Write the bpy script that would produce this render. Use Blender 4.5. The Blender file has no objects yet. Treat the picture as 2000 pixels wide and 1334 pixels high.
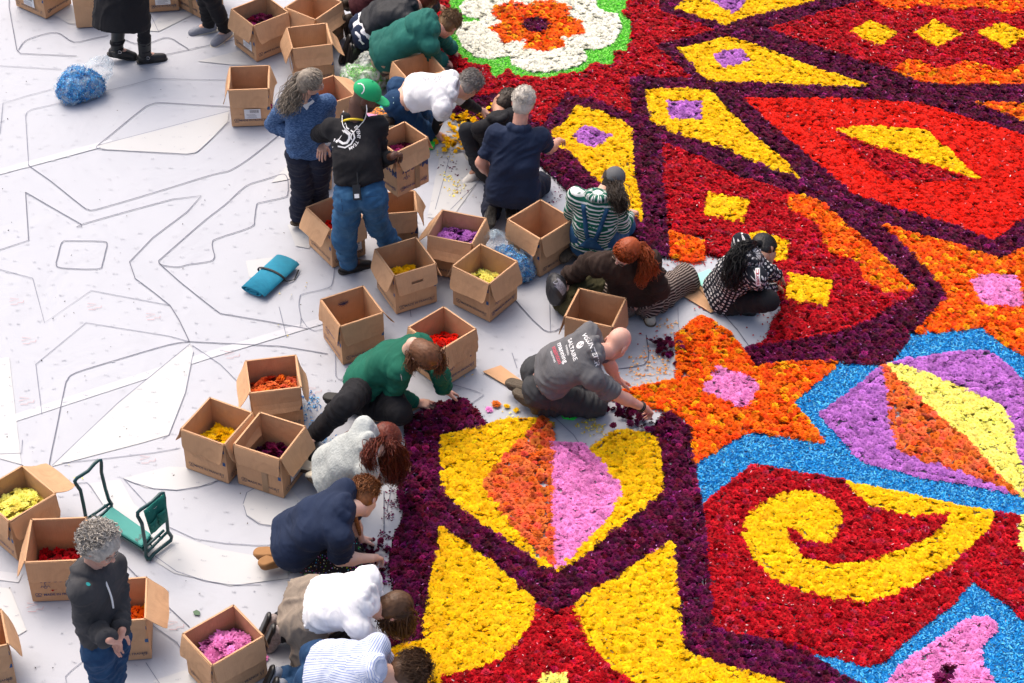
import bpy, math, random, time
import numpy as np
from mathutils import Vector, Matrix
from mathutils.bvhtree import BVHTree

T0 = time.time()
random.seed(7)
rng = np.random.default_rng(11)

# ------------------------------------------------------------------ camera, sky, sun, exposure
SC = bpy.context.scene
COL = SC.collection
PITCH = math.radians(40.5)
DIST = 15.4                        # metres from the camera to the canvas at the picture's centre
FPX = 4105.0                       # focal length in pixels of a 2000 px wide picture
CAMZ = DIST * math.sin(PITCH)
CAMY = -DIST * math.cos(PITCH)
cam_data = bpy.data.cameras.new('camera')
cam_data.sensor_width = 36.0
cam_data.lens = 36.0 * FPX / 2000.0
cam_data.clip_end = 500.0
cam = bpy.data.objects.new('camera', cam_data)
COL.objects.link(cam)
cam.location = (0, CAMY, CAMZ)
cam.rotation_euler = (math.pi / 2 - PITCH, 0, 0)
SC.camera = cam

SUN_EL, SUN_AZ = math.radians(58), math.radians(-35)     # azimuth from +Y towards +X
world = bpy.data.worlds.new('World')
SC.world = world
world.use_nodes = True
wn = world.node_tree
bg = wn.nodes['Background']
sky = wn.nodes.new('ShaderNodeTexSky')
sky.sky_type = 'NISHITA'
sky.sun_disc = False
sky.sun_elevation = SUN_EL
sky.sun_rotation = SUN_AZ
sky.air_density = 0.8
sky.dust_density = 8.0
sky.ozone_density = 0.3
wn.links.new(sky.outputs[0], bg.inputs[0])
bg.inputs[1].default_value = 0.15
sun_d = bpy.data.lights.new('sun', 'SUN')
sun_d.energy = 0.7
sun_d.angle = math.radians(90)
sun_d.color = (1.0, 0.95, 0.88)
sun = bpy.data.objects.new('sun', sun_d)
COL.objects.link(sun)
sun.rotation_euler = (math.pi / 2 - SUN_EL, 0, math.pi - SUN_AZ)
vs = SC.view_settings
vs.view_transform = 'Standard'
vs.look = 'None'
vs.exposure = 0.68
vs.gamma = 1.0
vs.use_curve_mapping = False

# ------------------------------------------------------------------ helpers: geometry of the view
SP, CP = math.sin(PITCH), math.cos(PITCH)
CAM = np.array([0, CAMY, CAMZ])


def ray(px, py):
    a, b = (px - 1000.0) / FPX, -(py - 667.0) / FPX
    return np.array([a, CP + b * SP, -SP + b * CP])


def G(px, py, z=0.0):
    d = ray(px, py)
    return CAM + d * ((z - CAMZ) / d[2])


def P2(p):
    q = np.asarray(p) - CAM
    f = q[1] * CP - q[2] * SP
    u = q[1] * SP + q[2] * CP
    return np.array([1000 + FPX * q[0] / f, 667 - FPX * u / f])


def GN(px, py, z=0.0):
    """vectorised G: arrays of pixels to canvas points"""
    a, b = (px - 1000.0) / FPX, -(py - 667.0) / FPX
    dz = -SP + b * CP
    t = (z - CAMZ) / dz
    return np.stack([a * t, CAMY + (CP + b * SP) * t, np.zeros_like(t) + z], -1)


def PN(p):
    q = p - CAM
    f = q[:, 1] * CP - q[:, 2] * SP
    u = q[:, 1] * SP + q[:, 2] * CP
    return 1000 + FPX * q[:, 0] / f, 667 - FPX * u / f


def nz(v):
    v = np.asarray(v, float)
    n = np.linalg.norm(v)
    return v / n if n > 1e-9 else v


def lin(c):
    """sRGB 0-255 to linear"""
    out = []
    for x in c:
        x = x / 255.0
        out.append(x / 12.92 if x <= 0.04045 else ((x + 0.055) / 1.055) ** 2.4)
    return tuple(out)


# ------------------------------------------------------------------ helpers: objects
def new_mesh(name, verts, faces, smooth=False):
    me = bpy.data.meshes.new(name)
    if isinstance(faces, np.ndarray):
        nv, nf, k = len(verts), len(faces), faces.shape[1]
        me.vertices.add(nv)
        me.vertices.foreach_set('co', np.ascontiguousarray(verts, np.float32).ravel())
        me.loops.add(nf * k)
        me.loops.foreach_set('vertex_index', np.ascontiguousarray(faces, np.int32).ravel())
        me.polygons.add(nf)
        me.polygons.foreach_set('loop_start', np.arange(0, nf * k, k, dtype=np.int32))
        me.polygons.foreach_set('loop_total', np.full(nf, k, np.int32))
        me.update(calc_edges=True)
    else:
        me.from_pydata([tuple(v) for v in verts], [], [tuple(f) for f in faces])
        me.update()
    if smooth:
        me.polygons.foreach_set('use_smooth', np.ones(len(me.polygons), bool))
    return me


def set_attr(me, name, arr, kind='FLOAT'):
    a = me.attributes.new(name, kind, 'POINT')
    if kind == 'FLOAT':
        a.data.foreach_set('value', np.ascontiguousarray(arr, np.float32).ravel())
    else:
        arr = np.asarray(arr, np.float32)
        if arr.shape[1] == 3:
            arr = np.concatenate([arr, np.ones((len(arr), 1), np.float32)], 1)
        a.data.foreach_set('color', np.ascontiguousarray(arr).ravel())


def obj(name, me, mat=None, parent=None, loc=None, label=None, cat=None, group=None, kind=None):
    o = bpy.data.objects.new(name, me)
    COL.objects.link(o)
    if mat is not None and me is not None and not me.materials:
        me.materials.append(mat)
    if parent is not None:
        o.parent = parent
    if loc is not None:
        o.location = loc
    tag(o, label, cat, group, kind)
    return o


def tag(o, label=None, cat=None, group=None, kind=None):
    if label: o['label'] = label
    if cat: o['category'] = cat
    if group: o['group'] = group
    if kind: o['kind'] = kind
    return o


def empty(name, loc=(0, 0, 0), rz=0.0, label=None, cat=None, group=None):
    o = bpy.data.objects.new(name, None)
    o.empty_display_size = 0.1
    COL.objects.link(o)
    o.location = loc
    o.rotation_euler = (0, 0, rz)
    return tag(o, label, cat, group)


class MB:
    """collects simple shapes into one mesh"""
    def __init__(s):
        s.v, s.f = [], []

    def add(s, v, f):
        n = len(s.v)
        s.v += [tuple(x) for x in v]
        s.f += [tuple(i + n for i in q) for q in f]
        return s

    def hexa(s, p):          # 8 points: bottom ring then top ring
        return s.add(p, [(3, 2, 1, 0), (4, 5, 6, 7), (0, 1, 5, 4), (1, 2, 6, 5), (2, 3, 7, 6), (3, 0, 4, 7)])

    def box(s, c, d):
        x, y, z = c
        a, b, e = d[0] / 2, d[1] / 2, d[2] / 2
        return s.hexa([(x - a, y - b, z - e), (x + a, y - b, z - e), (x + a, y + b, z - e), (x - a, y + b, z - e),
                       (x - a, y - b, z + e), (x + a, y - b, z + e), (x + a, y + b, z + e), (x - a, y + b, z + e)])

    def tube(s, pts, r, n=8, caps=True):
        pts = [np.asarray(p, float) for p in pts]
        rs = r if hasattr(r, '__len__') else [r] * len(pts)
        rings, up = [], None
        for i, p in enumerate(pts):
            d = nz(pts[min(i + 1, len(pts) - 1)] - pts[max(i - 1, 0)])
            if up is None:
                up = np.array([0, 0, 1.0]) if abs(d[2]) < .9 else np.array([1.0, 0, 0])
            a = nz(np.cross(d, up)); b = np.cross(a, d); up = b
            rings.append([p + rs[i] * (a * math.cos(t) + b * math.sin(t)) for t in np.arange(n) * 2 * math.pi / n])
        v = [q for R in rings for q in R]
        f = [(i * n + j, i * n + (j + 1) % n, (i + 1) * n + (j + 1) % n, (i + 1) * n + j) for i in range(len(pts) - 1) for j in range(n)]
        if caps:
            f += [tuple(range(n - 1, -1, -1)), tuple((len(pts) - 1) * n + j for j in range(n))]
        return s.add(v, f)

    def mesh(s, name='shape', smooth=False):
        return new_mesh(name, s.v, s.f, smooth)


def smooth_path(pts, n=6, closed=False):
    """Catmull-Rom through the points"""
    p = [np.asarray(q, float) for q in pts]
    if len(p) < 3:
        return p
    out = []
    m = len(p)
    for i in range(m if closed else m - 1):
        p0 = p[(i - 1) % m] if (closed or i > 0) else p[0]
        p1, p2 = p[i % m], p[(i + 1) % m]
        p3 = p[(i + 2) % m] if (closed or i + 2 < m) else p[-1]
        for t in np.arange(n) / n:
            out.append(.5 * (2 * p1 + (p2 - p0) * t + (2 * p0 - 5 * p1 + 4 * p2 - p3) * t * t + (3 * p1 - p0 - 3 * p2 + p3) * t ** 3))
    if not closed:
        out.append(p[-1])
    return out


def ribbon(pts, w, z=0.0, closed=False):
    """flat strip along a polyline in a plane (2-D points)"""
    p = [np.asarray(q[:2], float) for q in pts]
    m = len(p)
    v, f = [], []
    for i in range(m):
        a = p[(i - 1) % m] if (closed or i > 0) else p[0]
        b = p[(i + 1) % m] if (closed or i < m - 1) else p[-1]
        d = nz(b - a)
        nrm = np.array([-d[1], d[0]]) * w / 2
        v += [(p[i][0] + nrm[0], p[i][1] + nrm[1], z), (p[i][0] - nrm[0], p[i][1] - nrm[1], z)]
    for i in range(m if closed else m - 1):
        j = (i + 1) % m
        f.append((2 * i, 2 * i + 1, 2 * j + 1, 2 * j))
    return v, f


# ------------------------------------------------------------------ materials
MATS = {}


def nodes_of(name):
    m = bpy.data.materials.new(name)
    m.use_nodes = True
    return m, m.node_tree, m.node_tree.nodes['Principled BSDF']


def N(nt, t, **kw):
    n = nt.nodes.new(t)
    for k, v in kw.items():
        if k.startswith('i_'):
            key = k[2:]
            n.inputs[int(key) if key.isdigit() else key].default_value = v
        else:
            setattr(n, k, v)
    return n


def mixc(nt, fac, a, b, blend='MIX'):
    m = nt.nodes.new('ShaderNodeMix')
    m.data_type = 'RGBA'
    m.blend_type = blend
    for sock, val in ((m.inputs[0], fac), (m.inputs[6], a), (m.inputs[7], b)):
        if isinstance(val, bpy.types.NodeSocket):
            nt.links.new(val, sock)
        elif isinstance(val, (tuple, list)):
            sock.default_value = (*val[:3], 1)
        else:
            sock.default_value = val
    return m.outputs[2]


def ramp(nt, src, stops):
    r = nt.nodes.new('ShaderNodeValToRGB')
    e = r.color_ramp.elements
    while len(e) < len(stops):
        e.new(.5)
    for i, (p, c) in enumerate(stops):
        e[i].position = p
        e[i].color = (c, c, c, 1) if not hasattr(c, '__len__') else (*c[:3], 1)
    nt.links.new(src, r.inputs[0])
    return r.outputs[0]


def noise(nt, scale, detail=3.0, coord='Object', vec=None, dist=0.0):
    n = N(nt, 'ShaderNodeTexNoise', i_Scale=scale, i_Detail=detail, i_Distortion=dist)
    if vec is None:
        tc = N(nt, 'ShaderNodeTexCoord')
        vec = tc.outputs[coord]
    nt.links.new(vec, n.inputs['Vector'])
    return n.outputs[0]


def bump(nt, bsdf, src, dist=0.004, strength=1.0, prev=None):
    b = N(nt, 'ShaderNodeBump', i_Distance=dist, i_Strength=strength)
    nt.links.new(src, b.inputs['Height'])
    if prev is not None:
        nt.links.new(prev, b.inputs['Normal'])
    nt.links.new(b.outputs[0], bsdf.inputs['Normal'])
    return b.outputs[0]


def plain(name, c, rough=.6, metal=0.0, var=.12, nscale=30, bumpd=0.0, spec=.5):
    if name in MATS: return MATS[name]
    m, nt, b = nodes_of(name)
    n = noise(nt, nscale)
    c2 = tuple(x * (1 - var) for x in c)
    c1 = tuple(min(1, x * (1 + var)) for x in c)
    nt.links.new(mixc(nt, n, c2, c1), b.inputs['Base Color'])
    b.inputs['Roughness'].default_value = rough
    b.inputs['Metallic'].default_value = metal
    b.inputs['Specular IOR Level'].default_value = spec
    if bumpd:
        bump(nt, b, n, bumpd)
    MATS[name] = m
    return m


def cloth(name, c, kind='knit', c2=None, rough=.85, var=.16, fold=.010, fscale=9):
    """woven or knitted fabric: crease relief, yarn grain and the printed pattern if it has one"""
    if name in MATS: return MATS[name]
    m, nt, b = nodes_of(name)
    tc = N(nt, 'ShaderNodeTexCoord')
    mpf = N(nt, 'ShaderNodeMapping')
    mpf.inputs['Rotation'].default_value = (.6, .5, .7)
    mpf.inputs['Scale'].default_value = (2.2, .7, 1.5)
    nt.links.new(tc.outputs['Object'], mpf.inputs[0])
    n1 = noise(nt, fscale, 3, vec=mpf.outputs[0], dist=.5)
    n2 = noise(nt, 420, 2, vec=tc.outputs['Object'])
    lo = tuple(x * (1 - var) for x in c)
    hi = tuple(min(1, x * (1 + var)) for x in c)
    n3 = noise(nt, 4.0, 3, vec=tc.outputs['Object'])
    base = mixc(nt, ramp(nt, n3, [(.3, 0), (.7, 1)]), lo, hi)
    if kind == 'melange':
        mp = N(nt, 'ShaderNodeMapping')
        mp.inputs['Scale'].default_value = (60, 60, 190)
        nt.links.new(tc.outputs['Object'], mp.inputs[0])
        nm = noise(nt, 1.0, 3, vec=mp.outputs[0])
        base = mixc(nt, ramp(nt, nm, [(.42, 0), (.62, 1)]), base, c2)
    elif kind == 'denim':
        nm = noise(nt, 14, 3, vec=tc.outputs['Object'])
        base = mixc(nt, ramp(nt, nm, [(.45, 0), (.8, .6)]), base, c2)
    elif kind in ('stripe_ax', 'stripe_an'):
        at = N(nt, 'ShaderNodeAttribute', attribute_name='ax' if kind == 'stripe_ax' else 'an')
        mt = N(nt, 'ShaderNodeMath', operation='FRACT')
        nt.links.new(at.outputs['Fac'], mt.inputs[0])
        w = c2[3] if len(c2) > 3 else .4
        base = mixc(nt, ramp(nt, mt.outputs[0], [(w - .03, 0), (w + .03, 1)]), c2[:3], base)
    elif kind == 'dots':
        ax = N(nt, 'ShaderNodeAttribute', attribute_name='ax')
        an = N(nt, 'ShaderNodeAttribute', attribute_name='an')
        cb = N(nt, 'ShaderNodeCombineXYZ')
        nt.links.new(ax.outputs['Fac'], cb.inputs[0])
        nt.links.new(an.outputs['Fac'], cb.inputs[1])
        vo = N(nt, 'ShaderNodeTexVoronoi', i_Scale=1.0, i_Randomness=.12)
        vo.voronoi_dimensions = '2D'
        nt.links.new(cb.outputs[0], vo.inputs['Vector'])
        base = mixc(nt, ramp(nt, vo.outputs['Distance'], [(.07, .15), (.11, 1), (.24, 1), (.29, 0)]), base, c2)
    elif kind == 'floral':
        vo = N(nt, 'ShaderNodeTexVoronoi', i_Scale=62.0)
        nt.links.new(tc.outputs['Object'], vo.inputs['Vector'])
        hs = N(nt, 'ShaderNodeHueSaturation', i_Saturation=1.2, i_Value=.8)
        nt.links.new(vo.outputs['Color'], hs.inputs['Color'])
        base = mixc(nt, ramp(nt, vo.outputs['Distance'], [(.22, 1), (.3, 0)]), base, hs.outputs[0])
    if kind == 'fleece':
        n2 = noise(nt, 70, 3, vec=tc.outputs['Object'])
        pr = bump(nt, b, n2, .006)
    else:
        pr = bump(nt, b, n2, .0006)
    bump(nt, b, n1, fold * .8, prev=pr)
    nt.links.new(base, b.inputs['Base Color'])
    b.inputs['Roughness'].default_value = rough
    b.inputs['Specular IOR Level'].default_value = .25
    MATS[name] = m
    return m


def skin(name, c):
    if name in MATS: return MATS[name]
    m, nt, b = nodes_of(name)
    at = N(nt, 'ShaderNodeAttribute', attribute_name='tone')
    n = noise(nt, 26, 4)
    base = mixc(nt, n, tuple(x * .88 for x in c), tuple(min(1, x * 1.1) for x in c))
    red = mixc(nt, 1.0, base, (1.0, .72, .68), 'MULTIPLY')
    base = mixc(nt, at.outputs['Fac'], base, red)
    dk = N(nt, 'ShaderNodeAttribute', attribute_name='dark')
    base = mixc(nt, dk.outputs['Fac'], base, (.035, .025, .02))
    nt.links.new(base, b.inputs['Base Color'])
    b.inputs['Roughness'].default_value = .5
    b.inputs['Subsurface Weight'].default_value = .12
    b.inputs['Subsurface Radius'].default_value = (.012, .005, .003)
    bump(nt, b, noise(nt, 160, 2), .0008)
    MATS[name] = m
    return m


def hairmat(name, c, c2):
    if name in MATS: return MATS[name]
    m, nt, b = nodes_of(name)
    at = N(nt, 'ShaderNodeAttribute', attribute_name='tone')
    n = noise(nt, 60, 3)
    f = mixc(nt, .45, at.outputs['Color'], n)
    nt.links.new(mixc(nt, f, c, c2), b.inputs['Base Color'])
    b.inputs['Roughness'].default_value = .42
    b.inputs['Specular IOR Level'].default_value = .3
    bump(nt, b, noise(nt, 240, 3), .002)
    MATS[name] = m
    return m


def flower_mat():
    if 'flower' in MATS: return MATS['flower']
    m, nt, b = nodes_of('flower_petals')
    at = N(nt, 'ShaderNodeAttribute', attribute_name='Col')
    oi = N(nt, 'ShaderNodeObjectInfo')
    c = mixc(nt, 1.0, at.outputs['Color'], oi.outputs['Color'], 'MULTIPLY')
    nt.links.new(c, b.inputs['Base Color'])
    b.inputs['Roughness'].default_value = .55
    b.inputs['Specular IOR Level'].default_value = .08
    tr = N(nt, 'ShaderNodeBsdfTranslucent')
    nt.links.new(c, tr.inputs['Color'])
    mx = N(nt, 'ShaderNodeMixShader', i_0=.12)
    nt.links.new(b.outputs[0], mx.inputs[1])
    nt.links.new(tr.outputs[0], mx.inputs[2])
    nt.links.new(mx.outputs[0], nt.nodes['Material Output'].inputs[0])
    MATS['flower'] = m
    return m


def cardboard(name='cardboard', c=(.60, .355, .20)):
    if name in MATS: return MATS[name]
    m, nt, b = nodes_of(name)
    tc = N(nt, 'ShaderNodeTexCoord')
    oi = N(nt, 'ShaderNodeObjectInfo')
    mp = N(nt, 'ShaderNodeMapping')
    mp.inputs['Scale'].default_value = (240, 240, 4)
    nt.links.new(tc.outputs['Object'], mp.inputs[0])
    fib = noise(nt, 1.0, 2, vec=mp.outputs[0])
    blot = noise(nt, 7, 5, vec=tc.outputs['Object'])
    base = mixc(nt, fib, tuple(x * .9 for x in c), tuple(x * 1.08 for x in c))
    base = mixc(nt, ramp(nt, blot, [(.35, 0), (.75, .4)]), base, tuple(x * .68 for x in c))
    big = noise(nt, 2.2, 5, vec=tc.outputs['Object'], dist=1.5)
    base = mixc(nt, ramp(nt, big, [(.52, 0), (.60, .28), (.66, .1), (.8, .4)]), base, tuple(x * y for x, y in zip(c, (.62, .58, .55))))
    hv = N(nt, 'ShaderNodeHueSaturation')
    mr = N(nt, 'ShaderNodeMapRange', i_3=.9, i_4=1.1)
    nt.links.new(oi.outputs['Random'], mr.inputs[0])
    nt.links.new(mr.outputs[0], hv.inputs['Value'])
    nt.links.new(base, hv.inputs['Color'])
    nt.links.new(hv.outputs[0], b.inputs['Base Color'])
    b.inputs['Roughness'].default_value = .8
    b.inputs['Specular IOR Level'].default_value = .2
    pr = bump(nt, b, fib, .0015)
    bump(nt, b, blot, .012, prev=pr)
    MATS[name] = m
    return m


def film(name, tint=(.9, .95, 1.0), alpha=.35):
    if name in MATS: return MATS[name]
    m, nt, b = nodes_of(name)
    n = noise(nt, 11, 5, dist=1.2)
    b.inputs['Base Color'].default_value = (*tint, 1)
    b.inputs['Roughness'].default_value = .12
    nt.links.new(ramp(nt, n, [(.40, alpha * .25), (.75, min(1, alpha * 2.0))]), b.inputs['Alpha'])
    bump(nt, b, noise(nt, 24, 4, dist=2), .02)
    MATS[name] = m
    return m


def canvas_mat():
    m, nt, b = nodes_of('printed_canvas')
    tc = N(nt, 'ShaderNodeTexCoord')
    n = noise(nt, .9, 4, vec=tc.outputs['Object'])
    g = noise(nt, 60, 3, vec=tc.outputs['Object'])
    base = mixc(nt, n, (.384, .407, .462), (.404, .427, .482))
    sm = noise(nt, 3.4, 6, vec=tc.outputs['Object'], dist=.8)
    base = mixc(nt, ramp(nt, sm, [(.6, 0), (.8, .22)]), base, (.30, .31, .35))
    nt.links.new(base, b.inputs['Base Color'])
    b.inputs['Roughness'].default_value = .5
    b.inputs['Specular IOR Level'].default_value = .3
    pr = bump(nt, b, g, .0008)
    bump(nt, b, noise(nt, 1.6, 3, vec=tc.outputs['Object'], dist=.5), .03, prev=pr)
    MATS['canvas'] = m
    return m


# ------------------------------------------------------------------ lettering as flat meshes (made before the scene fills up)
TXT = {}


def text_mesh(s, bold=False):
    if s in TXT: return TXT[s]
    cu = bpy.data.curves.new('lettering', 'FONT')
    cu.body = s
    cu.size = 1.0
    cu.align_x = 'CENTER'
    cu.align_y = 'CENTER'
    cu.resolution_u = 2
    if bold:
        cu.offset = .018
    o = bpy.data.objects.new('lettering', cu)
    COL.objects.link(o)
    bpy.context.view_layer.update()
    me = bpy.data.meshes.new_from_object(o.evaluated_get(bpy.context.evaluated_depsgraph_get()))
    v = np.array([tuple(x.co) for x in me.vertices])
    f = [tuple(p.vertices) for p in me.polygons]
    bpy.data.objects.remove(o)
    bpy.data.meshes.remove(me)
    TXT[s] = (v[:, :2], f)
    return TXT[s]


for _t in ('MADE IN FRANCE', 'Massey', 'VOLUNTEER', 'SALTAIRE', 'INSPIRED', 'manning', 'stainton', 'SOLICITORS', 'S1', 'COM', 'BON', 'MARA ROSA', 'KAPPA', 'Amende', 'Ruby'):
    text_mesh(_t, bold=_t not in ('Amende', 'Ruby'))

# ------------------------------------------------------------------ implicit surfaces: smooth unions of tapered limbs, meshed with surface nets
def vnoise(p, scale, seed=0):
    q = p * scale + seed * 17.31
    i = np.floor(q).astype(np.int64)
    f = q - i
    f = f * f * (3 - 2 * f)
    out = np.zeros(len(p))
    for dx in (0, 1):
        for dy in (0, 1):
            for dz in (0, 1):
                h = (i[:, 0] + dx) * 374761393 + (i[:, 1] + dy) * 668265263 + (i[:, 2] + dz) * 2147483647
                h = (h ^ (h >> 13)) * 1274126177
                h = ((h ^ (h >> 16)) & 0xffff) / 65535.0
                w = (f[:, 0] if dx else 1 - f[:, 0]) * (f[:, 1] if dy else 1 - f[:, 1]) * (f[:, 2] if dz else 1 - f[:, 2])
                out += w * h
    return out


class Cone:
    def __init__(s, a, b, ra, rb, cuta=False, cutb=False, ax0=0.0):
        s.a, s.b = np.asarray(a, float), np.asarray(b, float)
        s.ra, s.rb, s.cuta, s.cutb, s.ax0 = ra, rb, cuta, cutb, ax0
        s.d = s.b - s.a
        s.L = max(np.linalg.norm(s.d), 1e-6)
        s.u = s.d / s.L
        r = max(ra, rb)
        s.lo, s.hi = np.minimum(s.a, s.b) - r, np.maximum(s.a, s.b) + r

    def dist(s, p):
        q = p - s.a
        h = q @ s.u
        t = np.clip(h / s.L, 0, 1)
        d = np.linalg.norm(q - t[..., None] * s.d, axis=-1) - (s.ra + (s.rb - s.ra) * t)
        if s.cuta: d = np.maximum(d, -h)
        if s.cutb: d = np.maximum(d, h - s.L)
        return d

    def axial(s, p):
        return s.ax0 + (p - s.a) @ s.u


class Ell:
    def __init__(s, c, r, R=None):
        s.c, s.r = np.asarray(c, float), np.asarray(r, float)
        s.R = np.eye(3) if R is None else np.asarray(R, float)      # columns: axes
        m = max(r)
        s.lo, s.hi = s.c - m, s.c + m
        s.u = s.R[:, 2]
        s.ax0 = 0

    def dist(s, p):
        q = ((p - s.c) @ s.R) / s.r
        k0 = np.linalg.norm(q, axis=-1)
        k1 = np.linalg.norm(q / s.r, axis=-1)
        return k0 * (k0 - 1) / np.maximum(k1, 1e-9)

    def axial(s, p):
        return (p - s.c) @ s.u


def sdf_mesh(prims, h, k=.03, sub=(), clipz=None, kk=None):
    """mesh of the smooth union of prims (k: blend width), minus sub; returns verts, quads"""
    lo = np.min([q.lo for q in prims], 0) - 3 * h
    hi = np.max([q.hi for q in prims], 0) + 3 * h
    n = np.maximum(np.ceil((hi - lo) / h).astype(int) + 1, 4)
    phi = np.full(n, 1.0, np.float32)
    axs = [lo[i] + np.arange(n[i]) * h for i in range(3)]

    def slab(q, pad):
        i0 = np.maximum(np.floor((q.lo - pad - lo) / h).astype(int), 0)
        i1 = np.minimum(np.ceil((q.hi + pad - lo) / h).astype(int) + 1, n)
        sl = tuple(slice(a, b) for a, b in zip(i0, i1))
        g = np.stack(np.meshgrid(*[axs[i][sl[i]] for i in range(3)], indexing='ij'), -1)
        return sl, g
    for q in prims:
        kq = getattr(q, 'k', k)
        sl, g = slab(q, kq + 2.5 * h)
        d = q.dist(g)
        a = phi[sl]
        if kq > 0:
            t = np.clip(.5 + .5 * (a - d) / kq, 0, 1)
            phi[sl] = a * (1 - t) + d * t - kq * t * (1 - t)
        else:
            phi[sl] = np.minimum(a, d)
    for q in sub:
        sl, g = slab(q, 2.5 * h)
        phi[sl] = np.maximum(phi[sl], -q.dist(g))
    if clipz is not None:
        phi = np.maximum(phi, (clipz - axs[2])[None, None, :])
    return surface_nets(phi, lo, h)


def surface_nets(phi, lo, h):
    s = phi < 0
    nx, ny, nz_ = phi.shape
    c = [(i, j, k) for i in (0, 1) for j in (0, 1) for k in (0, 1)]
    cnt = np.zeros((nx - 1, ny - 1, nz_ - 1), np.int8)
    for i, j, k in c:
        cnt += s[i:nx - 1 + i, j:ny - 1 + j, k:nz_ - 1 + k]
    act = (cnt > 0) & (cnt < 8)
    I = np.argwhere(act)
    if len(I) == 0:
        return np.zeros((0, 3)), np.zeros((0, 4), int)
    idx = np.full(act.shape, -1, np.int64)
    idx[act] = np.arange(len(I))
    acc = np.zeros((len(I), 3)); num = np.zeros(len(I))
    for a in range(8):
        for b in range(a + 1, 8):
            A, B = np.array(c[a]), np.array(c[b])
            if np.abs(A - B).sum() != 1: continue
            va = phi[tuple((I + A).T)]; vb = phi[tuple((I + B).T)]
            m = (va < 0) != (vb < 0)
            t = np.where(m, va / np.where(m, va - vb, 1), 0)[:, None]
            acc += np.where(m[:, None], A + (B - A) * t, 0)
            num += m
    v = lo + (I + acc / num[:, None]) * h
    faces = []
    for ax in range(3):
        e = np.eye(3, dtype=int)
        o1, o2 = e[(ax + 1) % 3], e[(ax + 2) % 3]
        sl0 = [slice(None)] * 3; sl1 = [slice(None)] * 3
        sl0[ax] = slice(0, -1); sl1[ax] = slice(1, None)
        d = s[tuple(sl0)].astype(np.int8) - s[tuple(sl1)].astype(np.int8)
        E = np.argwhere(d != 0)
        ok = np.ones(len(E), bool)
        for w in ((ax + 1) % 3, (ax + 2) % 3):
            ok &= (E[:, w] > 0) & (E[:, w] < phi.shape[w] - 1)
        E = E[ok]
        if len(E) == 0: continue
        sg = d[tuple(E.T)]
        q = np.stack([idx[tuple((E - o1 - o2).T)], idx[tuple((E - o2).T)], idx[tuple(E.T)], idx[tuple((E - o1).T)]], 1)
        q[sg < 0] = q[sg < 0][:, ::-1]
        faces.append(q)
    f = np.concatenate(faces)
    return v, f[(f >= 0).all(1)]


def vert_normals(v, f):
    n = np.zeros_like(v)
    fn = np.cross(v[f[:, 2]] - v[f[:, 0]], v[f[:, 3 if f.shape[1] == 4 else 1]] - v[f[:, 1]])
    for i in range(f.shape[1]):
        np.add.at(n, f[:, i], fn)
    return n / np.maximum(np.linalg.norm(n, axis=1), 1e-12)[:, None]


def relax(v, f, it=1, w=.5):
    for _ in range(it):
        acc = np.zeros_like(v); num = np.zeros(len(v))
        for i in range(4):
            a, b = f[:, i], f[:, (i + 1) % 4]
            np.add.at(acc, a, v[b]); np.add.at(num, a, 1)
        v = v + w * (acc / np.maximum(num, 1)[:, None] - v)
    return v


def wrinkle(v, f, amp=.006, seed=0, scale=11.0):
    """long soft creases: ridges of a warped noise stretched along two slanting directions"""
    n = vert_normals(v, f)
    w = np.stack([vnoise(v, 4, seed + 3 + i) for i in range(3)], 1) - .5
    q = v + .16 * w
    rg = np.random.default_rng(seed + 77)
    out = np.zeros(len(v))
    for k in range(2):
        d = nz(rg.normal(size=3)); e = nz(np.cross(d, rg.normal(size=3))); g = np.cross(d, e)
        c = np.stack([q @ d * .28, q @ e * 1.5, q @ g * .9], 1)
        r = 1 - np.abs(2 * vnoise(c, scale * (1.0 + .6 * k), seed + 9 * k) - 1)
        out += (np.clip(r, 0, 1) ** 3 - .25) * amp * (1.0 - .35 * k)
    return v + n * out[:, None]


def folds(v, f, prims, amp=.007, seed=0):
    """creases that run round sleeves and legs and slantwise over the torso"""
    n = vert_normals(v, f)
    num = np.zeros(len(v)); den = np.full(len(v), 1e-9)
    w3 = np.stack([vnoise(v, 5, seed + 31 + i) for i in range(3)], 1) - .5
    q = v + .07 * w3
    for k, pr in enumerate(prims):
        if not isinstance(pr, Cone): continue
        d = pr.dist(v)
        w = np.exp(-np.maximum(d, -.02) / .022)
        I = np.nonzero(w > .12)[0]
        if len(I) == 0: continue
        ref = np.array([.3, .2, .93]) if abs(pr.u[2]) < .8 else np.array([.2, .96, .1])
        e1 = nz(np.cross(pr.u, ref)); e2 = np.cross(pr.u, e1)
        tor = getattr(pr, 'torso', False)
        u = nz(pr.u * .75 + e1 * .65) if tor else nz(pr.u + .25 * e1)
        t1 = np.cross(u, e2)
        F = 19.0 if tor else 26.0
        qq = q[I]
        c = np.stack([qq @ u * F, qq @ t1 * F * .16, qq @ e2 * F * .24], 1)
        r = 1 - np.abs(2 * vnoise(c, 1.0, seed + (0 if tor else 5)) - 1)
        r2 = 1 - np.abs(2 * vnoise(c * 1.9 + 4.2, 1.0, seed + 2) - 1)
        num[I] += w[I] * (.75 if tor else 1.0) * ((r ** 3 - .06) + .4 * (r2 ** 3 - .06)); den[I] += w[I]
    mod = .45 + 1.1 * vnoise(v, 3.2, seed + 50)
    return v + n * (amp * mod * num / den)[:, None]


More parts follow.
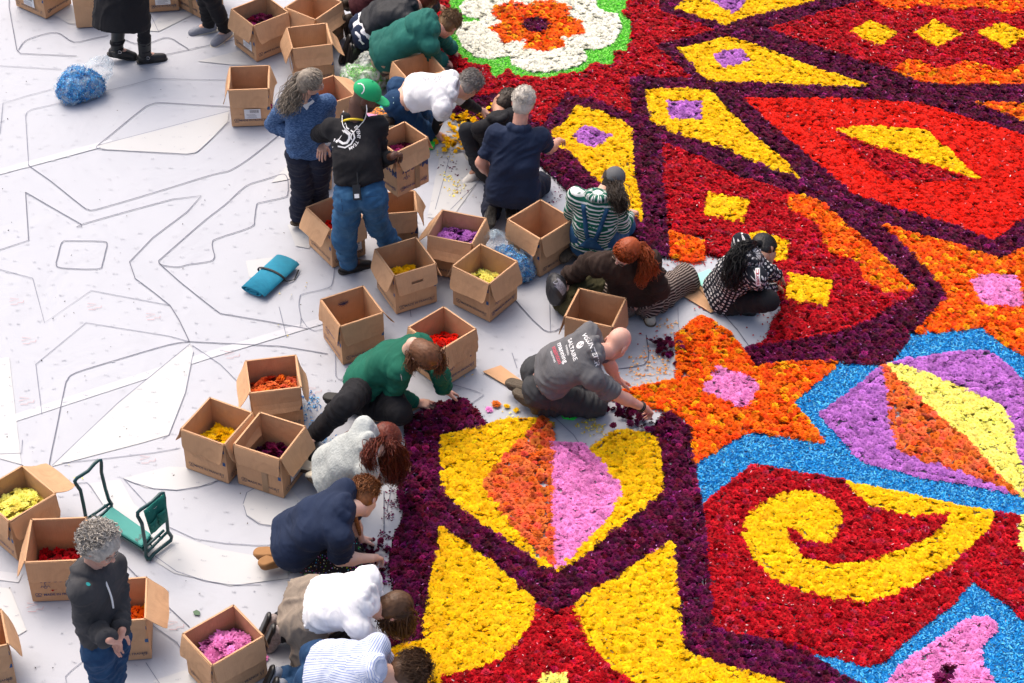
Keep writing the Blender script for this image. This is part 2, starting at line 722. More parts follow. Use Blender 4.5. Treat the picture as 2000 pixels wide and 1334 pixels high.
def limb_coords(v, prims, sa, sn):
    """pattern coordinates along and around the limb each vertex belongs to"""
    best = np.full(len(v), 9.0); ax = np.zeros(len(v)); an = np.zeros(len(v))
    for q in prims:
        d = q.dist(v)
        m = d < best
        ref = np.array([0, 0, 1.0]) if abs(q.u[2]) < .8 else np.array([0, 1.0, 0])
        e1 = nz(np.cross(q.u, ref)); e2 = np.cross(q.u, e1)
        o = q.a if isinstance(q, Cone) else q.c
        r = max(getattr(q, 'ra', .1), getattr(q, 'rb', .1))
        an_ = np.arctan2((v - o) @ e2, (v - o) @ e1) * r
        best[m] = d[m]; ax[m] = q.axial(v)[m]; an[m] = an_[m]
    return ax * sa, an * sn

# ------------------------------------------------------------------ people
DEBUG = []


def solve(px, py, z, par, L, zmin=.045, slack=(.9, 1.08)):
    """the point on the sight line of (px, py) near height z that keeps bone length L from par"""
    c = G(px, py, z)
    d = np.linalg.norm(c - par)
    if slack[0] * L <= d <= slack[1] * L:
        return c
    u = nz(ray(px, py))
    w = CAM - par
    b = w @ u
    disc = b * b - (w @ w - L * L)
    if disc <= 0:
        q = CAM - u * b
        q = par + nz(q - par) * L
        DEBUG.append(('far', px, py, round(float(np.linalg.norm(CAM - u * b - par) / L), 2)))
    else:
        s = math.sqrt(disc)
        q1, q2 = CAM + u * (-b - s), CAM + u * (-b + s)
        q = q1 if abs(q1[2] - z) < abs(q2[2] - z) else q2
        if abs(q[2] - z) > .12:
            DEBUG.append(('z', px, py, round(z, 2), round(float(q[2]), 2)))
    if q[2] < zmin:
        q = q.copy(); q[2] = zmin
        dd = q - par
        hz = np.linalg.norm(dd[:2])
        want = math.sqrt(max(L * L - dd[2] ** 2, .0025))
        q[:2] = par[:2] + dd[:2] / max(hz, 1e-6) * want
    return q


def frame(y, zhint):
    """columns x (right), y (forward), z (up) with y kept"""
    y = nz(y)
    x = nz(np.cross(y, zhint))
    z = np.cross(x, y)
    return np.stack([x, y, z], 1)


def hand_geo(wr, fdir, up, side, curl=.5, spread=.06, s=1.0):
    """five-fingered hand: wrist point, finger direction, back-of-hand direction, side +1 right / -1 left"""
    R = frame(fdir, up)
    pr = []
    th = -side            # thumb side in local x: right hand palm down has its thumb on the left
    pr.append(Cone((0, -.02, 0), (0, .03, 0), .024, .026))
    ks = [(-.030, .084), (-.010, .090), (.010, .086), (.029, .076)]
    if th > 0: ks = [(-a, b) for a, b in ks]
    for (kx, ky) in ks:
        pr.append(Cone((kx * .55, .02, 0), (kx, ky, 0), .015, .0125))
    ln = [(.040, .025, .020), (.045, .028, .021), (.041, .026, .020), (.032, .020, .018)]
    for i, ((kx, ky), l) in enumerate(zip(ks, ln)):
        p = np.array([kx, ky, 0.0]); a = curl * (.5 + .1 * i)
        sx = kx * spread / .03
        rr = .0094
        for j, q in enumerate(l):
            dr = nz(np.array([sx, math.cos(a), -math.sin(a)]))
            e = p + dr * q
            c = Cone(p, e, rr, rr * .9); c.k = .004
            pr.append(c)
            p = e; rr *= .92; a += curl * .75
    p = np.array([th * .022, .022, -.006]); a = .75
    for j, (q, rr) in enumerate(((.040, .0145), (.032, .011), (.025, .0095))):
        dr = nz(np.array([th * math.sin(a), math.cos(a), -.25 - .35 * curl]))
        e = p + dr * q
        c = Cone(p, e, rr, rr * .9); c.k = .006
        pr.append(c)
        p = e; a -= .28
    v, f = sdf_mesh(pr, .0052, .008)
    v = relax(v, f, 1, .35)
    return wr + (v * s) @ R.T, f


def head_geo(c, R, s=1.0, beard=0.0):
    """head with face; returns verts, quads, tone, dark"""
    pr = [Ell((0, -.012, .032), (.077, .096, .092)), Ell((0, .022, -.030), (.062, .073, .092)),
          Ell((0, .055, -.092), (.030, .030, .024)), Ell((0, .070, .018), (.052, .026, .016)),
          Cone((0, .090, .012), (0, .112, -.026), .010, .015), Ell((.017, .094, -.034), (.010, .012, .009)), Ell((-.017, .094, -.034), (.010, .012, .009)),
          Ell((.036, .062, -.028), (.024, .026, .026)), Ell((-.036, .062, -.028), (.024, .026, .026)),
          Ell((0, .083, -.062), (.024, .014, .008)), Ell((0, .082, -.073), (.021, .013, .008)),
          Cone((0, -.030, -.04), (0, -.042, -.088), .056, .055)]
    for i in (4, 5, 6, 9, 10): pr[i].k = .008
    for sx in (-1, 1):
        e = Ell((sx * .080, -.014, -.012), (.010, .022, .034)); e.k = .006
        pr.append(e)
    sub = [Ell((sx * .031, .096, -.004), (.014, .012, .009)) for sx in (-1, 1)]
    v, f = sdf_mesh(pr, .0068, .022, sub)
    v = relax(v, f, 1, .4)
    tone = np.zeros(len(v)); dark = np.zeros(len(v))
    for q, a in ((((0, .095, -.067), (.024, .02, .011)), .9), (((0, .11, -.028), (.022, .02, .02)), .55), (((.045, .07, -.035), (.025, .03, .022)), .45), (((-.045, .07, -.035), (.025, .03, .022)), .45),
                 (((.085, -.014, -.012), (.02, .026, .038)), .6), (((-.085, -.014, -.012), (.02, .026, .038)), .6)):
        d = np.linalg.norm((v - np.array(q[0])) / np.array(q[1]), axis=1)
        tone = np.maximum(tone, a * np.clip(1.5 - d, 0, 1))
    for sx in (-1, 1):
        d = np.linalg.norm((v - np.array([sx * .031, .088, -.004])) / np.array([.013, .02, .0075]), axis=1)
        dark = np.maximum(dark, np.clip(1.6 - d, 0, 1))
        d = np.linalg.norm((v - np.array([sx * .033, .092, .021])) / np.array([.022, .02, .006]), axis=1)
        dark = np.maximum(dark, .6 * np.clip(1.5 - d, 0, 1))
    if beard:
        m = (v[:, 2] < -.045) & (v[:, 1] > -.01) & (v[:, 2] > -.125)
        dark = np.maximum(dark, beard * m)
    return c + (v * s) @ R.T, f, tone, dark


def join_geo(parts):
    v, f, n = [], [], 0
    for a, b in parts:
        v.append(a); f.append(b + n); n += len(a)
    return np.concatenate(v), np.concatenate(f)


def tubes(paths, r0, r1, n=3, tones=None):
    """many tapered strands as one array mesh"""
    V, F, T = [], [], []
    off = 0
    for pi, p in enumerate(paths):
        p = np.asarray(p)
        m = len(p)
        d = np.gradient(p, axis=0)
        d /= np.maximum(np.linalg.norm(d, axis=1), 1e-9)[:, None]
        ref = np.array([.31, .52, .79])
        a = np.cross(d, ref); a /= np.maximum(np.linalg.norm(a, axis=1), 1e-9)[:, None]
        b = np.cross(a, d)
        rr = np.linspace(r0[pi] if hasattr(r0, '__len__') else r0, r1, m)[:, None]
        ring = [p + rr * (a * math.cos(t) + b * math.sin(t)) for t in np.arange(n) * 2 * math.pi / n]
        V.append(np.stack(ring, 1).reshape(-1, 3))
        i, j = np.meshgrid(np.arange(m - 1), np.arange(n), indexing='ij')
        q = np.stack([i * n + j, i * n + (j + 1) % n, (i + 1) * n + (j + 1) % n, (i + 1) * n + j], -1).reshape(-1, 4)
        F.append(q + off); off += m * n
        T.append(np.full(m * n, rng.random() if tones is None else tones[pi]))
    return np.concatenate(V), np.concatenate(F), np.concatenate(T)


def strand_hair(hc, HR, guide, spread, n=150, back=-.25, r=.0075, s=1.0, front=.35, seed=1, top=2.0):
    """long hair: strands leave the scalp, gather towards the guide line and follow it"""
    rg = np.random.default_rng(seed)
    g = np.array(smooth_path(guide, 6))
    R = .101 * s
    gd = nz(g[0] - hc)
    paths = []
    for _ in range(n):
        while True:
            d = rg.normal(size=3)
            d = nz(d)
            if d[2] > -.35 and d[1] < front + .5 * d[2] and d[2] < top: break
        dw = HR @ d
        off = rg.normal(size=3)
        sp = np.interp(np.linspace(0, 1, len(g)), np.linspace(0, 1, len(spread)), spread)
        wob = rg.normal(size=3) * .012
        end = len(g) - rg.integers(0, max(1, len(g) // 4))
        pts = []
        for u in np.linspace(0, 1, 4):
            q = nz(dw * (1 - u) + gd * u)
            pts.append(hc + HR @ ((HR.T @ q) * np.array([.080, .098, .095]) * s) + HR[:, 2] * .030 * s + q * .017)
        for i in range(1, end):
            pts.append(g[i] + off * sp[i] * .6 + wob * math.sin(i * .9))
        pts = np.array(pts)
        k = np.array([.25, .5, .25])
        sm = pts.copy()
        sm[1:-1] = k[0] * pts[:-2] + k[1] * pts[1:-1] + k[2] * pts[2:]
        paths.append(sm)
    return tubes(paths, r, r * .35)


def scalp(hc, HR, s=1.0, grow=.010, face=.055, low=-.06, rough=.006, seed=0):
    """close-lying hair: a shell over cranium and nape, cut back from the face and ears"""
    pr = [Ell((0, -.016, .034), (.077 + grow, .096 + grow, .092 + grow)), Ell((0, -.055, -.035), (.060 + grow, .045 + grow, .062))]
    sub = [Ell((0, .110, -.035), (.078, .070, .086 + face * .2)), Ell((0, .03, -.12), (.12, .13, .075)), Ell((.09, .015, -.03), (.03, .034, .045)), Ell((-.09, .015, -.03), (.03, .034, .045))]
    v, f = sdf_mesh(pr, .0075, .03, sub)
    nn = vert_normals(v, f)
    r = 1 - np.abs(2 * vnoise(v * np.array([2.6, .45, 1.0]), 62, seed) - 1)
    v = v + nn * (r * rough)[:, None]
    tone = vnoise(v * np.array([1.5, .5, 1.0]), 60, seed + 2)
    return hc + (v * s) @ HR.T, f, tone


def hair_tufts(hc, HR, s, n, ln, r, seed, curl=0.0, lift=.35, region=-.15, front=.45):
    """short locks lying over the scalp, or curls"""
    rg = np.random.default_rng(seed)
    paths = []
    for _ in range(n):
        while True:
            d = nz(rg.normal(size=3))
            if d[2] > region and d[1] < front + .55 * d[2]: break
        base = np.array([0, -.016, .034]) + d * np.array([.080, .099, .096])
        t = np.array([.25 * rg.normal(), -.75 + .3 * rg.normal(), -.55 + .25 * rg.normal()]); t = nz(t - d * (t @ d))
        L = ln * (.6 + .8 * rg.random())
        pts = []
        ph = rg.random() * 6
        sd = np.cross(d, t)
        for u in np.linspace(0, 1, 9 if curl else 5):
            q = base + d * (lift * L * math.sin(u * 2.2)) + t * L * u * (1 - .25 * u)
            if curl:
                q = base + d * (L * .9 * u) + curl * ((math.cos(ph + u * 11) - math.cos(ph)) * t + (math.sin(ph + u * 11) - math.sin(ph)) * sd)
            pts.append(hc + (HR @ q) * s)
        paths.append(pts)
    return tubes(paths, r, r * (.75 if curl else .4))


def put_on(target, px, py, tdir, items, name, mat, parent, off=.0025, n=None):
    """lay flat lettering on a garment: find where the sight line meets it, spread the 2-D shapes there and press them on"""
    bvh = target if isinstance(target, BVHTree) else BVHTree.FromPolygons([tuple(v) for v in target[0]], [tuple(f) for f in target[1].tolist()])
    h, nn, _, _ = bvh.ray_cast(Vector(CAM), Vector(nz(ray(px, py))))
    if h is None:
        DEBUG.append(('noprint', name)); return None
    h = np.array(h)
    nn = np.array(nn) if n is None else nz(n)
    if nn @ (CAM - h) < 0: nn = -nn
    t = np.asarray(tdir, float)
    t = nz(t - nn * (t @ nn)); b = np.cross(nn, t)
    mb = MB()
    for v, f in items:
        vv = []
        for p in v:
            w = h + t * p[0] + b * p[1]
            q, qn, _, _ = bvh.ray_cast(Vector(w + nn * .12), Vector(-nn))
            q = np.array(q) if q is not None else w
            vv.append(q + nn * off)
        mb.add(vv, f)
    return obj(name, mb.mesh(name), mat, parent)


def tx(s, size, x=0.0, y=0.0, rot=0.0, xs=1.0):
    v, f = TXT[s]
    v = v * size * np.array([xs, 1])
    c, sn = math.cos(rot), math.sin(rot)
    v = v @ np.array([[c, sn], [-sn, c]]) + np.array([x, y])
    return v, f


def disc2(cx, cy, r, n=20):
    return [(cx + r * math.cos(t), cy + r * math.sin(t)) for t in np.arange(n) * 2 * math.pi / n], [tuple(range(n))]


def rect2(cx, cy, w, h):
    return [(cx - w / 2, cy - h / 2), (cx + w / 2, cy - h / 2), (cx + w / 2, cy + h / 2), (cx - w / 2, cy + h / 2)], [(0, 1, 2, 3)]


def grid2(cx, cy, w, h, nx=6, ny=6):
    v = [(cx + w * (i / nx - .5), cy + h * (j / ny - .5)) for j in range(ny + 1) for i in range(nx + 1)]
    f = [(j * (nx + 1) + i, j * (nx + 1) + i + 1, (j + 1) * (nx + 1) + i + 1, (j + 1) * (nx + 1) + i) for j in range(ny) for i in range(nx)]
    return v, f


def stroke2(pts, w, closed=False):
    v, f = ribbon(pts, w, 0, closed)
    return [(a[0], a[1]) for a in v], f


def person(key, label, J, size=1.0, girth=1.0, skin_c=(.56, .33, .24), top=None, sleeve='long', hem=.10, bottom=None, leg=1.0,
           shoe=None, sole=None, hair=None, hood=False, bulge=.035, cuff=1.0, legcut=.0, shoe_up=False, curl=(.55, .55), beard=0.0, hips=None, headlift=0.0,
           top_scale=(0, 0), bottom_scale=(0, 0), skirt=None, waist=0.0, fold=.007, handdir=None, seed=0, collar=True, cap=None, neckline=0.0):
    s = size
    girth = girth * .90
    out = {}
    pel = G(*J['pel'])
    ch = solve(*J['ch'], pel, .46 * s, slack=(.86, 1.1))
    up = nz(ch - pel)
    lat = G(*J['sR']) - G(*J['sL'])
    lat = nz(lat - up * (lat @ up) * .85)
    fw = nz(np.cross(up, lat))
    hx = lat if hips is None else nz(G(*hips[1]) - G(*hips[0]))
    hx = nz(hx - up * (hx @ up) * .6)
    prot = fw * .035 * s - up * .02 * s if up[2] < .75 else fw * .01
    SH = {1: ch + lat * .165 * s * (.6 + .4 * girth) + prot, -1: ch - lat * .165 * s * (.6 + .4 * girth) + prot}
    hc = solve(*J['hd'], ch, .25 * s, slack=(.85, 1.12))
    look = nz(G(*J['look']) - hc)
    lu = look @ up
    if lu < -.5 and up[2] > .6:
        side = nz(look - up * lu)
        look = side * .866 - up * .5
    HR = frame(look, hc - (ch + up * .05 * s) + np.array([0, 0, .02]))
    el, wr, kn, an, toe, hp = {}, {}, {}, {}, {}, {}
    for sd, c in ((1, 'R'), (-1, 'L')):
        el[sd] = solve(*J['e' + c], SH[sd], .285 * s)
        wr[sd] = solve(*J['w' + c], el[sd], .25 * s, zmin=.03)
        hp[sd] = pel + sd * hx * .088 * s * girth - up * .03 * s
        kn[sd] = solve(*J['k' + c], hp[sd], .43 * s, zmin=.075)
        an[sd] = solve(*J['a' + c], kn[sd], .415 * s, zmin=.06)
        t = G(*J['t' + c])
        toe[sd] = an[sd] + nz(t - an[sd]) * .165 * s
    mid = .5 * (pel + ch) - fw * bulge
    low = .5 * (pel + mid)
    neck = ch + up * .055 * s - fw * .01
    nbase = hc - HR[:, 2] * .075 * s - HR[:, 1] * .035 * s
    root = empty('person', (0, 0, 0), label=label, cat='person')
    root['pose'] = key
    sk = skin('skin_%02d%02d%02d' % tuple(int(x * 99) for x in skin_c), skin_c)

    def torso(g, ext, cut):
        q = []
        base = pel - up * ext
        Lm = np.linalg.norm(mid - pel)
        for d in (-1, 0, 1):
            w = 1.0 if d else .95
            if ext > 0:
                q.append(Cone(base + d * hx * .078 * s * g, pel + d * hx * .078 * s * g, .098 * s * g * w, .100 * s * g * w, cuta=cut, ax0=-ext))
                q.append(Cone(pel + d * hx * .078 * s * g, mid + d * hx * .066 * s * g, .100 * s * g * w, .092 * s * g * w, ax0=0))
            else:
                b2 = pel + (mid - pel) * min(.9, -ext / Lm)
                q.append(Cone(b2 + d * hx * .075 * s * g, mid + d * hx * .066 * s * g, .100 * s * g * w, .092 * s * g * w, cuta=cut, ax0=-ext))
            q.append(Cone(mid + d * hx * .066 * s * g, ch - up * .07 * s + d * lat * .085 * s * g, .092 * s * g * w, .095 * s * g * w, ax0=.24 * s))
        q.append(Cone(ch - up * .06 * s, ch + up * .01 * s, .10 * s * g, .085 * s * g, ax0=.40 * s))
        for sd in (-1, 1):
            q.append(Cone(ch - up * .025 * s + sd * lat * .05 * s, SH[sd], .070 * s * g, .060 * s * (.5 + .5 * g), ax0=.45 * s))
            q[-1].axial = q[2].axial
        for c_ in q: c_.torso = True
        return q
    # --- the body: head, neck, arms, legs and hands as one figure
    bp = [Cone(neck - up * .06 * s, nbase, .060 * s, .055 * s)]
    for q in torso(girth * (.9 if hem < -.04 else .8), .02, False): bp.append(q)
    for sd in (-1, 1):
        thin = .8 if (sleeve == 'long' or (not isinstance(sleeve, str) and sleeve > 1.2)) else 1.0
        bp += [Cone(SH[sd], el[sd], .047 * s * thin, .041 * s * girth * thin), Cone(el[sd], el[sd] + (wr[sd] - el[sd]) * .35, .042 * s * girth * thin, .042 * s * girth * thin),
               Cone(el[sd] + (wr[sd] - el[sd]) * .3, wr[sd], .041 * s * girth * thin, .028 * s)]
        bp += [Cone(kn[sd], an[sd], .050 * s, .036 * s), Cone(hp[sd], kn[sd], .075 * s * girth, .05 * s), Cone(an[sd], an[sd] + (toe[sd] - an[sd]) * .4, .034 * s, .03 * s)]
    bv, bf = sdf_mesh(bp, .0150, .03)
    bv = relax(bv, bf, 1, .4)
    hs = s * .93
    hv, hf, tone, dark = head_geo(hc, HR, hs, beard)
    geo = [(bv, bf), (hv, hf)]
    for sd in (-1, 1):
        fd = wr[sd] - el[sd]
        ckey = 'h' + ('R' if sd > 0 else 'L')
        if ckey in J: fd = G(*J[ckey]) - wr[sd]
        hu = np.array([0, 0, 1.0]) - .25 * nz(ray(1000, 667))
        if abs(nz(fd)[2]) > .9: hu = -fw
        geo.append(hand_geo(wr[sd] + nz(fd) * .012, fd, hu, sd, curl[0 if sd > 0 else 1], s=s))
    v, f = join_geo(geo)
    me = new_mesh('body', v, f, True)
    tn = np.concatenate([np.full(len(bv), .12), tone, np.full(len(geo[2][0]), .35), np.full(len(geo[3][0]), .35)])
    dk = np.concatenate([np.zeros(len(bv)), dark, np.zeros(len(v) - len(bv) - len(hv))])
    set_attr(me, 'tone', tn); set_attr(me, 'dark', dk)
    out['body'] = obj('body', me, sk, root)
    # --- top
    tp = torso(girth, hem, True)
    for q in tp:
        if q.cuta:
            q.ra *= 1.13; q.rb *= 1.10
        elif np.allclose(q.ax0, 0):
            q.ra *= 1.10; q.rb *= 1.03
    if hem > -.02:
        for sd in (-1, 1):
            tp.append(Cone(pel + sd * hx * .06 * s - fw * .035 * s - up * min(hem, .06), pel + sd * hx * .06 * s - fw * .03 * s + up * .05 * s, .100 * s * girth, .09 * s * girth, cuta=True))
    if collar:
        nr = .070 * s
        ring = [neck + up * (.012 * s - neckline) + nr * (math.cos(t) * lat + math.sin(t) * fw * .85) + fw * .012 + up * (-.022 if math.sin(t) > .2 else 0.01) for t in np.arange(10) * .2 * math.pi]
        for i in range(10):
            c = Cone(ring[i], ring[(i + 1) % 10], .017, .017); c.k = .02
            tp.append(c)
    if hood:
        for t in np.linspace(-1.25, 1.25, 9):
            p = neck - fw * (.085 * math.cos(t)) * s + lat * .095 * math.sin(t) * s - up * (.03 + .025 * math.cos(t)) * s
            p2 = p - up * .07 * math.cos(t) * s - fw * .02
            tp.append(Cone(p + up * .03, p2, .034 * s, .042 * s))
    sl = {'long': 2.0, 'short': .62, 'three': 1.55, 'none': .12}[sleeve] if isinstance(sleeve, str) else sleeve
    for sd in (-1, 1):
        u1 = min(1.0, sl)
        e = SH[sd] + (el[sd] - SH[sd]) * u1
        ga = .45 + .55 * girth
        tp.append(Cone(SH[sd], e, .056 * s * ga, .051 * s * ga * cuff * (1.06 if sl < 1 else 1), cutb=sl < 1))
        tp[-1].k = .05
        if sl > 1:
            w = el[sd] + (wr[sd] - el[sd]) * min(.97, sl - 1)
            tp.append(Cone(el[sd], w, .051 * s * ga * cuff, .040 * s * cuff, cutb=True, ax0=.285 * s))
            tp[-1].k = .014
    v, f = sdf_mesh(tp, .0110, .045)
    v = relax(v, f, 2, .5)
    v = relax(folds(v, f, tp, fold * 2.5, seed), f, 1, .3)
    me = new_mesh('top', v, f, True)
    if top_scale[0]:
        a, b = limb_coords(v, tp, *top_scale)
        set_attr(me, 'ax', a); set_attr(me, 'an', b)
    out['top'] = obj('top', me, top, root)
    out['top_geo'] = (v, f)
    # --- trousers
    lp = []
    for sd in (-1, 1):
        lp.append(Cone(pel + sd * hx * .066 * s * girth + up * (.045 + waist) * s, hp[sd], .090 * s * girth, .096 * s * girth, cuta=True))
        lp.append(Cone(hp[sd], kn[sd], .092 * s * girth * (.6 + .4 * leg), .064 * s * leg, ax0=0))
        e = kn[sd] + (an[sd] - kn[sd]) * (.97 - legcut)
        lp.append(Cone(kn[sd], e, .064 * s * leg, .049 * s * leg, cutb=True, ax0=.43 * s))
        lp.append(Ell(pel + sd * hx * .06 * s - fw * .035 * s - up * .03 * s, np.array([.074, .074, .082]) * s * girth))
    if skirt:
        c = .5 * (kn[1] + kn[-1])
        lp.append(Cone(pel + (c - pel) * .25, pel + (c - pel) * skirt[0], .11 * s * girth, skirt[1], cutb=True))
    v, f = sdf_mesh(lp, .0118, .03)
    v = relax(v, f, 2, .5)
    v = relax(folds(v, f, lp, fold * 2.3, seed + 40), f, 1, .3)
    v[:, 2] = np.maximum(v[:, 2], .006)
    me = new_mesh('trousers', v, f, True)
    if bottom_scale[0]:
        a, b = limb_coords(v, [q for q in lp if isinstance(q, Cone)], *bottom_scale)
        set_attr(me, 'ax', a); set_attr(me, 'an', b)
    out['trousers'] = obj('trousers', me, bottom, root)
    out['trousers_geo'] = (v, f)
    # --- shoes
    for sd in (-1, 1):
        fd = nz(toe[sd] - an[sd])
        shn = nz(an[sd] - kn[sd])
        dn = shn - fd * (shn @ fd)
        if np.linalg.norm(dn) < .45 or shoe_up:
            dn = np.array([0, 0, 1.0]) if (shoe_up or fd[2] < .3) else -fw
            if 'sole' in J: dn = np.array(J['sole'], float)
        elif an[sd][2] < .16 and abs(fd[2]) < .5:
            dn = np.array([0, 0, -1.0])
        R = frame(fd, -dn)
        z0 = -.052
        pr = [Cone((0, -.035, -.018), (0, .05, -.022), .037, .037), Cone((0, .05, -.024), (0, .16, -.034), .038, .033), Cone((0, .0, .045), (0, 0, -.02), .043, .040, cuta=True), Cone((.01 * sd, .09, -.02), (0, .15, -.034), .036, .036)]
        v, f = sdf_mesh(pr, .0085, .025, clipz=z0)
        v = relax(v, f, 1, .4)
        w = an[sd] + (v * s) @ R.T
        so = obj('shoe', new_mesh('shoe', w, f, True), shoe, root)
        pr = [Cone((0, -.042, z0), (0, .05, z0), .038, .036), Cone((0, .05, z0), (0, .16, z0), .037, .039), Cone((0, .11, z0), (0, .16, z0), .041, .037)]
        v, f = sdf_mesh(pr, .0085, .02)
        v[:, 2] = z0 + np.clip((v[:, 2] - z0) * .6, -.016, .008)
        w = an[sd] + (v * s) @ R.T
        obj('sole', new_mesh('sole', w, f, True), sole, so)
    # --- hair
    if hair:
        hm = hairmat(*hair['mat'])
        st = hair['style']
        parts, tn = [], []
        if st != 'bald':
            if True:
                v, f, t = scalp(hc, HR, hs, grow=-.004 if cap else hair.get('grow', .010), rough=hair.get('rough', .006), seed=seed)
                parts.append((v, f)); tn.append(t)
        if st in ('short', 'bob'):
            v, f, t = hair_tufts(hc, HR, hs, int(hair.get('n', 260) * 2.4), hair.get('len', .04), .0036, seed + 5, region=hair.get('region', -.12), front=hair.get('front', .4))
            parts.append((v, f)); tn.append(t)
        if st == 'curly':
            v, f, t = hair_tufts(hc, HR, hs, 900, .056, .0034, seed + 5, curl=.013, region=-.55, front=.12)
            parts.append((v, f)); tn.append(t)
        for gi, gd in enumerate(hair.get('guides', [])):
            pts = []
            bt = BVHTree.FromPolygons([tuple(a) for a in out['top_geo'][0]], [tuple(a) for a in out['top_geo'][1].tolist()])
            for q in gd['path']:
                w = G(*q); u = nz(w - CAM)
                hit = bt.ray_cast(Vector(CAM), Vector(u))[0]
                if hit is not None and np.linalg.norm(np.array(hit) - CAM) < np.linalg.norm(w - CAM) + .03:
                    w = np.array(hit) - u * .035
                pts.append(w)
            v, f, t = strand_hair(hc, HR, pts, gd['spread'], int(gd.get('n', 150) * 3.6), r=gd.get('r', .0040), s=hs, top=.12 if cap else 2.0, front=gd.get('front', .3), seed=seed + gi)
            parts.append((v, f)); tn.append(t)
        if 'braid' in hair:
            pts = np.array(smooth_path([G(*q) for q in hair['braid']], 7))
            for ph in (0, 2.1, 4.2):
                pth = []
                for i, q in enumerate(pts):
                    a = i * .95 + ph
                    pth.append(q + .014 * (math.cos(a) * lat + .6 * math.sin(2 * a) * np.array([0, 0, 1.0])))
                v, f, t = tubes([pth], .016, .010, n=7)
                parts.append((v, f)); tn.append(t)
        if parts:
            v, f = join_geo(parts)
            me = new_mesh('hair', v, f, True)
            set_attr(me, 'tone', np.concatenate(tn))
            out['hair'] = obj('hair', me, hm, root)
    if cap:
        pr = [Ell((0, -.014, .040), (.090, .110, .090))]
        v, f = sdf_mesh(pr, .008, .02, sub=[Ell((0, -.125, .004), (.036, .035, .024))], clipz=.012)
        co = obj('cap', new_mesh('cap', hc + (v * hs) @ HR.T, f, True), cap, root)
        out['cap_geo'] = (hc + (v * hs) @ HR.T, f)
        out['cap'] = co
        pr = [Ell((0, .098, .016), (.070, .078, .008)), Ell((0, .13, .011), (.055, .045, .007))]
        v, f = sdf_mesh(pr, .006, .02)
        obj('brim', new_mesh('brim', hc + (v * hs) @ HR.T, f, True), cap, co)
        v, f = sdf_mesh([Ell((0, -.014, .132), (.008, .008, .006))], .004, 0)
        obj('button', new_mesh('button', hc + (v * hs) @ HR.T, f, True), cap, co)
    out.update(hs=hs, root=root, hc=hc, HR=HR, ch=ch, pel=pel, up=up, lat=lat, fw=fw, el=el, wr=wr, kn=kn, an=an, SH=SH, neck=neck, s=s, hx=hx, hp=hp)
    return out


def glasses(p, col=(.02, .02, .025)):
    m = plain('glasses_%d' % int(col[0] * 100), col, .3)
    mb = MB()
    hc, HR, s = p['hc'], p['HR'], p['hs']

    def W(q): return hc + (HR @ np.array(q)) * s
    for sx in (-1, 1):
        ring = [W((sx * .033 + .023 * math.cos(t), .106 - .004 * abs(math.cos(t)), -.006 + .017 * math.sin(t))) for t in np.arange(13) * math.pi / 6]
        mb.tube(ring, .0022, 5, False)
        mb.tube([W((sx * .055, .10, 0)), W((sx * .083, .03, .004)), W((sx * .085, -.02, 0))], .0022, 5)
    mb.tube([W((-.010, .112, 0)), W((.010, .112, 0))], .0022, 5)
    return obj('glasses', mb.mesh('glasses', True), m, p['root'])

# ------------------------------------------------------------------ the setting: paving far around, the printed canvas sheet
def sheet(name, x0, x1, y0, y1, n, zf, mat, **kw):
    xs, ys = np.linspace(x0, x1, n), np.linspace(y0, y1, n)
    X, Y = np.meshgrid(xs, ys, indexing='ij')
    p = np.stack([X.ravel(), Y.ravel(), np.zeros(n * n)], 1)
    p[:, 2] = zf(p)
    i, j = np.meshgrid(np.arange(n - 1), np.arange(n - 1), indexing='ij')
    f = np.stack([i * n + j, (i + 1) * n + j, (i + 1) * n + j + 1, i * n + j + 1], -1).reshape(-1, 4)
    return obj(name, new_mesh(name, p, f, True), mat, **kw)


sheet('paving', -150, 150, -150, 150, 3, lambda p: np.full(len(p), -.012), plain('paving', (.23, .225, .215), .85, var=.25, nscale=2), kind='structure')
canvas = sheet('ground_canvas', -9, 9, -7.5, 10.5, 181, lambda p: .0035 * (vnoise(p * np.array([1, .35, 1]), 1.3, 4) - 1), canvas_mat(), kind='structure')
PRINT_LINE = plain('printed_outline', (.095, .105, .155), .6, var=.15)
PRINT_FAINT = plain('printed_outline_faint', (.15, .165, .23), .6, var=.15)
PRINT_RED = plain('red_marker', (.45, .21, .23), .6)
PRINT_WHITE = plain('unprinted_panel', (.435, .45, .47), .5, var=.03, nscale=3)
PRINT_MARK = plain('printed_numbers', (.335, .355, .41), .6, var=.2)
SEAM = plain('seam_tape', (.43, .45, .50), .4, var=.03, nscale=3)


def flat_poly(name, px, z, mat, parent, **kw):
    pts = [G(x, y, 0) for x, y in px]
    v = [(p[0], p[1], z) for p in pts]
    me = new_mesh(name, v, [tuple(range(len(v)))])
    if me.polygons[0].normal.z < 0:
        me.flip_normals()
    return obj(name, me, mat, parent, **kw)


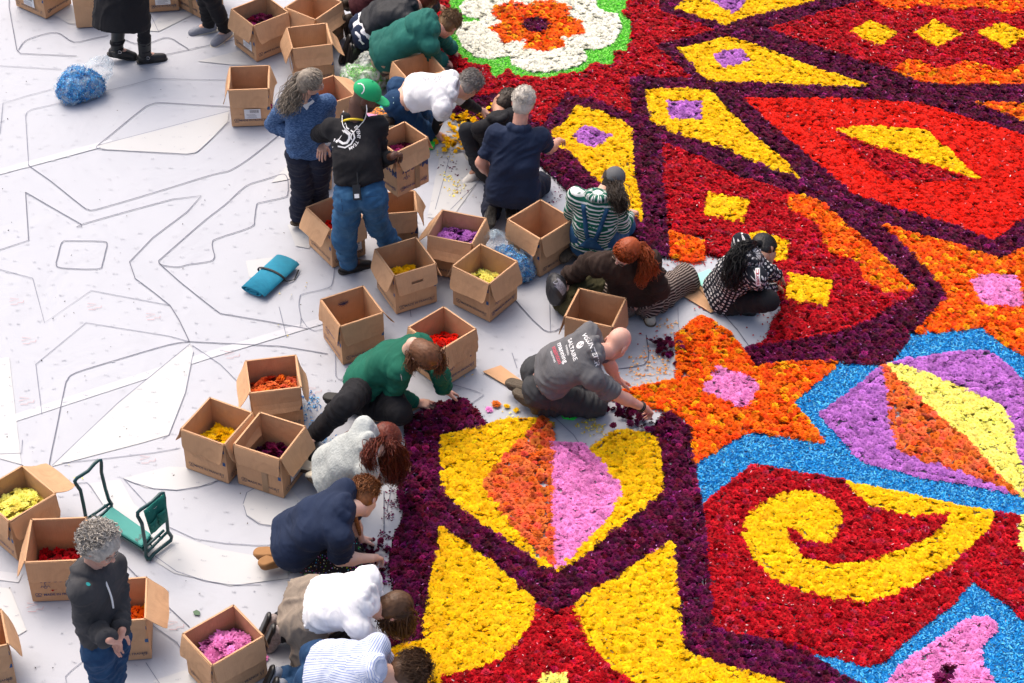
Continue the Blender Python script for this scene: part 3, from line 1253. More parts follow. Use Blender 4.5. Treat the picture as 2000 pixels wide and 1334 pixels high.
WHITE = [
    [(190, 285), (330, 250), (447, 219), (445, 238), (400, 285), (385, 298), (365, 301), (200, 292)],
    [(385, 120), (470, 99), (500, 128), (450, 127)],
    [(100, 27), (135, 10), (150, 20), (152, 47), (136, 47)],
    [(372, 672), (378, 690), (362, 770), (330, 850), (280, 865), (100, 912), (230, 790)],
    [(-60, 712), (18, 698), (42, 908), (-60, 880)],
    [(240, 935), (330, 912), (400, 915), (433, 934), (410, 947), (345, 958), (285, 953)],
    [(475, 985), (483, 962), (510, 950), (560, 946), (592, 985), (562, 1030), (510, 1024), (480, 1005)],
    [(175, 945), (235, 937), (262, 985), (330, 1040), (420, 1072), (500, 1086), (565, 1090), (562, 1130), (450, 1145), (340, 1120), (280, 1082), (210, 1000)],
    [(480, 510), (533, 503), (545, 525), (505, 548), (487, 542)],
    [(562, 440), (590, 430), (615, 470), (603, 486), (577, 481)],
    [(530, 357), (560, 325), (612, 308), (612, 330), (560, 352)],
    [(-30, 1145), (20, 1150), (52, 1232), (30, 1245), (-30, 1225)],
    [(300, 1330), (360, 1310), (420, 1320), (430, 1400), (310, 1400)],
    [(285, 60), (318, 28), (395, 20), (310, 62)],
    [(860, 300), (905, 300), (930, 360), (880, 430), (835, 425)],
]
for pl in WHITE:
    flat_poly('white_panel', pl, .0040, PRINT_WHITE, canvas)
SEAMS = [((-60, 352), (220, 277)), ((-60, 846), (420, 690)), ((420, 690), (660, 618)), ((-40, 1120), (40, 1130))]
for a, b in SEAMS:
    p, q = G(*a), G(*b)
    v, f = ribbon([p, q], .075, .0036)
    obj('canvas_seam', new_mesh('canvas_seam', v, f), SEAM, canvas)
LINES = [
    ([(18, -40), (18, 15), (33, 98), (40, 105), (150, 110)], 1), ([(36, 98), (50, 80), (80, 69), (105, 64), (120, 68), (145, 83), (180, 76), (212, 70)], 1),
    ([(240, 76), (262, 85), (290, 85), (318, 75), (335, 76), (350, 85), (366, 95), (367, 98)], 1), ([(250, 114), (275, 116), (310, 110), (367, 98), (460, 78), (470, 70)], 1),
    ([(-40, 126), (0, 129), (120, 136)], 0), ([(0, 262), (6, 202), (55, 187), (105, 174)], 0), ([(200, 180), (225, 174), (262, 165), (300, 154), (440, 157)], 0),
    ([(56, 322), (50, 228), (53, 220), (62, 214), (120, 201)], 0), ([(192, 284), (262, 226), (285, 208), (305, 201), (330, 202), (448, 209)], 1),
    ([(190, 285), (196, 292), (280, 297), (365, 302), (383, 298), (398, 286), (448, 239)], 0), ([(190, 285), (450, 217)], 0),
    ([(56, 322), (60, 327), (100, 355), (160, 403), (172, 409), (190, 409), (300, 377), (400, 346), (430, 338), (450, 333), (490, 308), (560, 252)], 1),
    ([(50, 376), (158, 438), (165, 437), (393, 383), (253, 512), (332, 597), (370, 668)], 1), ([(50, 376), (56, 470), (-20, 495)], 1),
    ([(-20, 521), (0, 527), (64, 544), (87, 631), (178, 568), (332, 597)], 0), ([(370, 668), (330, 657), (168, 631), (70, 712), (82, 810)], 0),
    ([(370, 668), (330, 674), (240, 700), (150, 728), (132, 742), (126, 760), (112, 830), (97, 903), (100, 910)], 1),
    ([(370, 668), (490, 674), (550, 677), (600, 685), (640, 692)], 1), ([(375, 675), (430, 712), (475, 757)], 0), ([(372, 672), (230, 788), (102, 910)], 0),
    ([(378, 688), (362, 768), (330, 850), (318, 858)], 0), ([(125, 471), (200, 472), (209, 479), (206, 492), (200, 516), (190, 526), (120, 524), (110, 516), (112, 505), (119, 478), (125, 471)], 1),
    ([(310, 510), (330, 492), (400, 431), (440, 400), (480, 364), (515, 352), (550, 341), (560, 346), (563, 360), (562, 378), (555, 386), (510, 396), (501, 402), (497, 430), (490, 444), (425, 466), (415, 474), (416, 488), (419, 502), (410, 511), (370, 517), (348, 522), (325, 520), (312, 516), (310, 510)], 1),
    ([(312, 516), (350, 550), (400, 590), (430, 613), (520, 628), (600, 643)], 1), ([(300, 0), (290, 20), (310, 63)], 0),
    ([(586, 640), (588, 622), (584, 600), (586, 580), (594, 574), (640, 563), (650, 550), (655, 510)], 0), ([(588, 622), (600, 640), (614, 647), (635, 643)], 0), ([(545, 600), (560, 660)], 0),
    ([(655, 690), (656, 735), (665, 745), (700, 712)], 0), ([(930, 545), (930, 600)], 0), ([(800, 600), (803, 620)], 0), ([(1007, 588), (1040, 625), (1062, 645), (1072, 649), (1085, 647), (1097, 640)], 1),
    ([(1072, 530), (1075, 648)], 0), ([(1262, 655), (1267, 690), (1266, 703), (1258, 713), (1235, 718), (1200, 722)], 1), ([(1310, 503), (1316, 515), (1345, 542), (1352, 560)], 0), ([(1405, 606), (1440, 645), (1472, 690)], 1),
    ([(1325, 640), (1324, 600)], 0), ([(1440, 596), (1480, 600), (1508, 612)], 0), ([(1073, 822), (1075, 838)], 0), ([(1082, 815), (1120, 850), (1130, 865)], 0), ([(1000, 690), (1010, 720)], 0),
    ([(-20, 888), (42, 886), (44, 860)], 0), ([(120, 905), (200, 897), (300, 885), (352, 876)], 0), ([(110, 948), (170, 943), (178, 952), (200, 985)], 0), ([(240, 935), (262, 944), (300, 955), (345, 958), (385, 953), (430, 938)], 0),
    ([(242, 936), (300, 1000)], 0), ([(330, 1030), (380, 1053), (440, 1062), (500, 1066), (540, 1065)], 0), ([(300, 1085), (345, 1117), (400, 1135), (450, 1143), (510, 1143)], 0), ([(232, 1090), (290, 1150), (370, 1225)], 1),
    ([(475, 985), (482, 963), (505, 950), (545, 945)], 0), ([(476, 988), (482, 1008), (505, 1024), (540, 1030)], 0), ([(130, 1334), (128, 1322), (140, 1310), (175, 1282)], 0), ([(242, 1300), (241, 1340)], 0), ([(285, 1295), (318, 1345)], 0),
    ([(295, 1220), (345, 1255), (358, 1275)], 0), ([(525, 1334), (530, 1312), (545, 1305), (590, 1300)], 0), ([(0, 240), (9, 236)], 0), ([(880, 300), (872, 330), (850, 410)], 0), ([(880, 410), (950, 340)], 0), ([(905, 800), (945, 772), (930, 765), (850, 742)], 0),
    ([(750, 960), (750, 1040)], 1), ([(770, 930), (755, 1000)], 0), ([(1120, 1210), (1124, 1212)], 0),
]
for pts, bold in LINES:
    p = [G(x, y) for x, y in pts]
    q = smooth_path(p, 3) if len(p) > 6 else p
    v, f = ribbon(q, .0074 if bold else .0050, .0052)
    obj('printed_outline', new_mesh('printed_outline', v, f), PRINT_LINE if bold else PRINT_FAINT, canvas)
# faint printed reference marks all over the sheet: far too many to count
mv, mf = [], []
for iy in range(62):
    for ix in range(74):
        x = -6.5 + ix * .115 + (iy % 2) * .05 + random.uniform(-.02, .02)
        y = -4.6 + iy * .150 + random.uniform(-.03, .03)
        px, py = P2((x, y, 0))
        if px > 1500 or not (-60 < py < 1400) or random.random() < .22: continue
        x += random.gauss(0, .02); y += random.gauss(0, .02)
        for k in range(random.choice((1, 2, 2, 3))):
            a, b = x + k * .013 - .012, y + random.uniform(-.006, .006)
            w, h = random.uniform(.005, .010), random.uniform(.006, .013)
            n = len(mv)
            mv += [(a, b, .0062), (a + w, b + .002, .0062), (a + w, b + h, .0062), (a, b + h, .0062)]
            mf.append((n, n + 1, n + 2, n + 3))
obj('printed_marks', new_mesh('printed_marks', mv, mf), PRINT_MARK, canvas, kind='stuff')
for (x, y) in [(38, 595), (190, 605), (305, 625), (62, 672), (58, 790), (460, 700), (295, 905), (85, 925), (75, 1195), (350, 1230), (690, 1000), (620, 770)]:
    s = .045
    for st in ([(-1.1, -.35), (-.2, .0), (-1.15, .12)], [(-.9, -.75), (-.2, -.72), (-.2, -.5), (.35, -.5), (.35, -.22)]):
        p0 = G(x, y)
        v, f = ribbon([(p0[0] + a * s * 1.6, p0[1] + b * s * 1.9 + .06) for a, b in st], .0038, .0066)
        obj('marker_number', new_mesh('marker_number', v, f), PRINT_RED, canvas)

# ------------------------------------------------------------------ flowers
FTYPE = {      # petal rings (count, r base, r tip, z base, z tip, half width), base colour, tip colour, radius factor, spacing, hue jitter
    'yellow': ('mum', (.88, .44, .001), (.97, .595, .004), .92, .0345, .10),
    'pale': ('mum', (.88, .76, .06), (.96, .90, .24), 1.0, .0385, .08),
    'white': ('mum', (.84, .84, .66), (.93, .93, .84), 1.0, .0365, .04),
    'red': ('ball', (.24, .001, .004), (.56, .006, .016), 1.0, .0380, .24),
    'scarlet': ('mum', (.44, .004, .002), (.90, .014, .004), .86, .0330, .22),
    'purple': ('ball', (.030, .001, .011), (.132, .005, .050), 1.0, .0385, .40),  # magenta glint put into the tip colour
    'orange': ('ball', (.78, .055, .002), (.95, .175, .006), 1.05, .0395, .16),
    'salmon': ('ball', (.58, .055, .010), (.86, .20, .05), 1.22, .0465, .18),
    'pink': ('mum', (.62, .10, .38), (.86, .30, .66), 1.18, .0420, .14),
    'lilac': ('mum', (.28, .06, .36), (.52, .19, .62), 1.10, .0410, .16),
}
RINGS = {
    'mum': [(11, .005, .0255, .008, .0085, .0052), (9, .004, .0190, .0105, .0125, .0052), (6, .001, .0105, .0130, .0150, .0044)],
    'ball': [(9, .007, .0265, .003, .0080, .0070), (9, .006, .0210, .0095, .0150, .0066), (6, .002, .0125, .0150, .0205, .0054)],
}
FL_MESH = {}


def flower_arrays(kind, var):
    shape, cb, ct, rf, sp, jit = FTYPE[kind]
    rf = rf * (1.15 if shape == 'mum' else 1.10)
    rg = np.random.default_rng(var * 31 + len(kind))
    V, C, F = [], [], []
    disc = [(0.018 * rf * math.cos(t), .018 * rf * math.sin(t), .005) for t in np.arange(6) * math.pi / 3]
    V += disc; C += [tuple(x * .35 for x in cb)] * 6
    F += [(0, 1, 2), (0, 2, 3), (0, 3, 4), (0, 4, 5)]
    for ri, (n, r0, r1, z0, z1, hw) in enumerate(RINGS[shape]):
        ph = rg.random() * 6
        for i in range(n):
            t = ph + i * 2 * math.pi / n + rg.normal() * .08
            l = 1 + rg.normal() * .09
            d = np.array([math.cos(t), math.sin(t)]); e = np.array([-d[1], d[0]])
            b = d * r0; m = d * (r0 + (r1 - r0) * .62) * l; q = d * r1 * l
            zz = rg.normal() * .0012
            k = len(V)
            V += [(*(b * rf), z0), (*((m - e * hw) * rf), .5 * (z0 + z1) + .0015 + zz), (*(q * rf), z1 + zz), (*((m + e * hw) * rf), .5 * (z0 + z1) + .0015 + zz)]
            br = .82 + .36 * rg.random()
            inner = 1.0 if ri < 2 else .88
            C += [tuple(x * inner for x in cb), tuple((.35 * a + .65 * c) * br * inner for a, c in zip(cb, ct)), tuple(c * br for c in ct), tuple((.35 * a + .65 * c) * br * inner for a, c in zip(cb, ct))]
            F += [(k, k + 1, k + 2), (k, k + 2, k + 3)]
    return np.array(V), np.minimum(np.array(C), .95), np.array(F)


def flower_variants(kind):
    if kind not in FL_MESH:
        L = []
        for v in range(4):
            V, C, F = flower_arrays(kind, v)
            me = new_mesh('flower_head', V, F)
            set_attr(me, 'Col', C, 'FLOAT_COLOR')
            me.materials.append(flower_mat())
            L.append((V, C, F, me))
        FL_MESH[kind] = L
    return FL_MESH[kind]


def tint(kind, n):
    jit = FTYPE[kind][5]
    br = np.clip(1 + rng.normal(size=n) * jit, .45, 1.6)
    c = np.stack([br, br, br], 1)
    if kind == 'orange':
        w = rng.random(n)
        c[:, 1] *= np.where(w < .13, 2.9, np.where(w < .4, 1.35, np.where(w > .8, .55, .9)))
    elif kind == 'salmon':
        c[:, 1] *= np.clip(1 + rng.normal(size=n) * .22, .55, 1.7); c[:, 2] *= np.clip(1 + rng.normal(size=n) * .4, .3, 2)
    elif kind == 'purple':
        w = rng.random(n)
        k = np.where(w > .93, 2.3, 1.0)  # a few heads brightened: magenta highlights put into the colour
        c *= k[:, None]; c[:, 2] *= np.clip(1 + rng.normal(size=n) * .35, .4, 2)
    elif kind == 'red':
        w = rng.random(n)
        c[:, 2] *= np.where(w > .9, 5.0, 1.0); c[:, 1] *= np.where(w > .95, 8.0, 1.0)
    elif kind in ('yellow', 'pale'):
        c[:, 1] *= np.clip(1 + rng.normal(size=n) * .05, .8, 1.12)
    return c


def lay_flowers(parent, kind, P, nmax=300, zs=None, tilt=.22, nested='flower_mass', grow=1.0):
    """individual flower heads (those that show largest first) plus one joined mass for the rest"""
    n = len(P)
    if n == 0: return
    var = flower_variants(kind)
    T = np.minimum(tint(kind, n), 4.0)
    vi = rng.integers(0, len(var), n)
    sc = grow * np.clip(1 + rng.normal(size=n) * .13, .7, 1.4)
    yaw = rng.random(n) * 6.283
    tx_, ty_ = rng.normal(size=n) * tilt, rng.normal(size=n) * tilt
    px, py = PN(P)
    inside = (px > -5) & (px < 2005) & (py > -5) & (py < 1339)
    order = np.argsort(-(py + 1e5 * inside))
    single = order[:nmax]
    rest = order[nmax:]
    off = np.array(parent.location)
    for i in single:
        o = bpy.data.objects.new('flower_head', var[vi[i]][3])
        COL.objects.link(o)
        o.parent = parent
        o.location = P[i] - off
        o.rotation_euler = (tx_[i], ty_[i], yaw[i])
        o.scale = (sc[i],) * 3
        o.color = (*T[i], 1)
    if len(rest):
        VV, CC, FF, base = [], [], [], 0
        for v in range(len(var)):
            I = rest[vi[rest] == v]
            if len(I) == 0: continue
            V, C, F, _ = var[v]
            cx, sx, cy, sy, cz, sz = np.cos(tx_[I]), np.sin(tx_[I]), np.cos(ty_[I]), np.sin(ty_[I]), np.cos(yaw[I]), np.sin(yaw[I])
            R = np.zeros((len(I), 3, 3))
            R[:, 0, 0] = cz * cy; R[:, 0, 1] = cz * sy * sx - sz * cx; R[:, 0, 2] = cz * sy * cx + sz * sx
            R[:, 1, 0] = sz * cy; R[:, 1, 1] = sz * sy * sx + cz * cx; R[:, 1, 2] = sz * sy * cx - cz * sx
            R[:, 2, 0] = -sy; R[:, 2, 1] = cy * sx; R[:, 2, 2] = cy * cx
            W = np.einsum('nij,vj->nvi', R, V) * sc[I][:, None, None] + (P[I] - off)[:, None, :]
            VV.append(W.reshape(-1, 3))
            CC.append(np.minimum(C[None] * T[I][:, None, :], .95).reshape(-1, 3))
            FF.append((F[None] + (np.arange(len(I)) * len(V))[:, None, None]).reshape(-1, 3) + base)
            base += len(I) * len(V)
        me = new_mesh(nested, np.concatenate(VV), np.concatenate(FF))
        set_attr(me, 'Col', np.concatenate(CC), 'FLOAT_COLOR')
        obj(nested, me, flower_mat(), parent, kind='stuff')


# panels of the carpet, drawn in this order (later ones lie where earlier ones would): flower, outline seen in the photograph, label
PANELS = [
    ('purple', [(880, 225), (905, 192), (940, 183), (1000, 150), (1200, 60), (1270, 20), (1300, -260), (2420, -260), (2420, 620), (1856, 574), (1840, 592), (1790, 642), (1748, 696), (1720, 712), (1640, 708), (1476, 714), (1455, 678), (1476, 674), (1560, 640), (1560, 450), (1450, 400), (1330, 350), (1300, 400), (1308, 500), (1290, 499), (1255, 470), (1225, 452), (1160, 420), (1120, 381), (1086, 347), (1049, 314), (1030, 290), (985, 230), (930, 238)], 'dark purple bands of dahlias framing the upper yellow and red panels'),
    ('red', [(770, -260), (1290, -260), (1310, -100), (1284, 20), (1396, 60), (1280, 90), (1352, 152), (1228, 150), (1231, 222), (1164, 196), (1106, 182), (1059, 243), (1039, 236), (1030, 200), (971, 184), (924, 189), (900, 152), (870, 111), (858, 80), (840, 40), (815, 10), (780, -60)], 'red flower field surrounding the white and green rosette'),
    ('green', [(880, -10), (870, 67), (894, 105), (917, 123), (954, 126), (958, 145), (968, 152), (992, 138), (1019, 150), (1066, 152), (1106, 143), (1147, 138), (1160, 123), (1191, 128), (1201, 121), (1201, 101), (1224, 98), (1234, 78), (1231, 40), (1218, 24), (1231, 0), (1225, -60), (1150, -110), (1000, -115), (900, -80)], 'bright green shredded rim around the white rosette'),
    ('white', [(899, 13), (905, 28), (940, 38), (938, 42), (900, 45), (892, 65), (905, 90), (930, 110), (965, 113), (995, 106), (1003, 125), (1040, 140), (1080, 138), (1130, 128), (1146, 112), (1135, 95), (1170, 95), (1200, 80), (1212, 50), (1205, 28), (1170, 20), (1160, 10), (1168, -25), (1100, -50), (1000, -48), (940, -30)], 'white petals of the rosette made of flower heads'),
    ('orange', [(951, 54), (985, 45), (960, 28), (965, 12), (1000, 3), (1030, 10), (1045, 3), (1080, 2), (1115, 15), (1110, 32), (1138, 42), (1140, 65), (1100, 75), (1102, 92), (1060, 101), (1025, 95), (1024, 80), (980, 84), (975, 68)], 'orange heart of the white rosette'),
    ('purple', [(1019, 50), (1028, 38), (1048, 34), (1067, 39), (1076, 49), (1066, 60), (1048, 64), (1028, 60)], 'small dark purple centre spot of the rosette'),
    ('yellow', [(1318, 18), (1345, 26), (1416, 50), (1450, 36), (1600, 0), (1700, -30), (1560, -70), (1400, -60)], 'yellow kite cut by the top edge of the picture'),
    ('lilac', [(1388, 0), (1432, 28), (1456, 8), (1448, -10), (1415, -25)], 'lilac square in the topmost yellow kite'),
    ('yellow', [(1324, 94), (1372, 150), (1392, 158), (1520, 164), (1672, 170), (1700, 166), (1600, 136), (1520, 104), (1448, 78), (1416, 72), (1368, 86)], 'long yellow kite pointing right below the topmost one'),
    ('lilac', [(1394, 106), (1448, 96), (1466, 120), (1408, 134)], 'lilac square in the yellow kite with the long right tip'),
    ('yellow', [(1260, 176), (1332, 172), (1388, 178), (1424, 216), (1480, 272), (1532, 312), (1564, 350), (1504, 328), (1448, 304), (1384, 280), (1316, 260), (1272, 236)], 'yellow kite slanting down beside the scarlet panel'),
    ('lilac', [(1302, 198), (1372, 198), (1370, 234), (1308, 232)], 'lilac square in the yellow kite beside the scarlet panel'),
    ('yellow', [(1127, 207), (1167, 216), (1214, 236), (1234, 253), (1238, 337), (1251, 388), (1256, 438), (1231, 415), (1200, 380), (1164, 351), (1127, 310), (1093, 287), (1074, 263), (1100, 240)], 'yellow kite in front of the man in the navy T-shirt'),
    ('lilac', [(1118, 263), (1143, 246), (1196, 265), (1160, 290), (1130, 277)], 'lilac diamond in the yellow kite behind the grey cap'),
    ('red', [(1294, 280), (1372, 308), (1440, 344), (1544, 376), (1600, 420), (1700, 520), (1790, 570), (1732, 604), (1700, 624), (1640, 648), (1560, 664), (1476, 678), (1502, 660), (1512, 624), (1532, 600), (1520, 568), (1495, 540), (1440, 515), (1400, 498), (1380, 495), (1378, 460), (1306, 452), (1296, 340)], 'red wing panel with yellow squares in front of the black haired woman'),
    ('orange', [(1540, 384), (1548, 376), (1604, 394), (1640, 428), (1680, 460), (1728, 504), (1760, 536), (1790, 568), (1732, 572), (1686, 544), (1680, 512), (1640, 500), (1612, 484), (1604, 452), (1584, 428), (1540, 408)], 'orange stepped strip along the edge of the red wing panel'),
    ('orange', [(1308, 452), (1376, 470), (1372, 512), (1340, 508), (1310, 500)], 'small orange patch behind the red haired woman'),
    ('yellow', [(1384, 376), (1464, 390), (1452, 434), (1374, 420)], 'yellow square nearest the tip of the red wing panel'),
    ('yellow', [(1466, 456), (1484, 452), (1544, 472), (1532, 512), (1480, 502)], 'yellow square half hidden by the black haired head'),
    ('yellow', [(1540, 534), (1626, 550), (1614, 598), (1536, 584)], 'yellow square beside the hands of the black haired woman'),
    ('scarlet', [(1452, 192), (1640, 192), (1800, 202), (1920, 240), (2000, 264), (2200, 320), (2250, 400), (2000, 428), (1936, 470), (1880, 444), (1760, 408), (1660, 376), (1620, 340), (1560, 288), (1512, 248)], 'large scarlet leaf panel at the right'),
    ('red', [(1630, 256), (1680, 276), (1800, 316), (1904, 352), (1840, 354), (1740, 352), (1692, 316)], 'dark red lower half of the leaf in the scarlet panel'),
    ('yellow', [(1630, 252), (1680, 246), (1760, 250), (1808, 254), (1848, 288), (1916, 352), (1880, 342), (1800, 316), (1680, 276)], 'yellow upper half of the leaf in the scarlet panel'),
    ('red', [(1500, 56), (1600, 26), (1708, -4), (1800, -80), (2420, -120), (2420, 150), (1748, 138), (1680, 116), (1560, 80)], 'dark red panel with three yellow diamonds, top right'),
    ('orange', [(1700, -6), (1724, 12), (1760, 22), (1800, 8), (1840, 16), (1870, 22), (1900, 12), (1950, 20), (1975, 28), (2000, 18), (2200, 20), (2420, -150), (1800, -130)], 'orange scalloped edge above the three yellow diamonds'),
    ('orange', [(1744, 138), (1776, 116), (1800, 120), (1828, 136), (1856, 132), (1888, 120), (1920, 128), (1960, 140), (2000, 126), (2420, 150), (2420, 176), (2000, 166), (1820, 164), (1780, 154)], 'orange scalloped edge below the three yellow diamonds'),
    ('yellow', [(1658, 62), (1700, 40), (1754, 64), (1716, 90)], 'left one of the three yellow diamonds'),
    ('yellow', [(1786, 64), (1824, 40), (1880, 66), (1832, 92)], 'middle one of the three yellow diamonds'),
    ('yellow', [(1910, 62), (1956, 44), (2010, 66), (1968, 96)], 'right one of the three yellow diamonds'),
    ('orange', [(1902, 200), (2000, 202), (2420, 215), (2420, 330), (2000, 236), (1932, 212)], 'orange wedge above the scarlet leaf panel at the right edge'),
    ('orange', [(1720, 436), (1800, 460), (1880, 480), (1952, 506), (2000, 484), (2420, 330), (2420, 900), (2000, 694), (1960, 672), (1920, 638), (1780, 654), (1824, 608), (1852, 576), (1816, 532), (1776, 490)], 'large orange panel at the right edge around a pink square'),
    ('pink', [(1896, 548), (1916, 537), (1985, 537), (1992, 556), (2000, 580), (1998, 598), (1918, 595), (1908, 578)], 'pink square in the orange panel at the right edge'),
    ('blue', [(1354, 904), (1400, 880), (1428, 860), (1460, 844), (1540, 852), (1614, 868), (1588, 832), (1548, 784), (1576, 760), (1640, 706), (1720, 712), (1748, 696), (1780, 652), (1920, 637), (1960, 672), (2000, 692), (2420, 880), (2420, 1520), (1700, 1520), (1560, 1290), (1400, 1150), (1376, 1022)], 'bright blue shredded band winding between the lower panels'),
    ('lilac', [(1600, 808), (1668, 760), (1724, 712), (1840, 690), (1932, 684), (1992, 736), (2080, 800), (2150, 960), (2000, 970), (1952, 956), (1800, 932), (1760, 920), (1680, 900), (1636, 848)], 'lilac leaf panel around the orange and pale yellow strips'),
    ('salmon', [(1724, 712), (1740, 720), (1800, 784), (1896, 864), (1956, 934), (1996, 970), (1880, 920), (1840, 912), (1760, 884), (1740, 840), (1732, 760)], 'copper orange strip inside the lilac leaf panel'),
    ('pale', [(1736, 712), (1768, 714), (1860, 748), (1948, 788), (1976, 820), (1984, 880), (2004, 932), (2000, 972), (1956, 934), (1896, 864), (1800, 784), (1742, 722)], 'pale yellow strip inside the lilac leaf panel'),
    ('orange', [(1368, 616), (1380, 620), (1424, 648), (1460, 696), (1476, 716), (1548, 706), (1640, 706), (1616, 728), (1576, 760), (1548, 784), (1588, 832), (1614, 868), (1540, 852), (1460, 844), (1428, 860), (1400, 880), (1354, 902), (1350, 850), (1342, 816), (1290, 798), (1240, 785), (1176, 774), (1215, 762), (1322, 740), (1325, 690), (1320, 652)], 'orange star with a pink square in its middle'),
    ('pink', [(1400, 716), (1476, 740), (1484, 752), (1456, 800), (1374, 764)], 'pink square in the middle of the orange star'),
    ('red', [(1376, 984), (1424, 944), (1476, 904), (1540, 920), (1640, 936), (1800, 990), (1940, 1000), (1994, 1008), (2120, 1040), (2300, 1300), (2000, 1212), (1960, 1172), (1898, 1132), (1856, 1184), (1800, 1224), (1760, 1256), (1732, 1288), (1700, 1300), (1640, 1284), (1576, 1274), (1520, 1252), (1440, 1240), (1396, 1224), (1388, 1140), (1380, 1032)], 'dark red panel around the yellow spiral'),
    ('yellow', [(1654, 942), (1712, 952), (1824, 976), (1872, 988), (1942, 998), (1932, 1032), (1880, 1080), (1856, 1104), (1760, 1156), (1700, 1176), (1640, 1172), (1560, 1152), (1504, 1128), (1472, 1088), (1452, 1048), (1456, 1008), (1488, 980), (1532, 960), (1580, 960), (1624, 976), (1644, 1004), (1644, 1028), (1620, 1064), (1600, 1066), (1576, 1056), (1556, 1040), (1536, 1024), (1534, 1032), (1544, 1056), (1572, 1088), (1620, 1102), (1680, 1100), (1760, 1076), (1800, 1060), (1840, 1032), (1866, 994), (1852, 1002), (1800, 1008), (1752, 1004), (1712, 992), (1672, 968)], 'yellow spiral curling inside the dark red panel'),
    ('pale', [(1990, 1030), (1998, 1010), (2100, 1020), (2100, 1080), (1992, 1075)], 'pale yellow sliver at the right edge beside the spiral panel'),
    ('pink', [(1736, 1330), (1768, 1292), (1824, 1256), (1888, 1212), (1932, 1204), (1948, 1224), (1912, 1264), (1916, 1292), (1940, 1334), (1970, 1420), (1700, 1430)], 'pink horned shape at the lower right on blue'),
    ('purple', [(1828, 1322), (1840, 1300), (1864, 1296), (1866, 1318), (1850, 1350), (1832, 1352)], 'dark purple eye in the pink horned shape'),
    ('purple', [(792, 828), (835, 790), (905, 777), (930, 800), (951, 832), (930, 900), (1000, 1010), (1082, 1070), (1200, 980), (1268, 900), (1272, 850), (1294, 809), (1306, 804), (1348, 834), (1354, 902), (1376, 1022), (1380, 1032), (1388, 1140), (1396, 1224), (1440, 1240), (1520, 1252), (1576, 1274), (1636, 1312), (1676, 1334), (1800, 1430), (740, 1430), (762, 1240), (785, 1190), (768, 1140), (764, 1085), (772, 1045), (790, 1010), (778, 958), (796, 900)], 'dark purple border of the lower bird shaped panel'),
    ('yellow', [(860, 851), (949, 830), (995, 817), (1045, 817), (1061, 815), (1078, 826), (1078, 1112), (1066, 1112), (1041, 1091), (983, 1050), (916, 1004), (864, 959), (860, 905)], 'yellow left half of the shield beside the auburn haired woman'),
    ('yellow', [(1151, 880), (1169, 863), (1203, 840), (1228, 840), (1265, 846), (1284, 855), (1290, 884), (1296, 967), (1269, 983), (1207, 1029), (1149, 1079), (1099, 1110), (1085, 1117), (1120, 950)], 'yellow right half of the shield below the orange star'),
    ('salmon', [(1061, 815), (1078, 834), (1082, 1114), (1041, 1066), (987, 1012), (943, 948), (970, 909), (1020, 855)], 'copper orange half of the diamond in the yellow shield'),
    ('pink', [(1078, 865), (1136, 865), (1165, 896), (1207, 942), (1215, 958), (1186, 1012), (1136, 1066), (1086, 1116), (1082, 1112)], 'pink half of the diamond in the yellow shield'),
    ('yellow', [(860, 1031), (875, 1037), (958, 1096), (1020, 1149), (1049, 1178), (1041, 1212), (1016, 1249), (978, 1286), (916, 1311), (862, 1320), (860, 1420), (700, 1420), (745, 1270), (791, 1257), (825, 1249), (831, 1203), (839, 1145)], 'yellow wing at the lower left beside the bent heads'),
    ('yellow', [(1310, 1058), (1317, 1070), (1319, 1112), (1329, 1195), (1335, 1270), (1400, 1296), (1480, 1316), (1532, 1334), (1640, 1430), (1300, 1430), (1240, 1334), (1190, 1303), (1149, 1257), (1120, 1195), (1124, 1178), (1149, 1157), (1207, 1124), (1269, 1083)], 'yellow wing at the bottom left of the spiral panel'),
    ('red', [(1049, 1180), (1082, 1197), (1120, 1183), (1149, 1257), (1190, 1303), (1240, 1334), (1300, 1430), (860, 1430), (862, 1320), (916, 1311), (978, 1286), (1016, 1249), (1041, 1212)], 'red field between the two lower yellow wings'),
    ('pale', [(1057, 1318), (1075, 1312), (1103, 1316), (1112, 1370), (1050, 1370)], 'pale yellow spot at the bottom edge in the red field'),
]


def raster_panels():
    X0, Y0, ST = 660, -270, 1.5
    xs = np.arange(X0, 2440, ST) + ST / 2
    ys = np.arange(Y0, 1540, ST) + ST / 2
    lab = np.full((len(ys), len(xs)), -1, np.int16)
    for k, (_, poly, _) in enumerate(PANELS):
        p = np.array(poly, float)
        i0, i1 = np.searchsorted(xs, [p[:, 0].min(), p[:, 0].max()])
        j0, j1 = np.searchsorted(ys, [p[:, 1].min(), p[:, 1].max()])
        X, Y = np.meshgrid(xs[i0:i1], ys[j0:j1])
        ins = np.zeros(X.shape, bool)
        for a in range(len(p)):
            (xa, ya), (xb, yb) = p[a], p[(a + 1) % len(p)]
            if ya == yb: continue
            c = ((ya > Y) != (yb > Y)) & (X < (xb - xa) * (Y - ya) / (yb - ya) + xa)
            ins ^= c
        lab[j0:j1, i0:i1][ins] = k

    def look(px, py):
        i = ((px - X0) / ST).astype(int); j = ((py - Y0) / ST).astype(int)
        ok = (i >= 0) & (j >= 0) & (i < len(xs)) & (j < len(ys))
        r = np.full(len(px), -1)
        r[ok] = lab[j[ok], i[ok]]
        return r
    return look


LOOK = raster_panels()
BX0, BX1, BY0, BY1 = -2.2, 6.2, -3.6, 5.6


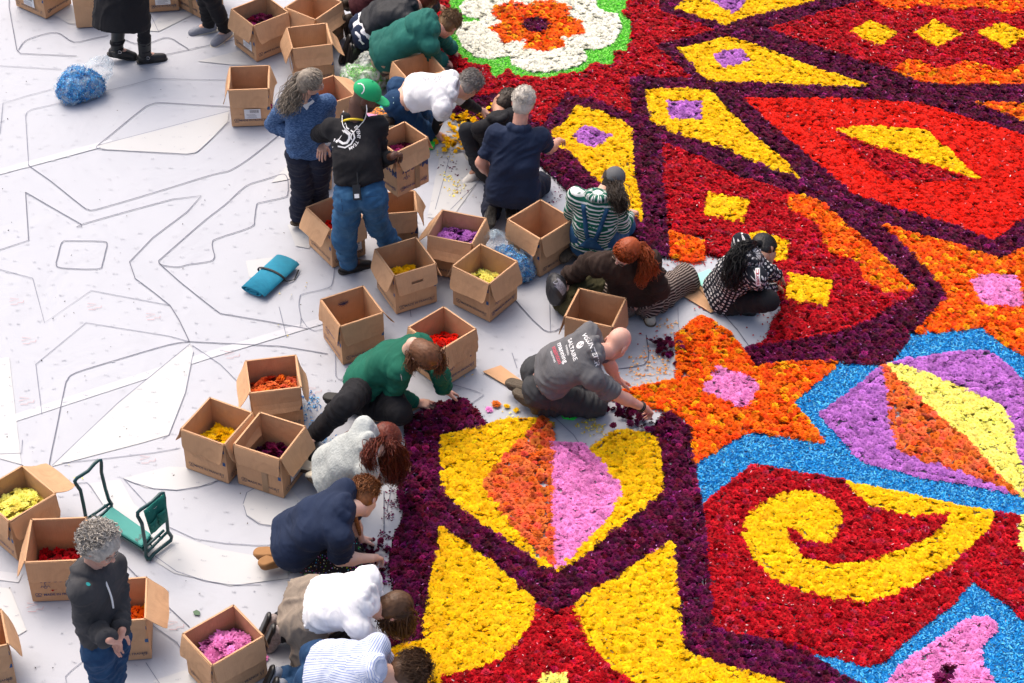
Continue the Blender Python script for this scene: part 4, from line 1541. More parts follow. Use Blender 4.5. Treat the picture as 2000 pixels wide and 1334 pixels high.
def hexgrid(sp, jit=.14):
    nx, ny = int((BX1 - BX0) / sp), int((BY1 - BY0) / (sp * .866))
    i, j = np.meshgrid(np.arange(nx), np.arange(ny))
    x = BX0 + (i + .5 * (j % 2)) * sp
    y = BY0 + j * sp * .866
    p = np.stack([x.ravel(), y.ravel(), np.zeros(x.size)], 1)
    p[:, :2] += rng.normal(size=(len(p), 2)) * sp * jit
    return p


def flakes(n_per_m2, ln, wd, look_kind):
    n = int((BX1 - BX0) * (BY1 - BY0) * n_per_m2)
    p = np.stack([rng.uniform(BX0, BX1, n), rng.uniform(BY0, BY1, n), rng.uniform(.004, .016, n)], 1)
    return p


def flake_mesh(name, p, ln, wd, cols, tilt=.35):
    n = len(p)
    a = rng.random(n) * 6.283
    l = ln * rng.uniform(.5, 1.25, n); w = wd * rng.uniform(.7, 1.3, n)
    d = np.stack([np.cos(a), np.sin(a), rng.normal(size=n) * tilt], 1) * l[:, None] / 2
    e = np.stack([-np.sin(a), np.cos(a), rng.normal(size=n) * tilt], 1) * w[:, None] / 2
    V = np.stack([p - d - e, p + d - e, p + d + e, p - d + e], 1)
    V[:, :, 2] = np.maximum(V[:, :, 2], .0045)
    F = np.arange(n * 4).reshape(n, 4)
    me = new_mesh(name, V.reshape(-1, 3), F)
    c = np.array(cols)[rng.integers(0, len(cols), n)] * np.clip(1 + rng.normal(size=(n, 1)) * .22, .5, 1.5)
    set_attr(me, 'Col', np.repeat(np.minimum(c, .95), 4, 0), 'FLOAT_COLOR')
    return me


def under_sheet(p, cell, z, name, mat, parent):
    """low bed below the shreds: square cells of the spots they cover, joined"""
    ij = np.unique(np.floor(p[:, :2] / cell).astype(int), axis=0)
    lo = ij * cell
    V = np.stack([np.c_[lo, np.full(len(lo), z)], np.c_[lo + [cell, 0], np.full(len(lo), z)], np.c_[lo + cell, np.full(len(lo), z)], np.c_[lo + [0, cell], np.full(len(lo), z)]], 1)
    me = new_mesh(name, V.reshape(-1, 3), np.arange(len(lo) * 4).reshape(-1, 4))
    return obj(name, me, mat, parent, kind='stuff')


BLUES = [(.010, .20, .56), (.015, .29, .68), (.006, .13, .40), (.10, .48, .82)]
GREENS = [(.10, .56, .035), (.18, .68, .07), (.06, .42, .025), (.30, .74, .16)]


def build_carpet():
    grids = {}
    for k, (kind, poly, label) in enumerate(PANELS):
        if kind in ('blue', 'green'):
            continue
        sp = FTYPE[kind][4]
        if sp not in grids:
            g = hexgrid(sp)
            px, py = PN(g + np.array([0, 0, .02]))
            grids[sp] = (g, LOOK(px, py))
        g, lab = grids[sp]
        P = g[lab == k].copy()
        if len(P) == 0: continue
        # a row of heads set along the outline, as the planters do, then the rest inside it
        E = []
        W = np.array([G(x, y, .02)[:2] for x, y in poly])
        for a in range(len(W)):
            p, q = W[a], W[(a + 1) % len(W)]
            L = np.linalg.norm(q - p)
            if L < 1e-4: continue
            d = (q - p) / L
            nr = np.array([-d[1], d[0]])
            for t in np.arange(sp * .4, L, sp * .92):
                for sg in (-1, 1):
                    E.append(np.array([*(p + d * t + nr * sg * sp * .34 + rng.normal(size=2) * .0025), .02]))
        E = np.array(E)
        E = E[LOOK(*PN(E)) == k]
        if len(E):
            keep = [0]
            for i in range(1, len(E)):
                if (np.hypot(*(E[keep[-12:], :2] - E[i, :2]).T) > sp * .62).all(): keep.append(i)
            E = E[keep]
            gx = {}
            for e in E: gx.setdefault((int(e[0] // .08), int(e[1] // .08)), []).append(e[:2])
            ok = []
            for p in P:
                cx_, cy_ = int(p[0] // .08), int(p[1] // .08)
                near = [e for i in (-1, 0, 1) for j in (-1, 0, 1) for e in gx.get((cx_ + i, cy_ + j), ())]
                ok.append(not near or min((p[0] - e[0]) ** 2 + (p[1] - e[1]) ** 2 for e in near) > (sp * .68) ** 2)
            P = np.concatenate([P[np.array(ok)], E])
        P[:, 2] = .008 + rng.random(len(P)) * .008
        c = P.mean(0); c[2] = 0
        root = empty('flower_bed', c, label=label, cat='flower bed', group='panels of the flower carpet')
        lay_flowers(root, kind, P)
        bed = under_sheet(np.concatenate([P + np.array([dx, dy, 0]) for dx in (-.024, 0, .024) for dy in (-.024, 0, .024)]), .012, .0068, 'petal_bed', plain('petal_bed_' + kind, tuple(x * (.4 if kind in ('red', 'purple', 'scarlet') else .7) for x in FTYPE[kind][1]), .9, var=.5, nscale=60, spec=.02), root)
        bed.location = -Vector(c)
    for k, (kind, poly, label) in enumerate(PANELS):
        if kind not in ('blue', 'green'): continue
        dens = 15000
        p = flakes(dens, .024, .0065, kind)
        px, py = PN(p)
        p = p[LOOK(px, py) == k]
        cols = BLUES if kind == 'blue' else GREENS
        m = flower_mat()
        o = obj('coloured_shreds', flake_mesh('shreds', p, .024 if kind == 'blue' else .018, .0066, cols), m, label=label, cat='shredded petals', kind='stuff')
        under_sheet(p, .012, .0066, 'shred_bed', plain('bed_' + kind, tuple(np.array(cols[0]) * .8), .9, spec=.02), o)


build_carpet()
print('carpet', round(time.time() - T0, 1))


def heap_px(kind, label, pts, n, spread, zmax=.03, nmax=300):
    """a loose heap lying on the canvas around the given spots"""
    P = []
    for i in range(n):
        x, y = random.choice(pts)
        q = G(x, y)
        P.append(q + np.array([random.gauss(0, spread), random.gauss(0, spread), 0]))
    P = np.array(P)
    keep = []
    for q in P:
        if all((q[0] - r[0]) ** 2 + (q[1] - r[1]) ** 2 > .027 ** 2 for r in keep[-80:]): keep.append(q)
    P = np.array(keep)
    P[:, 2] = .008 + rng.random(len(P)) * zmax
    root = empty('flower_heap', (*P.mean(0)[:2], 0), label=label, cat='flower heap')
    lay_flowers(root, kind, P, nmax, tilt=.5)


heap_px('yellow', 'loose heap of yellow flowers left of the man in black', [(885, 275), (905, 262), (925, 268), (935, 285), (900, 288), (878, 283)], 130, .055)
heap_px('yellow', 'strip of yellow flowers below the grey haired head in white', [(890, 238), (915, 234), (935, 230), (955, 226), (975, 217), (990, 210)], 110, .045)
heap_px('purple', 'small heap of dark purple flowers left of the orange star', [(1284, 672), (1292, 682), (1300, 676), (1303, 690), (1312, 680), (1322, 686), (1297, 697)], 40, .03)
heap_px('purple', 'dark purple heap under the hand of the bald man', [(1215, 808), (1228, 803), (1240, 815), (1250, 828), (1262, 833), (1225, 822), (1272, 842)], 85, .04)
heap_px('purple', 'dark purple heap beside the arm of the woman in navy', [(700, 1085), (715, 1072), (735, 1080), (725, 1100), (705, 1108), (742, 1110), (690, 1115)], 85, .045)
for kind, x, y, lb in (('pink', 955, 802, 'single pink flower lying left of the loose row'), ('salmon', 969, 792, 'single copper orange flower in the loose row'), ('yellow', 989, 796, 'single yellow flower beside the copper one'),
                       ('yellow', 1009, 803, 'single yellow flower nearest the shoe of the kneeling man'), ('yellow', 867, 275, 'single yellow flower beside the hand on the canvas'), ('purple', 1320, 712, 'single dark purple flower near the star point'), ('pink', 518, 1287, 'single pink flower beside the lowest box')):
    root = empty('loose_flower', G(x, y), label=lb, cat='flower')
    lay_flowers(root, kind, np.array([G(x, y) + np.array([0, 0, .006])]), 1)

# petals and crumbs strewn about
CR = {'red': [(.42, .01, .02), (.30, .005, .012)], 'purple': [(.07, .004, .035), (.12, .006, .06)], 'yellow': [(.85, .60, .05), (.8, .7, .2)], 'orange': [(.85, .30, .05), (.85, .45, .15)], 'blue': BLUES, 'dark': [(.03, .028, .025), (.10, .08, .06)], 'flesh': [(.80, .42, .46), (.72, .20, .28), (.8, .6, .6)], 'lav': [(.32, .06, .30), (.45, .16, .42)]}


def strew(label, col, spots, n, spread, ln=.016, wd=.009, zoff=0.0):
    P = []
    for i in range(n):
        x, y = random.choice(spots)
        q = G(x + random.gauss(0, spread), y + random.gauss(0, spread * .7))
        P.append(q + np.array([0, 0, .006 + zoff + random.random() * .004]))
    obj('petal_and_shine_flecks', flake_mesh('petal_and_shine_flecks', np.array(P), ln, wd, CR[col]), flower_mat(), label=label, cat='petals', kind='stuff')


strew('dark red petals strewn around the mint mat', 'red', [(1390, 500), (1340, 520), (1300, 510), (1480, 600), (1500, 620), (1495, 650), (1370, 590), (1290, 660), (1510, 575)], 130, 16)
strew('orange petals strewn left of the orange star', 'orange', [(1250, 700), (1280, 715), (1300, 720), (1240, 730), (1305, 740), (1310, 640), (1265, 745), (1230, 765)], 190, 16)
strew('dark purple petals along the edge of the lower border', 'purple', [(765, 985), (760, 1010), (770, 960), (752, 1070), (750, 1120), (745, 1140), (755, 1050), (730, 1130)], 170, 9)
strew('dark petals on the canvas beside the navy T-shirt man', 'purple', [(885, 330), (870, 320), (1080, 390), (1095, 380), (1075, 400), (905, 370)], 60, 12)
strew('yellow petals scattered on the canvas by the kneeling men', 'yellow', [(900, 365), (885, 375), (870, 300), (880, 350), (1155, 832), (1160, 838), (1150, 828), (1165, 840), (1000, 815), (1150, 815)], 170, 10)
strew('bright blue shreds spilled beside the copper flower box', 'blue', [(608, 780), (605, 800), (612, 790), (605, 815), (612, 830), (603, 775), (640, 860)], 110, 8, .02, .006)
strew('dark crumbs and bits scattered over the bare canvas', 'dark', [(x, y) for x in range(0, 900, 90) for y in range(60, 1334, 110)], 150, 45, .010, .006)
strew('few yellow bits on the bare canvas', 'yellow', [(430, 100), (563, 567), (560, 660), (137, 925), (590, 560), (940, 730), (1150, 700)], 16, 14, .014, .008)
strew('lavender petals around the purple heap', 'lav', [(738, 1115), (748, 1100), (757, 1130), (1275, 850), (1265, 845)], 50, 8)
# pale petals lying on the red panels, painted shine flecks on the purple ones
n = 26000
q = np.stack([rng.uniform(BX0, BX1, n), rng.uniform(BY0, BY1, n), rng.uniform(.026, .032, n)], 1)
L = LOOK(*PN(q))
kinds = np.array([p[0] for p in PANELS] + ['none'])
kk = kinds[L]
sel = ((kk == 'red') & (rng.random(n) < .22)) | ((kk == 'scarlet') & (rng.random(n) < .16)) 
obj('petal_and_shine_flecks', flake_mesh('petal_and_shine_flecks', q[sel], .017, .005, CR['flesh']), flower_mat(), label='pale petals fallen on the red panels', cat='petals', kind='stuff')
sel = (kk == 'purple') & (rng.random(n) < .20)  # shine of the purple heads, painted as small lavender flecks
obj('petal_and_shine_flecks', flake_mesh('petal_and_shine_flecks', q[sel], .015, .006, CR['lav']), flower_mat(), label='lavender flecks painted as shine on the dark purple bands', cat='petals', kind='stuff')
sel = ((kk == 'yellow') & (rng.random(n) < .30)) | ((kk == 'pale') & (rng.random(n) < .12)) | ((kk == 'orange') & (rng.random(n) < .10))
CR['leaf'] = [(.03, .05, .008), (.015, .02, .005), (.08, .05, .01)]
obj('leaf_bits', flake_mesh('leaf_bits', q[sel] - np.array([0, 0, .004]), .010, .0045, CR['leaf']), flower_mat(), label='dark leaf bits and sepals between the yellow and orange flowers', cat='leaf bits', kind='stuff')

# ------------------------------------------------------------------ cardboard boxes
CARD = cardboard()
CARD_OLD = cardboard('cardboard_worn', (.54, .315, .175))
INK = plain('blue_ink', (.045, .06, .155), .7, var=.25, nscale=60)
INKD = plain('dark_ink', (.10, .085, .10), .7, var=.3, nscale=80)
BLUE_TAB = plain('blue_print_mark', (.01, .075, .22), .6)
PAPER = plain('white_paper', (.74, .75, .77), .6, var=.04)
TAPE = plain('brown_tape', (.33, .20, .105), .3, var=.1)
T = .0055


def flap_mesh(L, fl, slot=False, rb=random):
    c = .010
    pts = [(-L / 2 + .002, 0), (L / 2 - .002, 0), (L / 2 - c, -fl + .012), (L / 2 - c - .014, -fl), (-L / 2 + c + .014, -fl), (-L / 2 + c, -fl + .012)]
    n = len(pts)
    v = [(x, 0, z) for x, z in pts] + [(x, -T * .8, z) for x, z in pts]
    if not slot:
        nx, nyy = 8, 5
        bend, twist, curl = rb.uniform(-.012, .022), rb.uniform(-.012, .012), [rb.uniform(-.004, .022) * (rb.random() < .55) for _ in range(2)]
        crease = rb.uniform(.35, .8); ck = rb.uniform(-.02, .03) * (rb.random() < .5)
        v, f = [], []
        for side in (0, 1):
            for b in range(nyy + 1):
                for a in range(nx + 1):
                    u, t = a / nx * 2 - 1, b / nyy
                    w = L / 2 - .002 - c * t - (.012 if b == nyy else 0) * abs(u)
                    y = -bend * t * t * (1 - .5 * u * u) + twist * u * t - (curl[0] if u < 0 else curl[1]) * max(0, abs(u) - .45) ** 2 * t * 3 - ck * max(0, t - crease) * 2
                    v.append((u * w, y - side * T * .8, -fl * t * (1 - .03 * rb.random() * (b == nyy))))
        m = (nx + 1) * (nyy + 1)
        for b in range(nyy):
            for a in range(nx):
                k = b * (nx + 1) + a
                f += [(k, k + 1, k + nx + 2, k + nx + 1), (m + k + 1, m + k, m + k + nx + 1, m + k + nx + 2)]
        edge = [a for a in range(nx + 1)] + [b * (nx + 1) + nx for b in range(1, nyy + 1)] + [nyy * (nx + 1) + a for a in range(nx - 1, -1, -1)] + [b * (nx + 1) for b in range(nyy - 1, 0, -1)]
        for a in range(len(edge)):
            p, q = edge[a], edge[(a + 1) % len(edge)]
            f.append((q, p, p + m, q + m))
        return new_mesh('flap', v, f)
    else:      # hand hole in the flap
        s = [(-.045, -fl * .55 + .012), (.045, -fl * .55 + .012), (.045, -fl * .55 - .012), (-.045, -fl * .55 - .012)]
        b = 2 * n
        v += [(x, 0, z) for x, z in s] + [(x, -T * .8, z) for x, z in s]

        def side(o, t):
            return [(o + 0, o + 1, t + 1, t + 0), (o + 1, o + 2, t + 2, t + 1), (o + 2, o + 3, t + 2), (o + 3, o + 4, t + 3, t + 2), (o + 4, o + 5, t + 3), (o + 5, o + 0, t + 0, t + 3)]
        f = side(0, b) + [q[::-1] for q in side(n, b + 4)]
        f += [(i, i + n, (i + 1) % n + n, (i + 1) % n) for i in range(n)]
        f += [(b + i, b + (i + 1) % 4, b + 4 + (i + 1) % 4, b + 4 + i) for i in range(4)]
    return new_mesh('flap', v, f)


def face_print(items, y=-.0014):
    mb = MB()
    for v, f in items:
        mb.add([(p[0], y, p[1]) for p in v], f)
    return mb


def ring2(cx, cy, r, w, n=14):
    return stroke2([(cx + r * math.cos(t), cy + r * math.sin(t)) for t in np.arange(n) * 2 * math.pi / n], w, True)


def box_prints(L, h, massey=False, upside=False):
    it = [tx('MADE IN FRANCE', .027, .01, .060, xs=1.0)]
    x = -L / 2 + .045
    it += [ring2(x - .010, .066, .010, .0035), ring2(x + .010, .066, .010, .0035), rect2(x, .046, .034, .005)]
    x = L / 2 - .038
    it += [stroke2([(x - .014, .075), (x - .012, .055), (x - .002, .055), (x, .075)], .003), rect2(x - .007, .047, .003, .014), rect2(x - .007, .041, .012, .003), stroke2([(x + .008, .076), (x + .008, .042)], .003), stroke2([(x + .014, .076), (x + .008, .062)], .003)]
    if massey:
        w = tx('Massey', .085, .02, h * .52, rot=math.pi if upside else 0)
        it.append(w)
        ex, ey = -L * .22, h * .36
        it += [ring2(ex, ey, .010, .004), stroke2([(ex, ey + .012), (ex, ey + .045)], .004), stroke2([(ex - .016, ey + .052), (ex - .006, ey + .058), (ex, ey + .045), (ex + .008, ey + .058), (ex + .016, ey + .052)], .004), stroke2([(ex - .03, ey - .004), (ex - .02, ey + .016), (ex - .012, ey + .004)], .004), stroke2([(ex + .03, ey - .004), (ex + .02, ey + .016), (ex + .012, ey + .004)], .004)]
    return it


def barcode(cx, cz, w, h):
    it, x = [], cx - w * .15
    r = random.Random(int(abs(cx) * 1e4) + 3)
    while x < cx + w * .38:
        b = r.uniform(.0012, .004)
        it.append(rect2(x, cz + h * .26, b, h * .30)); x += b + r.uniform(.0015, .004)
    for i in range(4):
        it.append(rect2(cx - w * .05 + r.uniform(-.01, .01), cz - h * (.05 + .11 * i), w * r.uniform(.5, .8), .0022))
    return it


DIRS = {'left': (-1, 0), 'right': (1, 0), 'near': (0, -1), 'far': (0, 1), 'nl': (-.7, -.7), 'nr': (.7, -.7), 'fl': (-.7, .7), 'fr': (.7, .7)}


def side_of(yaw, d):
    best, bi = -9, 0
    for i in range(4):
        a = yaw + i * math.pi / 2
        o = (math.sin(a), -math.cos(a))
        v = o[0] * DIRS[d][0] + o[1] * DIRS[d][1]
        if v > best: best, bi = v, i
    return bi


def make_box(ring, label, h=.36, fl=.165, flaps=None, fill=None, level=.12, mound=.05, n=60, sticker=None, massey=None, upside=False, old=False, slot=None, z0=0.0, dims=None, made=True, tape=None, where=(0, 0, 1), heap=None, marks=('near',)):
    c = np.array([G(x, y, z0 + h) for x, y in ring])
    ctr = c.mean(0)
    e1 = .5 * ((c[1] - c[0]) + (c[2] - c[3])); e2 = .5 * ((c[3] - c[0]) + (c[2] - c[1]))
    # best square corner: rotate both halfway to perpendicular
    a1, a2 = math.atan2(e1[1], e1[0]), math.atan2(e2[1], e2[0])
    d = (a2 - a1 + math.pi) % (2 * math.pi) - math.pi
    tgt = math.pi / 2 if d > 0 else -math.pi / 2
    yaw = a1 + (d - tgt) / 2
    w, dp = np.linalg.norm(e1[:2]), np.linalg.norm(e2[:2])
    w, dp = np.clip(w, .27, .44), np.clip(dp, .27, .44)
    if dims: w, dp = dims
    DEBUG.append(('box', label[:30], round(float(w), 2), round(float(dp), 2), round(math.degrees(d))))
    mat = CARD_OLD if old else CARD
    root = empty('cardboard_box', (ctr[0], ctr[1], z0 + .008), yaw, label=label, cat='box', group='cardboard flower boxes')
    rb = random.Random(int(abs(ring[0][0]) * 7 + abs(ring[0][1])))
    obj('bottom_panel', MB().box((0, 0, .003), (w - .002, dp - .002, .005)).mesh('bottom_panel'), mat, root)
    fa = {side_of(yaw, k): v for k, v in (flaps or {}).items()}
    st = {side_of(yaw, k) for k in ([sticker] if isinstance(sticker, str) else (sticker or []))}
    ms = {side_of(yaw, k) for k in ([massey] if isinstance(massey, str) else (massey or []))}
    sl = side_of(yaw, slot) if slot else -1
    tp = side_of(yaw, tape) if tape else -1
    for i in range(4):
        L = (w if i % 2 == 0 else dp - 2 * T - .001)
        D = (dp if i % 2 == 0 else w) / 2
        th = i * math.pi / 2
        loc = (math.sin(th) * D, -math.cos(th) * D, .0)
        # walls bow a little
        bow = rb.uniform(-.012, .012)
        nx = 6
        v, f = [], []
        for yy in (0, T):
            for zz in (.006, h * .5, h):
                for k in range(nx + 1):
                    u = k / nx * 2 - 1
                    by = bow * (1 - u * u) * (1 if zz > .1 else 0) * (1 if zz < h else .6)
                    v.append((u * L / 2, yy - by, zz))
        m = nx + 1
        for r in range(2):
            for k in range(nx):
                a = r * m + k
                f.append((a, a + 1, a + m + 1, a + m))
                b2 = a + 3 * m
                f.append((b2 + 1, b2, b2 + m, b2 + m + 1))
        for k in range(nx):
            f.append((2 * m + k, 2 * m + k + 1, 5 * m + k + 1, 5 * m + k))
            f.append((k + 1, k, 3 * m + k, 3 * m + k + 1))
        for k in (0, nx):
            for r in range(2):
                q = (r * m + k, (r + 1) * m + k, (r + 4) * m + k, (r + 3) * m + k)
                f.append(q if k == 0 else q[::-1])
        pn = obj('side_panel', new_mesh('side_panel', v, f), mat, root, loc)
        pn.rotation_euler = (0, 0, th)
        if made:
            o = obj('lettering', face_print(box_prints(L, h, i in ms, upside), -.0018 - max(0, bow)).mesh('lettering'), INK if i in ms else INKD, pn)
        if i in st:
            sx, sz = rb.uniform(-.03, .06), h * .34
            s = obj('paper_label', face_print([rect2(sx, sz, .135, .095)], -.0030 - max(0, bow)).mesh('paper_label'), PAPER, pn)
            obj('label_print', face_print(barcode(sx, sz, .135, .095), -.0042 - max(0, bow)).mesh('label_print'), INKD, pn)
        if i == tp:
            obj('tape_strip', face_print([rect2(L * .12, h * .28, .045, h * .52)], -.0030 - max(0, bow)).mesh('tape_strip'), TAPE, pn)
        mb = face_print([rect2(L / 2 - .014, h * .48, .022, .032), rect2(L / 2 - .014, h * .80, .022, .032)], -.0016)
        obj('blue_mark', mb.mesh('blue_mark'), BLUE_TAB, pn)
        ang = math.radians(fa.get(i, rb.uniform(5, 17)))
        LL = w if i % 2 == 0 else dp
        fo = obj('flap', flap_mesh(LL, fl * rb.uniform(.96, 1.03), i == sl, rb), mat, root, (math.sin(th) * (D + .0035), -math.cos(th) * (D + .0035), h - .001))
        fo.rotation_euler = (-ang, rb.uniform(-.03, .03), th)
        # folded rim
        rm = obj('rim_fold', MB().box((0, T * .3, 0), (LL + .004, T * 2.0, .006)).mesh('rim_fold'), mat, root, (math.sin(th) * D, -math.cos(th) * D, h + .0025))
        rm.rotation_euler = (0, 0, th)
    if fill:
        P = []
        cy, sy = math.cos(yaw), math.sin(yaw)
        inset = .035
        tries = 0
        while len(P) < n and tries < n * 30:
            tries += 1
            u, v_ = random.uniform(-1, 1), random.uniform(-1, 1)
            x, y = u * (w / 2 - inset), v_ * (dp / 2 - inset)
            hz = level + mound * (1 - .8 * ((u - where[0]) ** 2 + (v_ - where[1]) ** 2)) + random.uniform(-.010, .016)
            if hz < .02: continue
            q = np.array([ctr[0] + cy * x - sy * y, ctr[1] + sy * x + cy * y, z0 + hz])
            if all((q[0] - r[0]) ** 2 + (q[1] - r[1]) ** 2 > .040 ** 2 for r in P): P.append(q)
        if P:
            hp_ = empty('flower_heap', (ctr[0], ctr[1], z0 + .02), label=heap or ('%s flowers heaped in the %s' % (fill, label)), cat='flower heap')
            lay_flowers(hp_, fill, np.array(P), 300, tilt=.40, grow=1.38)
            # the heap's body under the heads
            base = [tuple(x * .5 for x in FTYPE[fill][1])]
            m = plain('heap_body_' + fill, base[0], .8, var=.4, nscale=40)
            g = 9
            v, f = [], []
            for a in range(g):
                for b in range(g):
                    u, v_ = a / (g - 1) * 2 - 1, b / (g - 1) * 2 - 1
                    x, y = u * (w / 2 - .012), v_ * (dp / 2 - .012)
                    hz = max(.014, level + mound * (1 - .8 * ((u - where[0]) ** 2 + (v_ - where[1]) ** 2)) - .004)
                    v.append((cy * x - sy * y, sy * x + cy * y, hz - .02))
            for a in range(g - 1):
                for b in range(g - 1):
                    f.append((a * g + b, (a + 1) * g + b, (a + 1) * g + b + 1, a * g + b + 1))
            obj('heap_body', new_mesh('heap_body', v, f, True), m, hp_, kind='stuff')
    return root, ctr, yaw, w, dp


def boxes():
    mb = make_box
    mb([(70, -82), (133, -60), (79, -32), (17, -55)], 'box cut by the top edge, leftmost, with two paper labels', sticker='nl')
    mb([(142, -52), (212, -55), (215, -16), (140, -14)], 'box at the top edge left of the black coat', flaps={'near': 4}, tape='near', made=False)
    mb([(285, -80), (338, -82), (343, -47), (283, -43)], 'box at the top edge right of the black coat', sticker='near')
    mb([(338, -54), (385, -77), (432, -56), (384, -33)], 'box at the top edge behind the walking legs', tape='nl')
    mb([(452, 20), (519, -6), (564, 26), (495, 53)], 'box of dark purple flowers at the top beside an empty box', heap='dark purple flowers inside the box at the top', fill='purple', level=.20, mound=.05, n=60, sticker='nl', flaps={'nl': 18, 'nr': 12})
    mb([(554, 17), (610, -17), (668, 6), (617, 40)], 'empty box at the top behind the box of white flowers', flaps={'nl': 14, 'nr': 14})
    mb([(559, 56), (636, 48), (651, 89), (572, 97)], 'box with a few white flowers behind the long grey hair', heap='white flowers inside the box behind the long grey hair', fill='white', level=.10, mound=.04, n=16, sticker='left', flaps={'left': 24, 'right': 22, 'near': 9})
    mb([(449, 132), (526, 131), (525, 175), (446, 179)], 'box with a barcode label standing alone left of the grey haired woman', heap='dark purple flowers low inside the lone box with a barcode', fill='purple', level=.09, mound=.03, n=45, sticker='near', flaps={'left': 17, 'right': 9, 'near': 6})
    mb([(649, 150), (684, 190), (640, 208), (603, 166)], 'box of red flowers between the grey haired woman and the green cap', heap='red flowers inside the box left of the green cap', fill='scarlet', level=.15, mound=.06, n=50, flaps={'right': 62})
    mb([(765, 123), (836, 104), (871, 141), (800, 160)], 'empty box behind the white T-shirt back', flaps={'left': 16, 'fr': 20})
    mb([(572, 262), (642, 262), (646, 300), (568, 300)], 'box half hidden behind the navy trousers', heap='red flowers inside the box behind the navy trousers', fill='scarlet', level=.27, mound=.05, n=40)
    mb([(599, 407), (662, 382), (712, 425), (644, 452)], 'box of red flowers behind the jeans of the man in black', heap='red flowers inside the box behind the jeans', fill='scarlet', level=.14, mound=.05, n=60, flaps={'nl': 30, 'nr': 22}, sticker='nr')
    mb([(745, 378), (803, 376), (811, 416), (752, 420)], 'empty box below the held box, right of the jeans', flaps={'right': 24, 'near': 8}, massey='near', upside=True, old=True)
    mb([(863, 412), (951, 429), (920, 478), (835, 463)], 'box full of lilac flowers', heap='lilac flowers filling their box', fill='lilac', level=.22, mound=.04, n=95, flaps={'left': 32, 'near': 10}, where=(0, 0))
    mb([(733, 489), (812, 466), (852, 517), (770, 542)], 'box of yellow flowers with a hand hole in its flap', heap='yellow flowers inside the box with the hand hole', fill='yellow', level=.13, mound=.05, n=70, flaps={'nl': 16, 'nr': 12}, slot='nr')
    mb([(885, 522), (938, 478), (1009, 513), (956, 558)], 'box of pale yellow flowers beside the bag of blue shreds', heap='pale yellow flowers inside the box beside the blue bag', fill='pale', level=.15, mound=.06, n=75, flaps={'nl': 13, 'nr': 15}, massey='nr')
    mb([(991, 430), (1057, 393), (1118, 429), (1057, 471)], 'nearly empty box behind the kneeling man in navy', heap='few red flowers at the bottom of the nearly empty box', fill='red', level=.02, mound=.03, n=5, flaps={'nl': 14, 'nr': 10}, sticker='nl', where=(.6, -.6))
    mb([(1132, 565), (1223, 586), (1195, 640), (1102, 622)], 'creased worn box in front of the striped trousers', heap='dark petals at the bottom of the creased worn box', old=True, made=False, fill='purple', level=.015, mound=.02, n=14, flaps={'left': 12, 'near': 3, 'right': 5}, fl=.20)
    mb([(626, 587), (709, 561), (749, 613), (665, 640)], 'empty box with a blue scribble on its inner wall', flaps={'nr': 8, 'fr': 24, 'nl': 4}, massey='nl', old=True)
    mb([(798, 643), (866, 600), (930, 646), (860, 685)], 'box of red flowers behind the woman in the green sweatshirt', heap='red flowers inside the box behind the green sweatshirt', fill='scarlet', level=.17, mound=.06, n=80, flaps={'nr': 17}, massey='nr')
    mb([(481, 706), (577, 697), (589, 757), (487, 772)], 'box of copper orange flowers', heap='copper orange flowers filling their box', fill='salmon', level=.19, mound=.05, n=75, flaps={'left': 20, 'near': 8}, where=(0, 0))
    mb([(354, 841), (410, 778), (493, 809), (438, 871)], 'box of bright yellow flowers left of the box of purple ones', heap='bright yellow flowers inside the box left of the purple ones', fill='yellow', level=.14, mound=.06, n=60, flaps={'nl': 10, 'nr': 16}, where=(0, 0))
    mb([(457, 871), (508, 807), (597, 836), (547, 899)], 'box of dark purple flowers in front of the copper orange box', heap='dark purple flowers inside the box in front of the copper ones', fill='purple', level=.12, mound=.06, n=50, flaps={'nl': 9, 'nr': 20}, sticker='nr', tape='nl')
    mb([(44, 912), (109, 966), (18, 1022), (-45, 965)], 'box of pale yellow flowers at the left edge', heap='pale yellow flowers inside the box at the left edge', fill='pale', level=.22, mound=.05, n=95, flaps={'fr': 55, 'nr': 8, 'nl': 12}, massey='nl', upside=True, where=(0, 0))
    mb([(62, 1017), (168, 1013), (160, 1097), (48, 1100)], 'box of dark red flowers left of the curly grey hair', heap='dark red flowers inside the box left of the curly hair', fill='red', level=.09, mound=.03, n=80, flaps={'left': 20, 'near': 5}, massey='near', upside=True)
    mb([(205, 1135), (281, 1131), (282, 1213), (203, 1217)], 'box of orange flowers behind the charcoal hoodie', heap='orange flowers inside the box behind the charcoal hoodie', fill='orange', level=.13, mound=.04, n=60, flaps={'right': 42, 'near': 6})
    mb([(355, 1238), (456, 1188), (517, 1243), (415, 1303)], 'box of pink flowers at the bottom edge', heap='pink flowers inside the box at the bottom edge', fill='pink', level=.20, mound=.05, n=85, flaps={'nl': 8, 'nr': 8}, where=(0, 0))
    mb([(-80, 1210), (-4, 1195), (12, 1262), (-66, 1280)], 'box cut off by the left edge near the bottom', flaps={'right': 22})
    # scribble on the inside wall and a cardboard scrap or two
    held = mb([(745, 264), (773, 253), (834, 272), (775, 293)], 'box lettered upside down held by the man in the green cap', heap='dark purple flowers inside the held box', h=.40, fl=.15, z0=.66, dims=(.30, .27), fill='purple', level=.24, mound=.04, n=40, massey=('nr', 'nl'), upside=True, flaps={'nr': 9, 'nl': 6, 'fr': 10}, tape='nr')
    return held


HELD = boxes()


